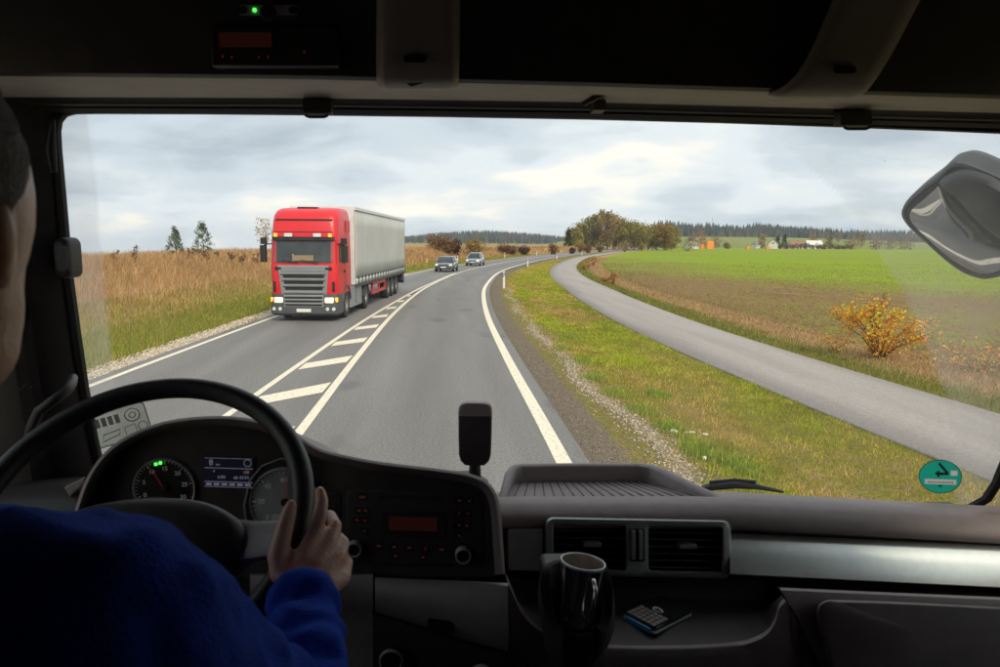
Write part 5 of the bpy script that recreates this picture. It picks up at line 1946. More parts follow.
for cx2 in (242, 294):
    MB().loft([[sight(cx2 + x, 10 + y, 1.175) for x, y in rrect(-5.5, 5.5, -4, 4, 3.8)], [sight(cx2 + x, 10 + y, 1.185) for x, y in rrect(-5.5, 5.5, -4, 4, 3.8)]]).build("switch", M['black'], lb_)
MB().ball(sight(254.5, 10, 1.177), (0.0032, 0.002, 0.0032), 10, 7).build("green_lamp", M['led_green'], lb_)
M['lens_blue'] = mat('dark_lens', (0.03, 0.035, 0.05), (0.04, 0.045, 0.06), 20, 0.25)
MB().lathe([(0.001, 0.008), (0.010, 0.007), (0.0135, 0.0)], 18, Matrix.Translation(sight(268, 13, 1.177)) @ Matrix.Rotation(R(90), 4, 'X')).build("lens", M['lens_blue'], lb_)
tg = pbox(MB(), 211, 338, 26, 66, 1.19, 1.22).build("tachograph", M['plastic_dark'], CAB, bevel=0.003)
pbox(MB(), 219, 271, 32.5, 46.5, 1.186, 1.195).build("display", M['red_display'], tg)
for px, py in ((222, 56), (231.5, 57), (258.5, 57), (268, 57), (304, 52)):
    pbox(MB(), px - 0.9, px + 0.9, py - 1.2, py + 1.2, 1.1885, 1.193).build("button_light", M['red_mark'], tg)

# ------------------------------------------------------------------ dashboard
def base_y(px):
    return 491.0 if px < 735 else 491.0 + (px - 735) * 0.055


def strip_top(px):
    return 533 + (px - 730) * 0.0444


def strip_bot(px):
    return 575 + (px - 735) * 0.049


dcols = [497, 505, 520, 560, 620, 680, 735, 770, 800, 860, 920, 950, 980, 1010, 1050, 1110, 1200, 1300]


def scr(px, d):
    return min(1.80, max(1.45, on_screen(min(px, 1060), base_y(px)).y + d))


rows = [[(p, base_y(p) + 14, scr(p, 0.02)) for p in dcols],
        [(p, base_y(p) + 3, scr(p, -0.02)) for p in dcols],
        [(p, base_y(p) + 1, scr(p, -0.10)) for p in dcols],
        [(p, base_y(p) + 7, min(1.50, scr(p, -0.12))) for p in dcols],
        [(p, base_y(p) + 14, min(1.465, scr(p, -0.15))) for p in dcols],
        [(p, base_y(p) + 22, min(1.445, scr(p, -0.17))) for p in dcols],
        [(p, base_y(p) + 30, 1.432) for p in dcols],
        [(p, base_y(p) + 36, 1.435) for p in dcols],
        [(p, base_y(p) + 38.5, 1.46) for p in dcols],
        [(p, base_y(p) + 39, 1.50) for p in dcols],
        [(p, strip_bot(p) + 2, 1.505) for p in dcols],
        [(p, strip_bot(p) + 16, 1.51) for p in dcols],
        [(p, strip_bot(p) + 50, 1.51) for p in dcols]]
dash = spatch(MB(), rows).build("dashboard", M['plastic'], CAB, smooth=70)
tcols = [730, 740, 780, 840, 900, 960, 1020, 1100, 1200, 1300]
spatch(MB(), [[(p, strip_top(p), 1.475) for p in tcols], [(p, strip_top(p) + 0.8, 1.458) for p in tcols], [(p, strip_top(p) + 7, 1.444) for p in tcols], [(p, (strip_top(p) + strip_bot(p)) / 2, 1.427) for p in tcols],
              [(p, strip_bot(p) - 7, 1.414) for p in tcols], [(p, strip_bot(p) - 1, 1.410) for p in tcols], [(p, strip_bot(p), 1.43) for p in tcols]]).build("trim_strip", M['silver'], CAB, smooth=50)
pbox(MB(), 508, 543.5, 529.5, 571, 1.430, 1.48).build("blank_panel", M['vent_frame'], CAB, bevel=0.002)

# air vents
VS = 0.018
def corner_rect(x0, x1, y0, y1, rl, rr, n=5):
    """rectangle with its own corner radius on the left and on the right"""
    pts = []
    for cx2, cy2, a0, r_ in ((x1 - rr, y1 - rr, 0, rr), (x0 + rl, y1 - rl, 90, rl), (x0 + rl, y0 + rl, 180, rl), (x1 - rr, y0 + rr, 270, rr)):
        for i in range(n + 1):
            a = R(a0 + 90 * i / n)
            pts.append((cx2 + r_ * math.cos(a), cy2 + r_ * math.sin(a)))
    return pts


def vring(x0, x1, y0, y1, rl, rr, Y):
    return [sight(x, y + VS * (x - 545), Y) for x, y in corner_rect(x0, x1, y0, y1, rl, rr)]


vf = MB()
for x0, x1, rl, rr, h0, h1 in ((545, 637, 8, 0.3, 553.5, 625.5), (637.05, 731, 0.3, 8, 648.5, 722)):
    i0, i1 = (1.8, 0.0) if rl > 1 else (0.0, 1.8)
    vf.loft([vring(x0, x1, 517, 575.5, rl, rr, 1.480), vring(x0, x1, 517, 575.5, rl, rr, 1.431), vring(x0 + i0, x1 - i1, 518.6, 573.9, rl, rr, 1.424),
             vring(h0 - 1.6, h1 + 1.6, 523.0, 570.0, 4, 4, 1.4235), vring(h0, h1, 524.5, 568.5, 3, 3, 1.429), vring(h0, h1, 524.5, 568.5, 3, 3, 1.475)], cap=False)
vent = vf.build("vent_unit", M['vent_frame'], CAB, smooth=50)
q = [sight(x, y + VS * (x - 545), 1.482) for x, y in ((548, 519), (728, 519), (728, 572), (548, 572))]
MB().prism(q, (0, 0.01, 0)).build("vent_backing", M['black'], vent)
for a, b in ((553.8, 625.2), (648.8, 721.8)):
    for k in range(6):
        yy = 529.5 + k * 7.0
        s0 = VS * (a - 545)
        s1 = VS * (b - 545)
        sl = MB()
        sl.loft([[sight(a, yy + s0, 1.440), sight(a, yy + s0 + 1.4, 1.438), sight(a, yy + s0 + 2.4, 1.474), sight(a, yy + s0 + 1.0, 1.476)],
                 [sight(b, yy + s1, 1.440), sight(b, yy + s1 + 1.4, 1.438), sight(b, yy + s1 + 2.4, 1.474), sight(b, yy + s1 + 1.0, 1.476)]])
        sl.build("vent_slat", M['plastic_dark'], vent)
    m_x = (a + b) / 2 + 3
    tbm = MB()
    pbox(tbm, m_x - 9, m_x + 9, 543 + s0, 547.5 + s0, 1.430, 1.45)
    tbm.build("vent_tab", M['plastic'], vent, bevel=0.002)
pbox(MB(), 630, 645, 529, 562, 1.4225, 1.43).build("adjuster_slot", M['black'], vent, bevel=0.002)
for a in (631.5, 638.8):
    pbox(MB(), a, a + 4.2, 531, 560, 1.416, 1.426).build("thumb_wheel", M['vent_frame'], vent, bevel=0.0015)

# tray on top of the dashboard
tray = spatch(MB(), [[(x, 482, 1.70) for x in np.linspace(509, 660, 12)], [(x, 491.5, 1.605) for x in np.linspace(506, 694, 12)], [(x, 502, 1.525) for x in np.linspace(503, 727, 12)]]).build("top_tray", M['plastic'], CAB)
rim_pts = [(497, 506, 1.50), (500, 492, 1.55), (505, 473, 1.66), (511, 465.5, 1.71), (520, 463.5, 1.725), (580, 463, 1.73), (640, 463, 1.73), (654, 464.5, 1.725), (668, 470, 1.69), (700, 486, 1.59), (735, 502, 1.515)]
in_pts = [(504, 506, 1.505), (507.5, 493, 1.55), (512.5, 475, 1.65), (516.5, 469, 1.69), (523, 467, 1.703), (580, 466.5, 1.706), (637, 466.5, 1.706), (648, 468, 1.70), (660, 473, 1.67), (691, 489, 1.58), (722, 503, 1.515)]
fl_pts = [(503, 510, 1.505), (506.5, 500, 1.55), (512, 488, 1.65), (516, 483, 1.69), (523, 482.5, 1.700), (580, 482.5, 1.702), (637, 482.5, 1.702), (647, 483, 1.695), (659, 485, 1.66), (690, 495, 1.575), (722, 505, 1.51)]
ot_pts = [(p[0] - (3 if i < 4 else -4 if i > 7 else 0), p[1] + 26, p[2] + 0.03) for i, p in enumerate(rim_pts)]
mid_a = [((a[0] + b[0]) / 2, (a[1] + b[1]) / 2 - 1.0, (a[2] + b[2]) / 2) for a, b in zip(rim_pts, in_pts)]
spatch(MB(), [ot_pts, rim_pts, mid_a, in_pts, fl_pts]).build("tray_rim", M['plastic'], tray, smooth=75)
for k in range(20):
    u = (k + 0.7) / 20.5
    a = sight(509 + 146 * u, 483, 1.695)
    b = sight(503 + 222 * u - 9, 501.0, 1.530)
    MB().bar(a + Vector((0, 0, 0.001)), b + Vector((0, 0, 0.001)), 0.0026, 0.004).build("tray_rib", M['plastic_dark'], tray)

# instrument and radio fascia under one hood
def fY(px):
    return float(np.interp(px, [60, 330, 505], [1.36, 1.325, 1.21]))


hood = [(70, 560), (72, 525), (78, 500), (88, 475), (105, 452), (130, 434), (165, 421), (205, 416), (245, 417.5), (285, 428), (312, 444), (325, 450), (345, 455), (380, 461.5), (430, 467.5), (462, 472), (478, 476.5), (489, 483), (497, 495), (501, 515), (503, 545), (505, 574)]
hood = dense(hood, 3)
hn = []
for i in range(len(hood)):
    a = hood[max(i - 1, 0)]
    b = hood[min(i + 1, len(hood) - 1)]
    tx, ty = b[0] - a[0], b[1] - a[1]
    l_ = math.hypot(tx, ty)
    hn.append((-ty / l_, tx / l_))           # pointing into the panel


def hrow(inw, dY):
    return [sight(p[0] + n_[0] * inw, p[1] + n_[1] * inw, fY(p[0]) + dY) for p, n_ in zip(hood, hn)]


back = [p + Vector((0, 0.34, -0.13)) for p in hrow(0, -0.05)]
MB().patch([back, hrow(0.0, -0.045), hrow(0.6, -0.062), hrow(3.0, -0.068), hrow(5.0, -0.062), hrow(6.5, -0.04), hrow(10, -0.002)]).build("instrument_hood", M['plastic'], CAB, smooth=60)
inner = hrow(9.5, 0.0)
low = [sight(min(max(p[0] + n_[0] * 9.5, 80), 497), 577, fY(p[0])) for p, n_ in zip(hood, hn)]
fascia = MB().patch([inner, low]).build("instrument_panel", M['plastic_dark'], CAB, smooth=30)


def fp(px, py, off):
    return sight(px, py, fY(px) - off)


def fpanel(mb, px0, px1, py0, py1, o1, o0=-0.004, r=None, shear=0.0):
    if r:
        cxm, cym = (px0 + px1) / 2, (py0 + py1) / 2
        ring = [(cxm + x, cym + y) for x, y in rrect(-(px1 - px0) / 2, (px1 - px0) / 2, -(py1 - py0) / 2, (py1 - py0) / 2, r)]
    else:
        ring = [(px0, py0), (px1, py0), (px1, py1), (px0, py1)]
    return mb.loft([[fp(x, y + shear * (x - px0), o0) for x, y in ring], [fp(x, y + shear * (x - px0), o1) for x, y in ring]])


M['dial'] = mat('dial_face', (0.010, 0.010, 0.011), (0.014, 0.014, 0.015), 30, 0.35)
M['dial_pale'] = mat('dial_face_painted_glow', (0.38, 0.385, 0.39), (0.50, 0.505, 0.51), 12, 0.35)  # pale base colour paints in the glow on the speedometer face
M['dial_ring'] = mat('dial_ring', (0.72, 0.74, 0.76), (0.78, 0.78, 0.8), 30, 0.3, metal=0.2)
M['print'] = mat('dial_print', (0.65, 0.65, 0.66), (0.7, 0.7, 0.7), 30, 0.5, emit=(0.7, 0.7, 0.72), estr=0.03)
M['print_red'] = mat('dial_red', (0.6, 0.05, 0.04), (0.65, 0.06, 0.05), 30, 0.5, emit=(0.8, 0.05, 0.04), estr=0.03)
M['screen'] = mat('display_screen', (0.015, 0.016, 0.03), (0.02, 0.02, 0.035), 30, 0.3, emit=(0.10, 0.10, 0.22), estr=0.015)
M['screen_text'] = mat('display_text', (0.3, 0.3, 0.35), (0.35, 0.35, 0.4), 30, 0.5, emit=(0.6, 0.62, 0.85), estr=0.10)
M['screen_amber'] = mat('display_amber', (0.3, 0.2, 0.1), (0.35, 0.22, 0.1), 30, 0.5, emit=(0.8, 0.5, 0.25), estr=0.12)
M['led_green_dim'] = mat('green_tick', (0.05, 0.4, 0.08), (0.05, 0.42, 0.08), 3, 0.4, emit=(0.08, 0.9, 0.12), estr=0.12)
FACE = Matrix.Rotation(R(90), 4, 'X')


def gauge(name, px, py, r, face, numbers, a0, a1, redfrom, needle, leds=()):
    c = fp(px, py, 0.006)
    Mg = Matrix.Translation(c) @ FACE
    g_ = MB().lathe([(0.0005, 0.0), (r * 0.97, 0.0)], 40, Mg).build(name, face, CAB)
    MB().lathe([(r * 0.95, -0.002), (r * 0.955, 0.004), (r * 0.985, 0.005), (r, -0.006)], 48, Mg).build("bezel", M['dial_ring'], g_)
    n_ = (len(numbers) - 1) * 5
    for k in range(n_ + 1):
        a = R(a0 + (a1 - a0) * k / n_)
        l0 = 0.80 if k % 5 == 0 else 0.86
        d = Vector((math.cos(a), 0, math.sin(a)))
        frac = k / n_
        m_ = M['print_red'] if frac >= redfrom else (M['led_green_dim'] if leds and leds[0] <= frac <= leds[1] else M['print'])
        MB().bar(c + d * r * l0 + Vector((0, -0.001, 0)), c + d * r * 0.93 + Vector((0, -0.001, 0)), 0.0010 if k % 5 else 0.0017, 0.0008).build("tick", m_, g_)
    for k, t_ in enumerate(numbers):
        a = R(a0 + (a1 - a0) * k / (len(numbers) - 1))
        p = c + Vector((math.cos(a), 0, math.sin(a))) * r * 0.66 + Vector((0, -0.0012, 0))
        link_mesh("numeral", text_mesh(t_, r * 0.20, Matrix.Translation(p) @ FACE), M['print'], g_, smooth=0)
    a = R(needle)
    d = Vector((math.cos(a), 0, math.sin(a)))
    MB().bar(c - d * r * 0.12 + Vector((0, -0.004, 0)), c + d * r * 0.78 + Vector((0, -0.004, 0)), 0.0016, 0.001).build("needle", M['print_red'], g_)
    MB().lathe([(0.0005, 0.007), (r * 0.10, 0.006), (r * 0.12, 0.0)], 16, Mg).build("needle_hub", M['black'], g_)
    return g_


gauge("rev_counter", 164.5, 488, 0.0600, M['dial'], ["0", "5", "10", "15", "20", "25", "30"], 200, -28, 0.84, 118, (0.36, 0.50))
for px, py in ((155.5, 464.5), (160, 463.2)):
    pbox(MB(), px - 1.3, px + 1.3, py - 1.3, py + 1.3, fY(160) - 0.010, fY(160) - 0.007).build("green_lamp", M['led_green'], CAB)
sp = gauge("speedometer", 285, 502, 0.0690, M['dial_pale'], ["0", "20", "40", "60", "80", "100", "120"], 222, -42, 2.0, 86)
fpanel(MB(), 271, 292, 514, 522, 0.009, 0.006).build("odometer", M['dial_ring'], sp)
# grey housing sweeping round the speedometer
MB().tube([fp(246, 520, 0.004), fp(244, 505, 0.004), fp(250, 480, 0.004), fp(262, 466, 0.004), fp(280, 459, 0.004), fp(300, 459, 0.004)], 0.0016, 6).build("gauge_trim", M['plastic_grey'], CAB)
# trip display
scn = fpanel(MB(), 203.5, 253.5, 456.5, 487.5, 0.004, shear=0.03).build("trip_display", M['screen'], CAB)
SX = Matrix.Rotation(R(-1.5), 4, 'Y')


def scr_text(t_, px, py, size, m_='screen_text'):
    link_mesh("reading", text_mesh(t_, size, Matrix.Translation(fp(px, py, 0.0052)) @ SX @ FACE), M[m_], scn, smooth=0)


scr_text("8", 211, 462.6, 0.0165)
scr_text("km", 218, 464.6, 0.006)
scr_text("150", 246, 472.4, 0.0080, 'screen_amber')
scr_text("0:00", 221.5, 477.2, 0.0085)
scr_text("48 43:24", 241, 477.8, 0.0085)
scr_text("o", 214, 470.8, 0.0075, 'screen_amber')
for a, b, c, d in ((204.5, 252.5, 467.3, 467.9), (204.5, 252.5, 481.0, 481.6), (205, 252, 457.6, 458.0), (204.5, 252.5, 486.0, 486.5)):
    fpanel(MB(), a, b, c, d, 0.0052, 0.004, shear=0.03).build("screen_line", M['screen_text'], scn)
for k in range(6):
    fpanel(MB(), 206 + k * 7.8, 211.5 + k * 7.8, 482.9 + k * 0.2, 485.0 + k * 0.2, 0.0052, 0.004).build("screen_icon", M['screen_text'], scn)
MB().tube(circle(fp(247.5, 463.2, 0.005), (1, 0, 0), (0, 0, 1), 0.007, 18), 0.0006, 5, closed=True).build("screen_dial", M['screen_text'], scn)

# switch column and radio
for k in range(2):
    fpanel(MB(), 328, 341, 492 + k * 14, 504.5 + k * 14, 0.004, shear=0.03).build("switch", M['black'], CAB, bevel=0.0015)
rad = fpanel(MB(), 347, 484, 490, 563, 0.006, r=6, shear=0.028).build("radio_unit", M['plastic_dark'], CAB, bevel=0.002)
fpanel(MB(), 379, 443, 495, 499, 0.0075, 0.005, shear=0.028).build("disc_slot", M['black'], rad)
fpanel(MB(), 381, 446, 510, 537, 0.0085, 0.005, shear=0.028).build("display_frame", M['black'], rad, bevel=0.001)
fpanel(MB(), 389, 437, 516.5, 530, 0.0100, 0.008, shear=0.028).build("display", M['red_display'], rad)
for px, py in ((354.8, 546.5), (463, 552.5)):
    Mk = Matrix.Translation(fp(px, py, 0.006)) @ FACE
    k_ = MB().lathe([(0.0005, 0.017), (0.0105, 0.017), (0.0125, 0.014), (0.0135, 0.0)], 28, Mk).build("radio_knob", M['plastic_dark'], rad)
    MB().lathe([(0.0118, 0.0165), (0.0128, 0.0185), (0.0145, 0.0178), (0.0150, 0.012), (0.0150, 0.004)], 32, Mk).build("knob_ring", M['dial_ring'], k_)
for px, py, w in ((362.5, 497, 3.3), (359, 510.5, 1.5), (365.5, 510.5, 1.2), (357, 520, 1.5), (365, 520.5, 1.3), (364.5, 530.8, 0.9), (459.5, 500.5, 1.4), (469.5, 501, 1.2), (459, 513, 0.8), (467.5, 513.5, 0.8),
                  (459, 525, 0.9), (467, 525.5, 1.2), (459, 535.8, 1.0), (378.5, 546, 2.0), (394, 547, 1.7), (409.5, 547.8, 1.7), (425.5, 548.8, 1.1), (441.5, 549.5, 2.4), (395.5, 556, 1.3), (423, 557.3, 1.4)):
    b_ = fpanel(MB(), px - 5.0, px + 5.0, py - 3.6, py + 3.6, 0.0080, 0.005, r=1.5).build("radio_button", M['black'], rad)
    fpanel(MB(), px - w, px + w, py - 0.8, py + 0.8, 0.0086, 0.0078).build("button_light", M['red_mark'], rad)

# lower dashboard: drawer lid, knee panels, knobs
lid_cols = [375, 390, 420, 450, 480, 508]


def lid(px, t):
    return 577 + (px - 375) * 0.045 + t * (36 + (px - 375) * 0.26)


spatch(MB(), [[(p, lid(p, 0.0), fY(p) - 0.005) for p in lid_cols], [(p, lid(p, 0.04), fY(p) - 0.045) for p in lid_cols], [(p, lid(p, 0.30), fY(p) - 0.065) for p in lid_cols], [(p, lid(p, 0.6), fY(p) - 0.065) for p in lid_cols],
              [(p, lid(p, 0.85), fY(p) - 0.045) for p in lid_cols], [(p, lid(p, 0.985), fY(p) - 0.015) for p in lid_cols], [(p, lid(p, 1.0), fY(p) + 0.02) for p in lid_cols]]).build("drawer_lid", M['plastic_grey'], CAB, smooth=70)
hnd = MB().loft([[sight(441 + x, 626.5 + y + 0.1 * x, 1.205) for x, y in rrect(-14, 14, -7, 7, 3)], [sight(441 + x * 0.95, 626.5 + y * 0.9 + 0.1 * x, 1.192) for x, y in rrect(-14, 14, -7, 7, 3)]]).build("drawer_handle", M['plastic_dark'], CAB)
kc = [250, 300, 340, 358, 373]
spatch(MB(), [[(p, 572, fY(p) + 0.02) for p in kc], [(p, 575, fY(p) - 0.03) for p in kc], [(p, 592, fY(p) - 0.045) for p in kc], [(p, 610, fY(p) - 0.02) for p in kc], [(p, 640, fY(p) + 0.0) for p in kc], [(p, 720, fY(p) + 0.03) for p in kc]]).build("knee_panel", M['plastic'], CAB, smooth=70)
kc2 = [373.5, 400, 440, 480, 511]
spatch(MB(), [[(p, lid(p, 0.9), fY(p) - 0.0) for p in kc2], [(p, lid(p, 1.06), fY(p) - 0.03) for p in kc2], [(p, lid(p, 1.4), fY(p) - 0.035) for p in kc2], [(p, 760, fY(p) + 0.04) for p in kc2]]).build("heater_panel", M['plastic_dark'], CAB, smooth=70)
for px, py in ((391.5, 657), (481, 672)):
    Mk = Matrix.Translation(sight(px, py, fY(px) - 0.035)) @ FACE
    k_ = MB().lathe([(0.0005, 0.016), (0.019, 0.016), (0.021, 0.012), (0.0225, 0.0)], 28, Mk).build("heater_knob", M['black'], CAB)
    MB().lathe([(0.0200, 0.0155), (0.0208, 0.0170), (0.0222, 0.0165), (0.0228, 0.010)], 32, Mk).build("knob_ring", M['dial_ring'], k_)
# left end of the dashboard and filler towards the glass
MB().box(-0.92, 0.06, 1.40, 1.80, 1.55, 2.09).build("dash_filler", M['plastic_dark'], CAB)
MB().box(0.06, 1.40, 1.50, 1.80, 1.40, 1.98).build("dash_filler", M['plastic_dark'], CAB)
lc = [-160, -60, 0, 40, 66, 84]
spatch(MB(), [[(p, 476 + 0.10 * max(0, 60 - p), 1.60) for p in lc], [(p, 482 + 0.10 * max(0, 60 - p), 1.42) for p in lc], [(p, 490 + 0.10 * max(0, 60 - p), 1.36) for p in lc], [(p, 515 + 0.1 * max(0, 60 - p), 1.33) for p in lc], [(p, 640, 1.34) for p in lc]]).build("dash_end", M['plastic_dark'], CAB, smooth=70)
MB().loft([[sight(x, y, 1.315) for x, y in ((64, 487), (86, 476), (84, 484), (70, 497))], [sight(x, y, 1.36) for x, y in ((64, 487), (86, 476), (84, 484), (70, 497))]]).build("corner_vent", M['plastic'], CAB, bevel=0.003)

# storage recess with its lip, glovebox
Tk = [(506, 574), (512, 588), (520, 606), (530, 619), (545, 631), (570, 640), (600, 644), (640, 645.5), (690, 645), (735, 642), (757, 636), (769, 628), (776, 616), (779, 604), (786, 597)]
Tk = dense(Tk, 3)
lip = spatch(MB(), [[(x, y + 1, 1.27) for x, y in Tk], [(x, y, 1.232) for x, y in Tk], [(x, y + 1.2, 1.220) for x, y in Tk], [(x, y + 4.5, 1.213) for x, y in Tk],
                    [(506 + (x - 506) * 1.04, y + 14, 1.214) for x, y in Tk], [(506 + (x - 506) * 1.06, y + 32, 1.222) for x, y in Tk],
                    [(506 + (x - 506) * 1.16, 690 + (y - 574) * 0.3, 1.26) for x, y in Tk], [(506 + (x - 506) * 1.2, 790, 1.34) for x, y in Tk]]).build("console_lip", M['plastic'], CAB, smooth=75)
spatch(MB(), [[(x, y + 0.5, 1.236) for x, y in Tk[1:-1]], [(510 + (x - 512) * 1.0, min(y, 628) - 4, 1.30) for x, y in Tk[1:-1]], [(512 + (x - 512) * 0.955, 606 - 0.03 * 0, 1.40) for x, y in Tk[1:-1]],
              [(512 + (x - 512) * 0.93, 601, 1.44) for x, y in Tk[1:-1]], [(512 + (x - 512) * 0.93, 596, 1.45) for x, y in Tk[1:-1]], [(512 + (x - 512) * 0.93, 578, 1.452) for x, y in Tk[1:-1]]]).build("storage_tray", M['plastic_dark'], CAB, smooth=60)
gc = [779, 790, 812, 816, 830, 880, 940, 1000, 1080, 1200, 1300]


def gtop(p):
    return 586 + (p - 775) * 0.045


spatch(MB(), [[(p, gtop(p) + 1, 1.44) for p in gc], [(p + 1, gtop(p) + 2, 1.25) for p in gc], [(p + 2, gtop(p) + 4, 1.225) for p in gc], [(p + 8, gtop(p) + 14, 1.216) for p in gc],
              [(p + 34, 650, 1.216) for p in gc], [(p + 70, 720, 1.25) for p in gc], [(p + 90, 800, 1.33) for p in gc]]).build("glovebox_surround", M['plastic'], CAB, smooth=70)
lid_o = dense([(822, 640), (817, 618), (818, 606), (826, 600.5), (840, 600), (900, 602), (1000, 607), (1150, 614), (1300, 621), (1310, 640), (1320, 760), (1300, 780), (1100, 775), (900, 765), (862, 755), (845, 720)], 4, True)
lcx, lcy = 1060.0, 685.0
MB().loft([[sight(lcx + (x - lcx) * k, lcy + (y - lcy) * k, Y) for x, y in lid_o] for k, Y in ((1.0, 1.235), (1.0, 1.208), (0.992, 1.199), (0.97, 1.195), (0.6, 1.190))]).build("glovebox_lid", M['plastic'], CAB, smooth=60)
MB().tube([sight(778, 588, 1.222), sight(786, 600, 1.216), sight(799, 622, 1.209), sight(812, 650, 1.208), sight(822, 690, 1.225)], 0.0016, 6).build("seam", M['black'], CAB)
MB().tube([sight(506, 577, 1.215), sight(508, 600, 1.19), sight(511, 640, 1.20), sight(513, 690, 1.23)], 0.0016, 6).build("seam", M['black'], CAB)

# cup holder: ring with an open front
hc = Vector((0.212, 1.135, 0))
arcs = [R(-58 + 296 * k / 30) for k in range(31)]
hrings = []
for a in arcs:
    dx, dy = math.cos(a), math.sin(a)
    zt = 2.050 + 0.076 * float(smooth(-0.80, 0.40, np.array(math.sin(a))))
    hrings.append([hc + Vector((dx * 0.047, dy * 0.047, 2.035)), hc + Vector((dx * 0.046, dy * 0.046, zt - 0.004)), hc + Vector((dx * 0.050, dy * 0.050, zt + 0.001)), hc + Vector((dx * 0.064, dy * 0.064, zt - 0.002)), hc + Vector((dx * 0.068, dy * 0.068, zt - 0.03)), hc + Vector((dx * 0.054, dy * 0.054, 1.99))])
cup = MB().loft(hrings).build("cup_holder", M['holder'], CAB, smooth=60)
MB().lathe([(0.0005, 2.040), (0.046, 2.040), (0.048, 2.043), (0.054, 2.040), (0.052, 2.0), (0.034, 1.955), (0.0005, 1.95)], 26, Matrix.Translation(hc)).build("holder_base", M['holder'], cup, smooth=60)
MB().box(0.165, 0.26, 1.18, 1.30, 1.96, 2.09).build("holder_bracket", M['plastic_dark'], cup, bevel=0.01)

# ------------------------------------------------------------------ steering wheel
WC, WA, WR = Vector((-0.4435, 0.953, 2.314)), R(42), 0.225
wu, wv = Vector((1, 0, 0)), Vector((0, math.cos(WA), math.sin(WA)))
wnm = wu.cross(wv)                            # towards the driver


def wp(u, v, n_=0.0):
    return WC + wu * u + wv * v + wnm * n_


whl = MB().tube(circle(WC, wu, wv, WR, 72), 0.0165, 14, closed=True).build("steering_wheel", M['leather'], CAB, smooth=80)
pad = [(-0.150, -0.03), (-0.125, 0.010), (-0.08, 0.034), (0, 0.044), (0.08, 0.036), (0.135, 0.006), (0.150, -0.035), (0.13, -0.06), (0.07, -0.10), (0, -0.11), (-0.07, -0.10), (-0.13, -0.06)]
pad = dense(pad, 4, True)
MB().loft([[wp(a * k, b * k, h_) for a, b in pad] for k, h_ in ((0.93, -0.075), (1.0, -0.065), (1.0, -0.034), (0.965, -0.022), (0.86, -0.014), (0.5, -0.008))]).build("airbag_pad", M['plastic_dark'], whl, smooth=50)
for ang in (-8, 188, -62, 242):
    d = Vector((math.cos(R(ang)), math.sin(R(ang)), 0))
    e = Vector((-d.y, d.x, 0))
    wd = 0.034 if ang in (-8, 188) else 0.022
    rg = []
    for t_, k, h_ in ((0.09, 1.0, -0.05), (0.15, 0.85, -0.036), (0.21, 0.7, -0.010), (0.226, 0.6, 0.0)):
        rg.append([wp(d.x * t_ + e.x * wd * k * s2, d.y * t_ + e.y * wd * k * s2, h_ + z2) for s2, z2 in ((-1, -0.008), (1, -0.008), (1, 0.006), (0.7, 0.010), (-0.7, 0.010), (-1, 0.006))])
    MB().loft(rg).build("spoke", M['plastic_grey'], whl, smooth=50)
MB().tube([wp(0, 0, -0.03), wp(0, 0, -0.12), wp(0, 0, -0.40)], [0.05, 0.055, 0.045], 20).build("steering_column", M['plastic_dark'], CAB, smooth=60)
for s_ in (-1, 1):
    MB().tube([wp(s_ * 0.04, 0.0, -0.085), wp(s_ * 0.12, 0.015, -0.08), wp(s_ * 0.20, 0.02, -0.07)], [0.009, 0.008, 0.011], 8, flat=0.7).build("stalk", M['plastic_dark'], CAB, smooth=60)

# driver's seat
seat = thing("driver_seat", "dark fabric driver's seat carrying the driver in blue", "seat", (-0.44, 0.2, 1.30))
sq = MB().loft([[Vector((x, y, z)) for x, y in rrect(-0.25 * k, 0.25 * k, 0.02, 0.50, 0.08)] for z, k in ((0.38, 0.9), (0.40, 1.0), (0.50, 1.0), (0.53, 0.93))]).build("seat_cushion", M['headliner'], seat)
bkr = [[Vector((x * k, -0.05 + y - 0.12 * (z - 0.5), z)) for x, y in rrect(-0.24, 0.24, -0.06, 0.06, 0.05)] for z, k in ((0.45, 0.95), (0.6, 1.0), (1.0, 1.0), (1.12, 0.85), (1.16, 0.6))]
MB().loft(bkr).build("backrest", M['headliner'], seat, smooth=60)
MB().loft([[Vector((x, 0.05 + y, z)) for x, y in rrect(-0.18, 0.18, -0.12, 0.3, 0.05)] for z in (0.0, 0.38)]).build("pedestal", M['plastic_dark'], seat)

# ------------------------------------------------------------------ wiper, outside mirror
wpr = [on_screen(*p) + Vector((0, 0.04, 0)) for p in ((690, 500), (715, 492), (740, 489.5), (762, 491.5), (790, 497))]
wi = MB().tube(wpr, [0.010, 0.015, 0.016, 0.012, 0.005], 8, flat=0.7).build("wiper", M['black'], CAB)
MB().tube([p + Vector((0.0, 0.004, 0.012)) for p in wpr[1:4]], 0.005, 6).build("wiper_arm", M['black'], wi)

MY = 2.12


MC = sight(960, 225, MY)


def mpt(px, py, dy=0.0):
    """point of the mirror, whose face is turned to the left and down to show the road before the cab"""
    q = sight(px, py, MY)
    return sight(px, py, MY - 0.95 * (q.x - MC.x) - 0.70 * (q.z - MC.z)) + Vector((0.6, 0.65, 0.45)) * dy


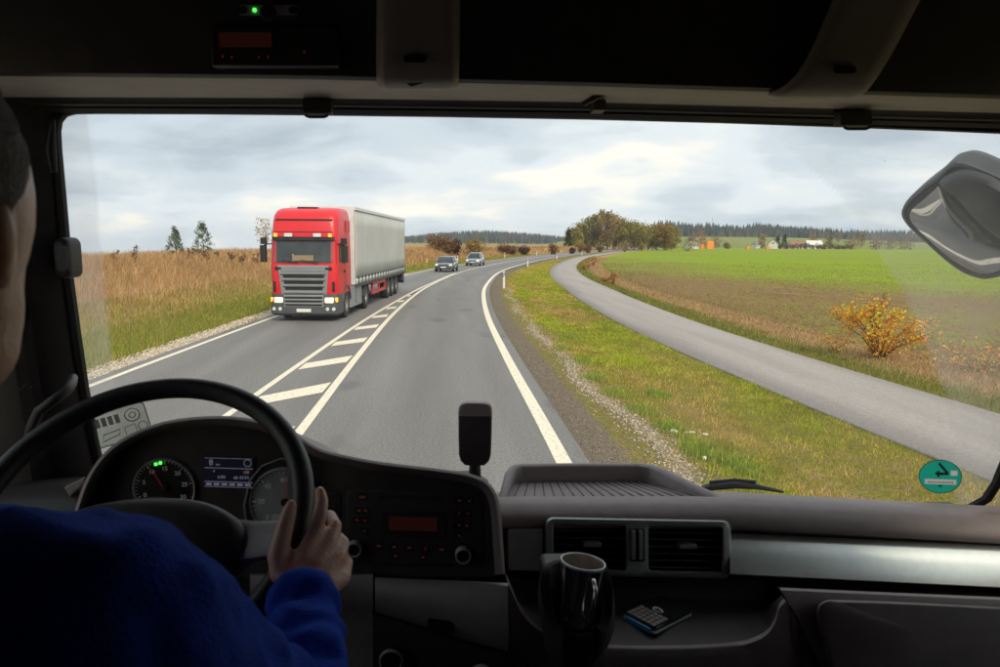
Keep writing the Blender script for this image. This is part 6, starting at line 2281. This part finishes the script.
M['mirror_shell'] = mat('mirror_shell', (0.018, 0.020, 0.024), (0.03, 0.032, 0.038), 12, 0.5)
M['mirror_glass'] = mat('mirror_glass', (0.46, 0.47, 0.49), (0.52, 0.53, 0.55), 6, 0.04, metal=1.0)
shell = [(901.5, 214), (906, 203), (920, 190), (937, 177), (948, 166.5), (957, 163.3), (970, 165.5), (990, 174), (1010, 184), (1030, 200), (1036, 225), (1030, 255), (1012, 272), (990, 278.5), (978, 278), (962, 272), (945, 260), (925, 242), (908, 226)]
shell = dense(shell, 3, True)
cxm = sum(p[0] for p in shell) / len(shell)
cym = sum(p[1] for p in shell) / len(shell)


def mring(k, dy, ox=0.0, oy=0.0):
    return [mpt(cxm + (x - cxm) * k + ox, cym + (y - cym) * k + oy, dy) for x, y in shell]


mir = MB().loft([mring(0.93, 0.004), mring(0.955, -0.006), mring(1.0, 0.0), mring(1.0, 0.03), mring(0.95, 0.08, 4, -4), mring(0.8, 0.13, 8, -8), mring(0.45, 0.165, 10, -10)])
MIR = mir.build("outside_mirror", M['mirror_shell'], CAB, smooth=60)
gl = [(910, 214), (914, 207), (925, 198), (936, 188), (939, 186), (946, 192), (958, 205), (972, 220), (985, 234), (1000, 245), (1016, 254), (1010, 264), (992, 272), (978, 272), (962, 265), (946, 254), (928, 238), (913, 223)]
gl = dense(gl, 3, True)
gcx = sum(p[0] for p in gl) / len(gl)
gcy = sum(p[1] for p in gl) / len(gl)
# convex glass tilted down to the road in front of the cab
bulge = []
for k in (1.0, 0.8, 0.6, 0.4, 0.2, 0.03):
    bulge.append([mpt(gcx + (x - gcx) * k, gcy + (y - gcy) * k, -0.006 - 0.030 * (1 - k * k)) for x, y in gl])
MB().loft(bulge).build("mirror_glass", M['mirror_glass'], MIR, smooth=80)
# hood that overlaps the upper edge of the glass
hd = [(941, 179), (952, 186), (962, 197), (975, 212), (990, 226), (1005, 236), (1022, 243), (1034, 240), (1036, 215), (1024, 196), (1005, 183), (985, 173), (962, 168)]
hd = dense(hd, 3, True)
hxm = sum(p[0] for p in hd) / len(hd)
hym = sum(p[1] for p in hd) / len(hd)
MB().loft([[mpt(x, y, 0.01) for x, y in hd], [mpt(x, y, -0.03) for x, y in hd], [mpt(hxm + (x - hxm) * 0.9, hym + (y - hym) * 0.88, -0.052) for x, y in hd], [mpt(hxm + (x - hxm) * 0.5, hym + (y - hym) * 0.5, -0.062) for x, y in hd]]).build("mirror_hood", M['mirror_shell'], MIR, smooth=60)
MB().tube([mpt(1025, 215, 0.06), mpt(1080, 190, 0.0), mpt(1100, 120, -0.35), Vector((1.42, 1.50, 3.2))], [0.035, 0.03, 0.028, 0.03], 10).build("mirror_arm", M['mirror_shell'], MIR, smooth=60)

# ------------------------------------------------------------------ loose things in the cab
def screen_frame(px, py, off=0.004):
    """point just inside the glass, with right / up vectors lying on the glass"""
    p = on_screen(px, py)
    e = 0.01
    tx = Vector((2 * e, screen_y(p.x + e, p.z) - screen_y(p.x - e, p.z), 0)).normalized()
    tz = Vector((0, screen_y(p.x, p.z + e) - screen_y(p.x, p.z - e), 2 * e)).normalized()
    n_ = tx.cross(tz).normalized()            # points to the cab (-y)
    if n_.y > 0:
        n_ = -n_
    return p + n_ * off, tx, tz, n_


def frame_matrix(p, tx, tz, n_):
    return Matrix(((tx.x, tz.x, n_.x, p.x), (tx.y, tz.y, n_.y, p.y), (tx.z, tz.z, n_.z, p.z), (0, 0, 0, 1)))


# round green badge on the glass, seen from its back: the figure is mirrored
M['badge_green'] = backlit('badge_green', (0.02, 0.50, 0.36), 0.7)
M['badge_white'] = backlit('badge_white', (0.85, 0.78, 0.76), 0.7)
p, tx, tz, n_ = screen_frame(940, 476)
BM = frame_matrix(p, tx, tz, n_) @ Matrix.Rotation(R(9), 4, 'Z')
badge = thing("windscreen_badge", "round green badge with a mirrored 4 on the windscreen's lower right corner", "sticker", p, 0, None, p)
r_b = 0.0475
FIELDS = ((-0.034, 0.035, -0.021, -0.0075), (0.0235, 0.038, 0.004, 0.018))      # printed white, let into the green
dm_ = MB()
nd = 76
for i in range(nd):
    for j in range(nd):
        x0, y0 = -r_b + 2 * r_b * i / nd, -r_b + 2 * r_b * j / nd
        st_ = 2 * r_b / nd
        cx2, cy2 = x0 + st_ / 2, y0 + st_ / 2
        if math.hypot(cx2, cy2) > r_b * 0.985 or any(a < cx2 < b and c < cy2 < d for a, b, c, d in FIELDS):
            continue
        dm_.add([BM @ Vector((a, b, 0)) for a, b in ((x0, y0), (x0 + st_, y0), (x0 + st_, y0 + st_), (x0, y0 + st_))], [(0, 1, 2, 3)])
dm_.build("disc", M['badge_green'], badge, smooth=0)
MB().lathe([(r_b * 0.965, 0.0), (r_b * 0.967, 0.0007), (r_b * 0.998, 0.0007), (r_b, 0.0)], 40, BM).build("border", M['black'], badge)
fg = MB()
for (xa, ya), (xb, yb2) in (((-0.002, 0.038), (0.0165, 0.0105)), ((0.0185, 0.0085), (-0.010, 0.0085)), ((-0.0035, 0.0165), (-0.0035, -0.001))):
    fg.bar(BM @ Vector((xa, ya, 0.0008)), BM @ Vector((xb, yb2, 0.0008)), 0.0006, 0.0062)
fg.build("figure", M['black'], badge)
for nm_, (a, b, c, d) in zip(("number_field", "seal"), FIELDS):
    MB().add([BM @ Vector((x, y, 0.0004)) for x, y in ((a - 0.0006, c - 0.0006), (b + 0.0006, c - 0.0006), (b + 0.0006, d + 0.0006), (a - 0.0006, d + 0.0006))], [(0, 1, 2, 3)]).build(nm_, M['badge_white'], badge)
for k in range(9):
    MB().box(-0.027 + k * 0.0064, -0.0225 + k * 0.0064, -0.0175, -0.0135, 0.0012, 0.0016, BM).build("faded_letter", M['plastic_grey'], badge)
MB().box(-0.004, 0.004, -0.0285, -0.0245, 0.0002, 0.0010, BM).build("dot", M['black'], badge)

# clear information card low on the left of the glass
M['card'] = glass_mat("clear_card", (0.80, 0.82, 0.80), 0.3, 1.0)
M['card_line'] = mat('card_print', (0.05, 0.05, 0.05), (0.07, 0.07, 0.07), 30, 0.6)
M['card_grey'] = mat('card_grey_print', (0.42, 0.42, 0.40), (0.5, 0.5, 0.48), 30, 0.7)
p, tx, tz, n_ = screen_frame(120, 424, 0.005)
CM = frame_matrix(p, tx, tz, n_) @ Matrix.Rotation(R(9), 4, 'Z')
card = thing("windscreen_card", "clear card with grey pictograms stuck low on the left of the windscreen", "sticker", p, 0, None, p)
MB().loft([[CM @ Vector((x, y, h_)) for x, y in rrect(-0.062, 0.062, -0.045, 0.045, 0.008)] for h_ in (0.0, 0.0012)]).build("sheet", M['card'], card)
MB().tube([CM @ Vector((x, y, 0.0016)) for x, y in rrect(-0.060, 0.060, -0.042, 0.042, 0.009)], 0.0011, 5, closed=True).build("outline", M['card_line'], card)
MB().tube([CM @ Vector((0.030 + 0.016 * math.cos(a), 0.017 + 0.016 * math.sin(a), 0.0016)) for a in [2 * math.pi * k / 16 for k in range(16)]], 0.0012, 4, closed=True).build("round_pictogram", M['card_line'], card)
MB().tube([CM @ Vector((0.030 + 0.007 * math.cos(a), 0.017 + 0.007 * math.sin(a), 0.0016)) for a in [2 * math.pi * k / 12 for k in range(12)]], 0.0010, 4, closed=True).build("round_pictogram", M['card_line'], card)
for x0, x1, y0, y1 in ((-0.050, -0.040, 0.006, 0.028), (-0.036, -0.026, 0.006, 0.028), (-0.022, -0.012, 0.006, 0.028), (-0.008, 0.002, 0.006, 0.028)):
    MB().box(x0, x1, y0, y1, 0.0013, 0.0018, CM).build("pictogram", M['card_grey'], card)
MB().tube([CM @ Vector((x, y, 0.0016)) for x, y in ((-0.045, -0.030), (-0.008, -0.022), (-0.004, -0.010), (-0.040, -0.014))], 0.0011, 4, closed=True).build("truck_pictogram", M['card_line'], card)
MB().tube([CM @ Vector((x, y, 0.0016)) for x, y in ((0.006, -0.032), (0.030, -0.026), (0.030, -0.006), (0.006, -0.010))], 0.0010, 4, closed=True).build("panel_pictogram", M['card_line'], card)
MB().tube([CM @ Vector((0.045 + 0.010 * math.cos(a), -0.016 + 0.010 * math.sin(a), 0.0016)) for a in [2 * math.pi * k / 12 for k in range(12)]], 0.0010, 4, closed=True).build("round_pictogram", M['card_line'], card)

# upright black unit on the dashboard edge
c0 = sight(475, 472, 1.68)
dev = thing("dash_unit", "slim upright black unit standing on the dashboard before the windscreen", "device", (c0.x, 1.69, 2.09), R(-4), None, (c0.x, 1.69, 2.09))
tp = sight(475, 405, 1.68).z
prof = [(2.145, 0.026), (2.155, 0.036), (2.17, 0.0405), (2.22, 0.042), (tp - 0.03, 0.0425), (tp - 0.012, 0.041), (tp - 0.004, 0.036), (tp, 0.026)]
MB().loft([[Vector((c0.x + x, 1.69 + y + (z - 2.15) * 0.10, z)) for x, y in rrect(-hw, hw, -0.012, 0.012, 0.007)] for z, hw in prof]).build("case", M['plastic_dark'], dev, smooth=40)
MB().loft([[Vector((c0.x + x * 1.02, 1.69 + y * 1.06 + (z - 2.15) * 0.10, z)) for x, y in rrect(-hw, hw, -0.012, 0.012, 0.007)] for z, hw in ((tp - 0.031, 0.0425), (tp - 0.012, 0.041), (tp - 0.003, 0.036), (tp + 0.001, 0.025))]).build("cap", M['plastic'], dev, smooth=40)
MB().lathe([(0.0005, 2.09), (0.035, 2.09), (0.034, 2.10), (0.016, 2.112), (0.014, 2.15), (0.0005, 2.15)], 20, Matrix.Translation((c0.x, 1.69, 0))).build("foot", M['plastic_dark'], dev, smooth=50)

# steel mug in the holder
M['steel'] = mat('polished_steel', (0.74, 0.72, 0.70), (0.80, 0.78, 0.76), 12, 0.14, metal=1.0)
M['steel_in'] = mat('steel_painted_glow', (0.50, 0.43, 0.37), (0.58, 0.50, 0.44), 14, 0.35, metal=0.55)  # tan base colour paints in the warm light inside the mug
mc = Vector((0.205, 1.105, 2.052))
mug = thing("steel_mug", "polished steel mug with a handle standing in the cup holder", "mug", mc, 0, None, (0, 0, 0))
mug.rotation_euler = (R(-4), R(7), 0)
MB().lathe([(0.0005, 0.0), (0.0250, 0.0), (0.0275, 0.003), (0.0310, 0.040), (0.0365, 0.092), (0.0380, 0.104)], 44).build("body", M['steel'], mug, smooth=50)
MB().lathe([(0.0385, 0.104), (0.0392, 0.1065), (0.0386, 0.1085), (0.0370, 0.1085), (0.0362, 0.1062)], 44).build("rim", M['dial_ring'], mug, smooth=60)  # pale material in place of steel paints in the rim's shine
MB().lathe([(0.0362, 0.1066), (0.0345, 0.090), (0.0295, 0.040), (0.0255, 0.006), (0.0005, 0.005)], 44).build("inner_wall", M['steel_in'], mug, smooth=50)
hd_ = Vector((0.20, -0.98, 0))
MB().tube([hd_ * 0.0345 + Vector((0, 0, 0.088)), hd_ * 0.050 + Vector((0, 0, 0.094)), hd_ * 0.0595 + Vector((0, 0, 0.084)), hd_ * 0.0600 + Vector((0, 0, 0.058)), hd_ * 0.054 + Vector((0, 0, 0.034)), hd_ * 0.044 + Vector((0, 0, 0.022)), hd_ * 0.028 + Vector((0, 0, 0.024))], 0.0036, 10, flat=1.6).build("handle", M['chrome'], mug, smooth=80)

# phone on the tray floor
a_, b_ = sight(638, 630, 1.285), sight(676, 609, 1.375)
dv = b_ - a_
pc_ = (a_ + b_) / 2
phone = thing("mobile_phone", "black keypad phone with blue and silver edge lying in the dash tray", "phone", (pc_.x, pc_.y, pc_.z), math.atan2(dv.y, dv.x) - R(6), None, (0, 0, 0))
pt_ = math.atan2(dv.z, math.hypot(dv.x, dv.y))
phone.rotation_euler = (0, -pt_ * 0.6, math.atan2(dv.y, dv.x) - R(4))
M['phone_black'] = mat('phone_black', (0.012, 0.012, 0.014), (0.016, 0.016, 0.018), 30, 0.25)
M['phone_blue'] = mat('phone_blue_edge', (0.10, 0.42, 0.85), (0.12, 0.45, 0.88), 20, 0.3)
M['phone_silver'] = mat('phone_silver_edge', (0.72, 0.75, 0.76), (0.78, 0.80, 0.80), 20, 0.3, metal=0.1)
phone.scale = (1.16, 1.36, 1.5)
MB().loft([[Vector((x * k, y * k, z)) for x, y in rrect(-0.057, 0.057, -0.030, 0.030, 0.009)] for z, k in ((0.0, 0.93), (0.002, 0.98), (0.0065, 1.0), (0.010, 0.985), (0.0125, 0.94))]).build("body", M['phone_black'], phone, smooth=40)
phone.scale = (1.16, 1.36, 1.5)
MB().loft([[Vector((x * k, y * k, z)) for x, y in rrect(-0.0575, 0.0575, -0.0305, 0.0305, 0.009)] for z, k in ((0.0045, 1.0), (0.0085, 1.0))], cap=False).build("edge_band", M['phone_silver'], phone, smooth=40)
MB().box(-0.0590, -0.0555, -0.024, 0.024, 0.0035, 0.0105).build("blue_edge", M['phone_blue'], phone, bevel=0.001)
MB().box(0.006, 0.050, -0.024, 0.024, 0.0125, 0.0130).build("screen", M['phone_black'], phone)
MB().tube([Vector((-0.001 + 0.0055 * math.cos(a), 0.008 * math.sin(a), 0.0135)) for a in [2 * math.pi * k / 16 for k in range(16)]], 0.0016, 5, closed=True).build("navigation_key", M['phone_silver'], phone)
for i in range(4):
    for j in range(6):
        MB().box(-0.051 + i * 0.0105, -0.0425 + i * 0.0105, -0.0255 + j * 0.0087, -0.0188 + j * 0.0087, 0.0125, 0.0137).build("key", M['plastic'], phone)

# ------------------------------------------------------------------ the driver
M['skin'] = mat('skin', (0.68, 0.37, 0.265), (0.74, 0.43, 0.32), 40, 0.45, bump=0.15, bscale=170)
M['skin'].node_tree.nodes["Principled BSDF"].inputs["Subsurface Weight"].default_value = 0.12
M['skin'].node_tree.nodes["Principled BSDF"].inputs["Subsurface Radius"].default_value = (0.02, 0.008, 0.005)
M['skin'].node_tree.nodes["Principled BSDF"].inputs["Subsurface Scale"].default_value = 0.4
M['hair'] = mat('dark_hair', (0.018, 0.012, 0.009), (0.035, 0.024, 0.018), 180, 0.7, bump=0.6, bscale=300)
M['fleece'] = mat('blue_fleece', (0.012, 0.040, 0.34), (0.018, 0.055, 0.46), 25, 0.95, bump=0.35, bscale=350, sheen=0.7, spec=0.1)
M['fleece'].node_tree.nodes['Principled BSDF'].inputs['Sheen Tint'].default_value = (0.10, 0.22, 0.9, 1)
M['trousers'] = mat('dark_trousers', (0.02, 0.022, 0.03), (0.03, 0.032, 0.04), 40, 0.95)
drv = thing("person", "driver in a blue fleece jacket, right hand on the steering wheel", "person", (-0.44, 0.35, 1.84), 0, None, (-0.44, 0.35, 1.84))
bd = MB()
HC = Vector((-0.327, 0.400, 2.705))
MH = Matrix.Translation(HC) @ Matrix.Rotation(R(6), 4, 'Z')


def hb(c, r_, n=18, m=12):
    bd.ball(MH @ Vector(c), r_, n, m)


hb((0, 0.006, 0.022), (0.077, 0.098, 0.104), 24, 16)
hb((0, 0.030, -0.045), (0.062, 0.066, 0.068))
hb((0, 0.062, -0.092), (0.030, 0.028, 0.022))
hb((0, 0.080, -0.02), (0.050, 0.018, 0.05))
hb((0, 0.105, -0.022), (0.011, 0.014, 0.020), 10, 7)
hb((0, 0.094, -0.002), (0.007, 0.010, 0.022), 10, 7)
hb((0, 0.092, -0.062), (0.022, 0.008, 0.007), 10, 7)
for s_ in (-1, 1):
    hb((s_ * 0.036, 0.050, -0.028), (0.022, 0.026, 0.026), 12, 8)
    hb((s_ * 0.040, 0.022, -0.066), (0.020, 0.040, 0.034), 12, 8)
    hb((s_ * 0.076, -0.010, -0.010), (0.007, 0.014, 0.026), 10, 8)
    hb((s_ * 0.081, -0.016, -0.002), (0.007, 0.009, 0.020), 10, 8)
bd.tube([MH @ Vector((0, -0.020, -0.06)), Vector((-0.352, 0.375, 2.57)), Vector((-0.385, 0.38, 2.44))], [0.056, 0.058, 0.066], 16)
SR, SL = Vector((-0.222, 0.400, 2.462)), Vector((-0.575, 0.400, 2.462))
ER = sight(312, 752, 0.64)
WRp = sight(301, 590, 0.855)


def arm(mirror, jk, cuff=None):
    """shoulder, elbow, wrist chain; the left arm mirrors the right about the steering wheel axis"""
    f_ = (lambda p: Vector((-0.887 + 0.03 - p.x, p.y, p.z))) if mirror else (lambda p: p)
    S = SL if mirror else SR
    return S, f_(ER), f_(WRp), f_


def hand(f_):
    P = lambda px, py, Y: f_(sight(px - 5, py, Y))
    # palm: metacarpals side by side from the wrist to each knuckle
    kn = [(319, 536, 0.915), (334, 543, 0.918), (344, 558, 0.912), (349, 577, 0.900)]
    wr = [(296, 588, 0.865), (303, 590, 0.865), (311, 593, 0.862), (318, 597, 0.858)]
    for (a, b) in zip(wr, kn):
        mid = ((a[0] + b[0]) / 2, (a[1] + b[1]) / 2 - 1, (a[2] + b[2]) / 2 - 0.006)
        bd.tube([P(*a), P(*mid), P(*b)], [0.0150, 0.0150, 0.0118], 10)
    bd.tube([P(293, 575, 0.875), P(306, 560, 0.892), P(328, 556, 0.905)], [0.013, 0.017, 0.013], 10)
    # fingers: index along the rim, the others closing round its far side
    fing = [[(319, 536, 0.915), (325, 514, 0.930), (327, 501, 0.945), (325, 491, 0.957)],
            [(334, 543, 0.918), (340, 526, 0.944), (335, 516, 0.975), (322, 516, 0.990)],
            [(344, 558, 0.912), (348, 543, 0.940), (339, 534, 0.972), (324, 533, 0.985)],
            [(349, 577, 0.900), (352, 562, 0.928), (342, 552, 0.958), (327, 550, 0.970)]]
    rad = [(0.0118, 0.0106, 0.0098, 0.0078), (0.0116, 0.0106, 0.0098, 0.0080), (0.0110, 0.0102, 0.0094, 0.0076), (0.0098, 0.0090, 0.0084, 0.0070)]
    for F_, r_ in zip(fing, rad):
        bd.tube([P(*q) for q in F_], list(r_), 10)
        bd.ball(P(*F_[0]), r_[0] * 1.06, 10, 7)
        bd.ball(P(*F_[-1]), r_[-1], 10, 7)
    th = [(288, 580, 0.868), (283, 556, 0.885), (289, 530, 0.905), (294, 512, 0.922), (296, 505, 0.928)]
    bd.tube([P(*q) for q in th], [0.016, 0.0148, 0.0122, 0.0105, 0.0082], 10)
    bd.ball(P(*th[-1]), 0.0084, 10, 7)


for mirror in (False, True):
    S, E_, W_, f_ = arm(mirror, None)
    bd.tube([S, S.lerp(E_, 0.5), E_], [0.050, 0.042, 0.033], 14)
    bd.ball(S, 0.054)
    bd.ball(E_, 0.033)
    bd.tube([E_, E_.lerp(W_, 0.35), W_, f_(sight(300, 580, 0.868))], [0.033, 0.033, 0.026, 0.029], 14)
    hand(f_)
# trunk and seated legs
bd.loft([[Vector((-0.41 + x * k, 0.36 + y * k2 + 0.05 * (z - 2.0), z)) for x, y in rrect(-0.17, 0.17, -0.10, 0.10, 0.09)] for z, k, k2 in ((1.84, 0.98, 1.1), (1.95, 1.0, 1.15), (2.10, 0.92, 1.05), (2.28, 1.08, 1.05), (2.40, 1.05, 0.85), (2.46, 0.7, 0.6))])
for s_ in (-1, 1):
    hx_ = -0.42 + s_ * 0.10
    bd.tube([Vector((hx_, 0.36, 1.93)), Vector((hx_ + s_ * 0.02, 0.60, 1.95)), Vector((hx_ + s_ * 0.04, 0.82, 1.93))], [0.092, 0.080, 0.060], 14)
    bd.ball((hx_ + s_ * 0.04, 0.82, 1.925), 0.062)
    bd.tube([Vector((hx_ + s_ * 0.04, 0.82, 1.92)), Vector((hx_ + s_ * 0.04, 0.92, 1.68)), Vector((hx_ + s_ * 0.04, 0.99, 1.38))], [0.060, 0.056, 0.040], 14)
    bd.tube([Vector((hx_ + s_ * 0.04, 0.97, 1.35)), Vector((hx_ + s_ * 0.04, 1.10, 1.335)), Vector((hx_ + s_ * 0.04, 1.20, 1.33))], [0.036, 0.036, 0.026], 12)
body = bd.build("body", M['skin'], drv, remesh=0.0036, smooth=180)
# eyes sit on the face as darker ovals under the brow
for s_ in (-1, 1):
    MB().ball(MH @ Vector((s_ * 0.032, 0.088, 0.004)), (0.011, 0.006, 0.006), 10, 7).build("eye", M['black'], drv)
    MB().tube([MH @ Vector((s_ * 0.014, 0.098, 0.020)), MH @ Vector((s_ * 0.035, 0.094, 0.025)), MH @ Vector((s_ * 0.054, 0.080, 0.018))], [0.003, 0.004, 0.002], 6).build("eyebrow", M['hair'], drv)
# short hair: cap over skull and nape
hv = []
n_, m_ = 36, 26
rr_ = (0.0815, 0.1015, 0.1035)
for i in range(m_ + 1):
    el = R(90 - 150 * i / m_)
    ring = []
    for j in range(n_):
        az = 2 * math.pi * j / n_
        fwd = math.cos(az)                    # 1 towards the face
        side = abs(math.sin(az))
        lim = R(-30 + 54 * max(0.0, (fwd + 0.25) / 1.25) ** 0.8 - (0 if fwd > -0.2 else 22))
        e2 = max(el, lim)
        k = 1.0 + 0.012 * math.sin(az * 23 + el * 31) * (1 if i > 0 else 0)
        if el < lim:
            k = 0.93
        ring.append(MH @ (Vector((math.sin(az) * math.cos(e2) * rr_[0], math.cos(az) * math.cos(e2) * rr_[1], math.sin(e2) * rr_[2])) * k + Vector((0, -0.002, 0.026))))
    hv.append(ring)
MB().loft(hv).build("hair", M['hair'], drv, smooth=80)
# fleece jacket with loose folds
jk = MB()
jk.loft([[Vector((-0.41 + x * k, 0.36 + y * k2 + 0.05 * (z - 2.0), z)) for x, y in rrect(-0.19, 0.19, -0.12, 0.12, 0.10)] for z, k, k2 in ((1.86, 1.02, 1.2), (1.95, 1.05, 1.25), (2.12, 1.0, 1.15), (2.30, 1.12, 1.10), (2.45, 1.06, 0.9), (2.53, 0.66, 0.62))])
jk.tube([Vector((-0.385, 0.385, 2.46)), Vector((-0.366, 0.375, 2.525)), Vector((-0.352, 0.375, 2.555))], [0.095, 0.080, 0.074], 18)
for mirror in (False, True):
    S, E_, W_, f_ = arm(mirror, None)
    jk.ball(S, (0.080, 0.082, 0.076))
    jk.tube([S + Vector((-0.10 if not mirror else 0.10, 0, 0.012)), S], [0.080, 0.080], 16)
    jk.tube([S, S.lerp(E_, 0.25), S.lerp(E_, 0.55), S.lerp(E_, 0.8), E_], [0.080, 0.076, 0.064, 0.056, 0.052], 18)
    jk.ball(E_, 0.052)
    D = (W_ - E_)
    fold = []
    radf = []
    for k in range(15):
        t_ = k / 14
        fold.append(E_ + D * (t_ * 0.985))
        radf.append(0.051 - 0.009 * t_ + 0.0058 * math.sin(k * 2.15) * (0.4 + t_))
    jk.tube(fold, radf, 20)
jo = jk.build("jacket", M['fleece'], drv, remesh=0.0065, smooth=180)
tx_ = bpy.data.textures.new("fleece_folds", 'CLOUDS')
tx_.noise_scale = 0.075
dm = jo.modifiers.new("folds", 'DISPLACE')
dm.texture = tx_
dm.strength = 0.030
dm.mid_level = 0.5
dm.texture_coords = 'LOCAL'
tr_ = MB()
for s_ in (-1, 1):
    hx_ = -0.42 + s_ * 0.10
    tr_.tube([Vector((hx_, 0.34, 1.93)), Vector((hx_ + s_ * 0.02, 0.60, 1.95)), Vector((hx_ + s_ * 0.04, 0.82, 1.93))], [0.105, 0.092, 0.072], 14)
    tr_.ball((hx_ + s_ * 0.04, 0.82, 1.925), 0.074)
    tr_.tube([Vector((hx_ + s_ * 0.04, 0.82, 1.92)), Vector((hx_ + s_ * 0.04, 0.92, 1.68)), Vector((hx_ + s_ * 0.04, 0.985, 1.42))], [0.073, 0.07, 0.062], 14)
tr_.build("trousers", M['trousers'], drv, remesh=0.010, smooth=180)

# ------------------------------------------------------------------ damp autumn air over the whole place
hz = bpy.data.materials.new("haze_air")
hz.use_nodes = True
N, L = hz.node_tree.nodes, hz.node_tree.links
N.remove(N["Principled BSDF"])
pv = N.new("ShaderNodeVolumePrincipled")
pv.inputs["Color"].default_value = (0.82, 0.89, 0.97, 1)
pv.inputs["Density"].default_value = 0.00014
L.new(pv.outputs[0], N["Material Output"].inputs["Volume"])
haze = MB().box(-3700, 4600, -120, 4300, -112, 62).build("haze", hz)
tag(haze, "thin pale haze over the fields and far woods", "haze", kind="stuff")
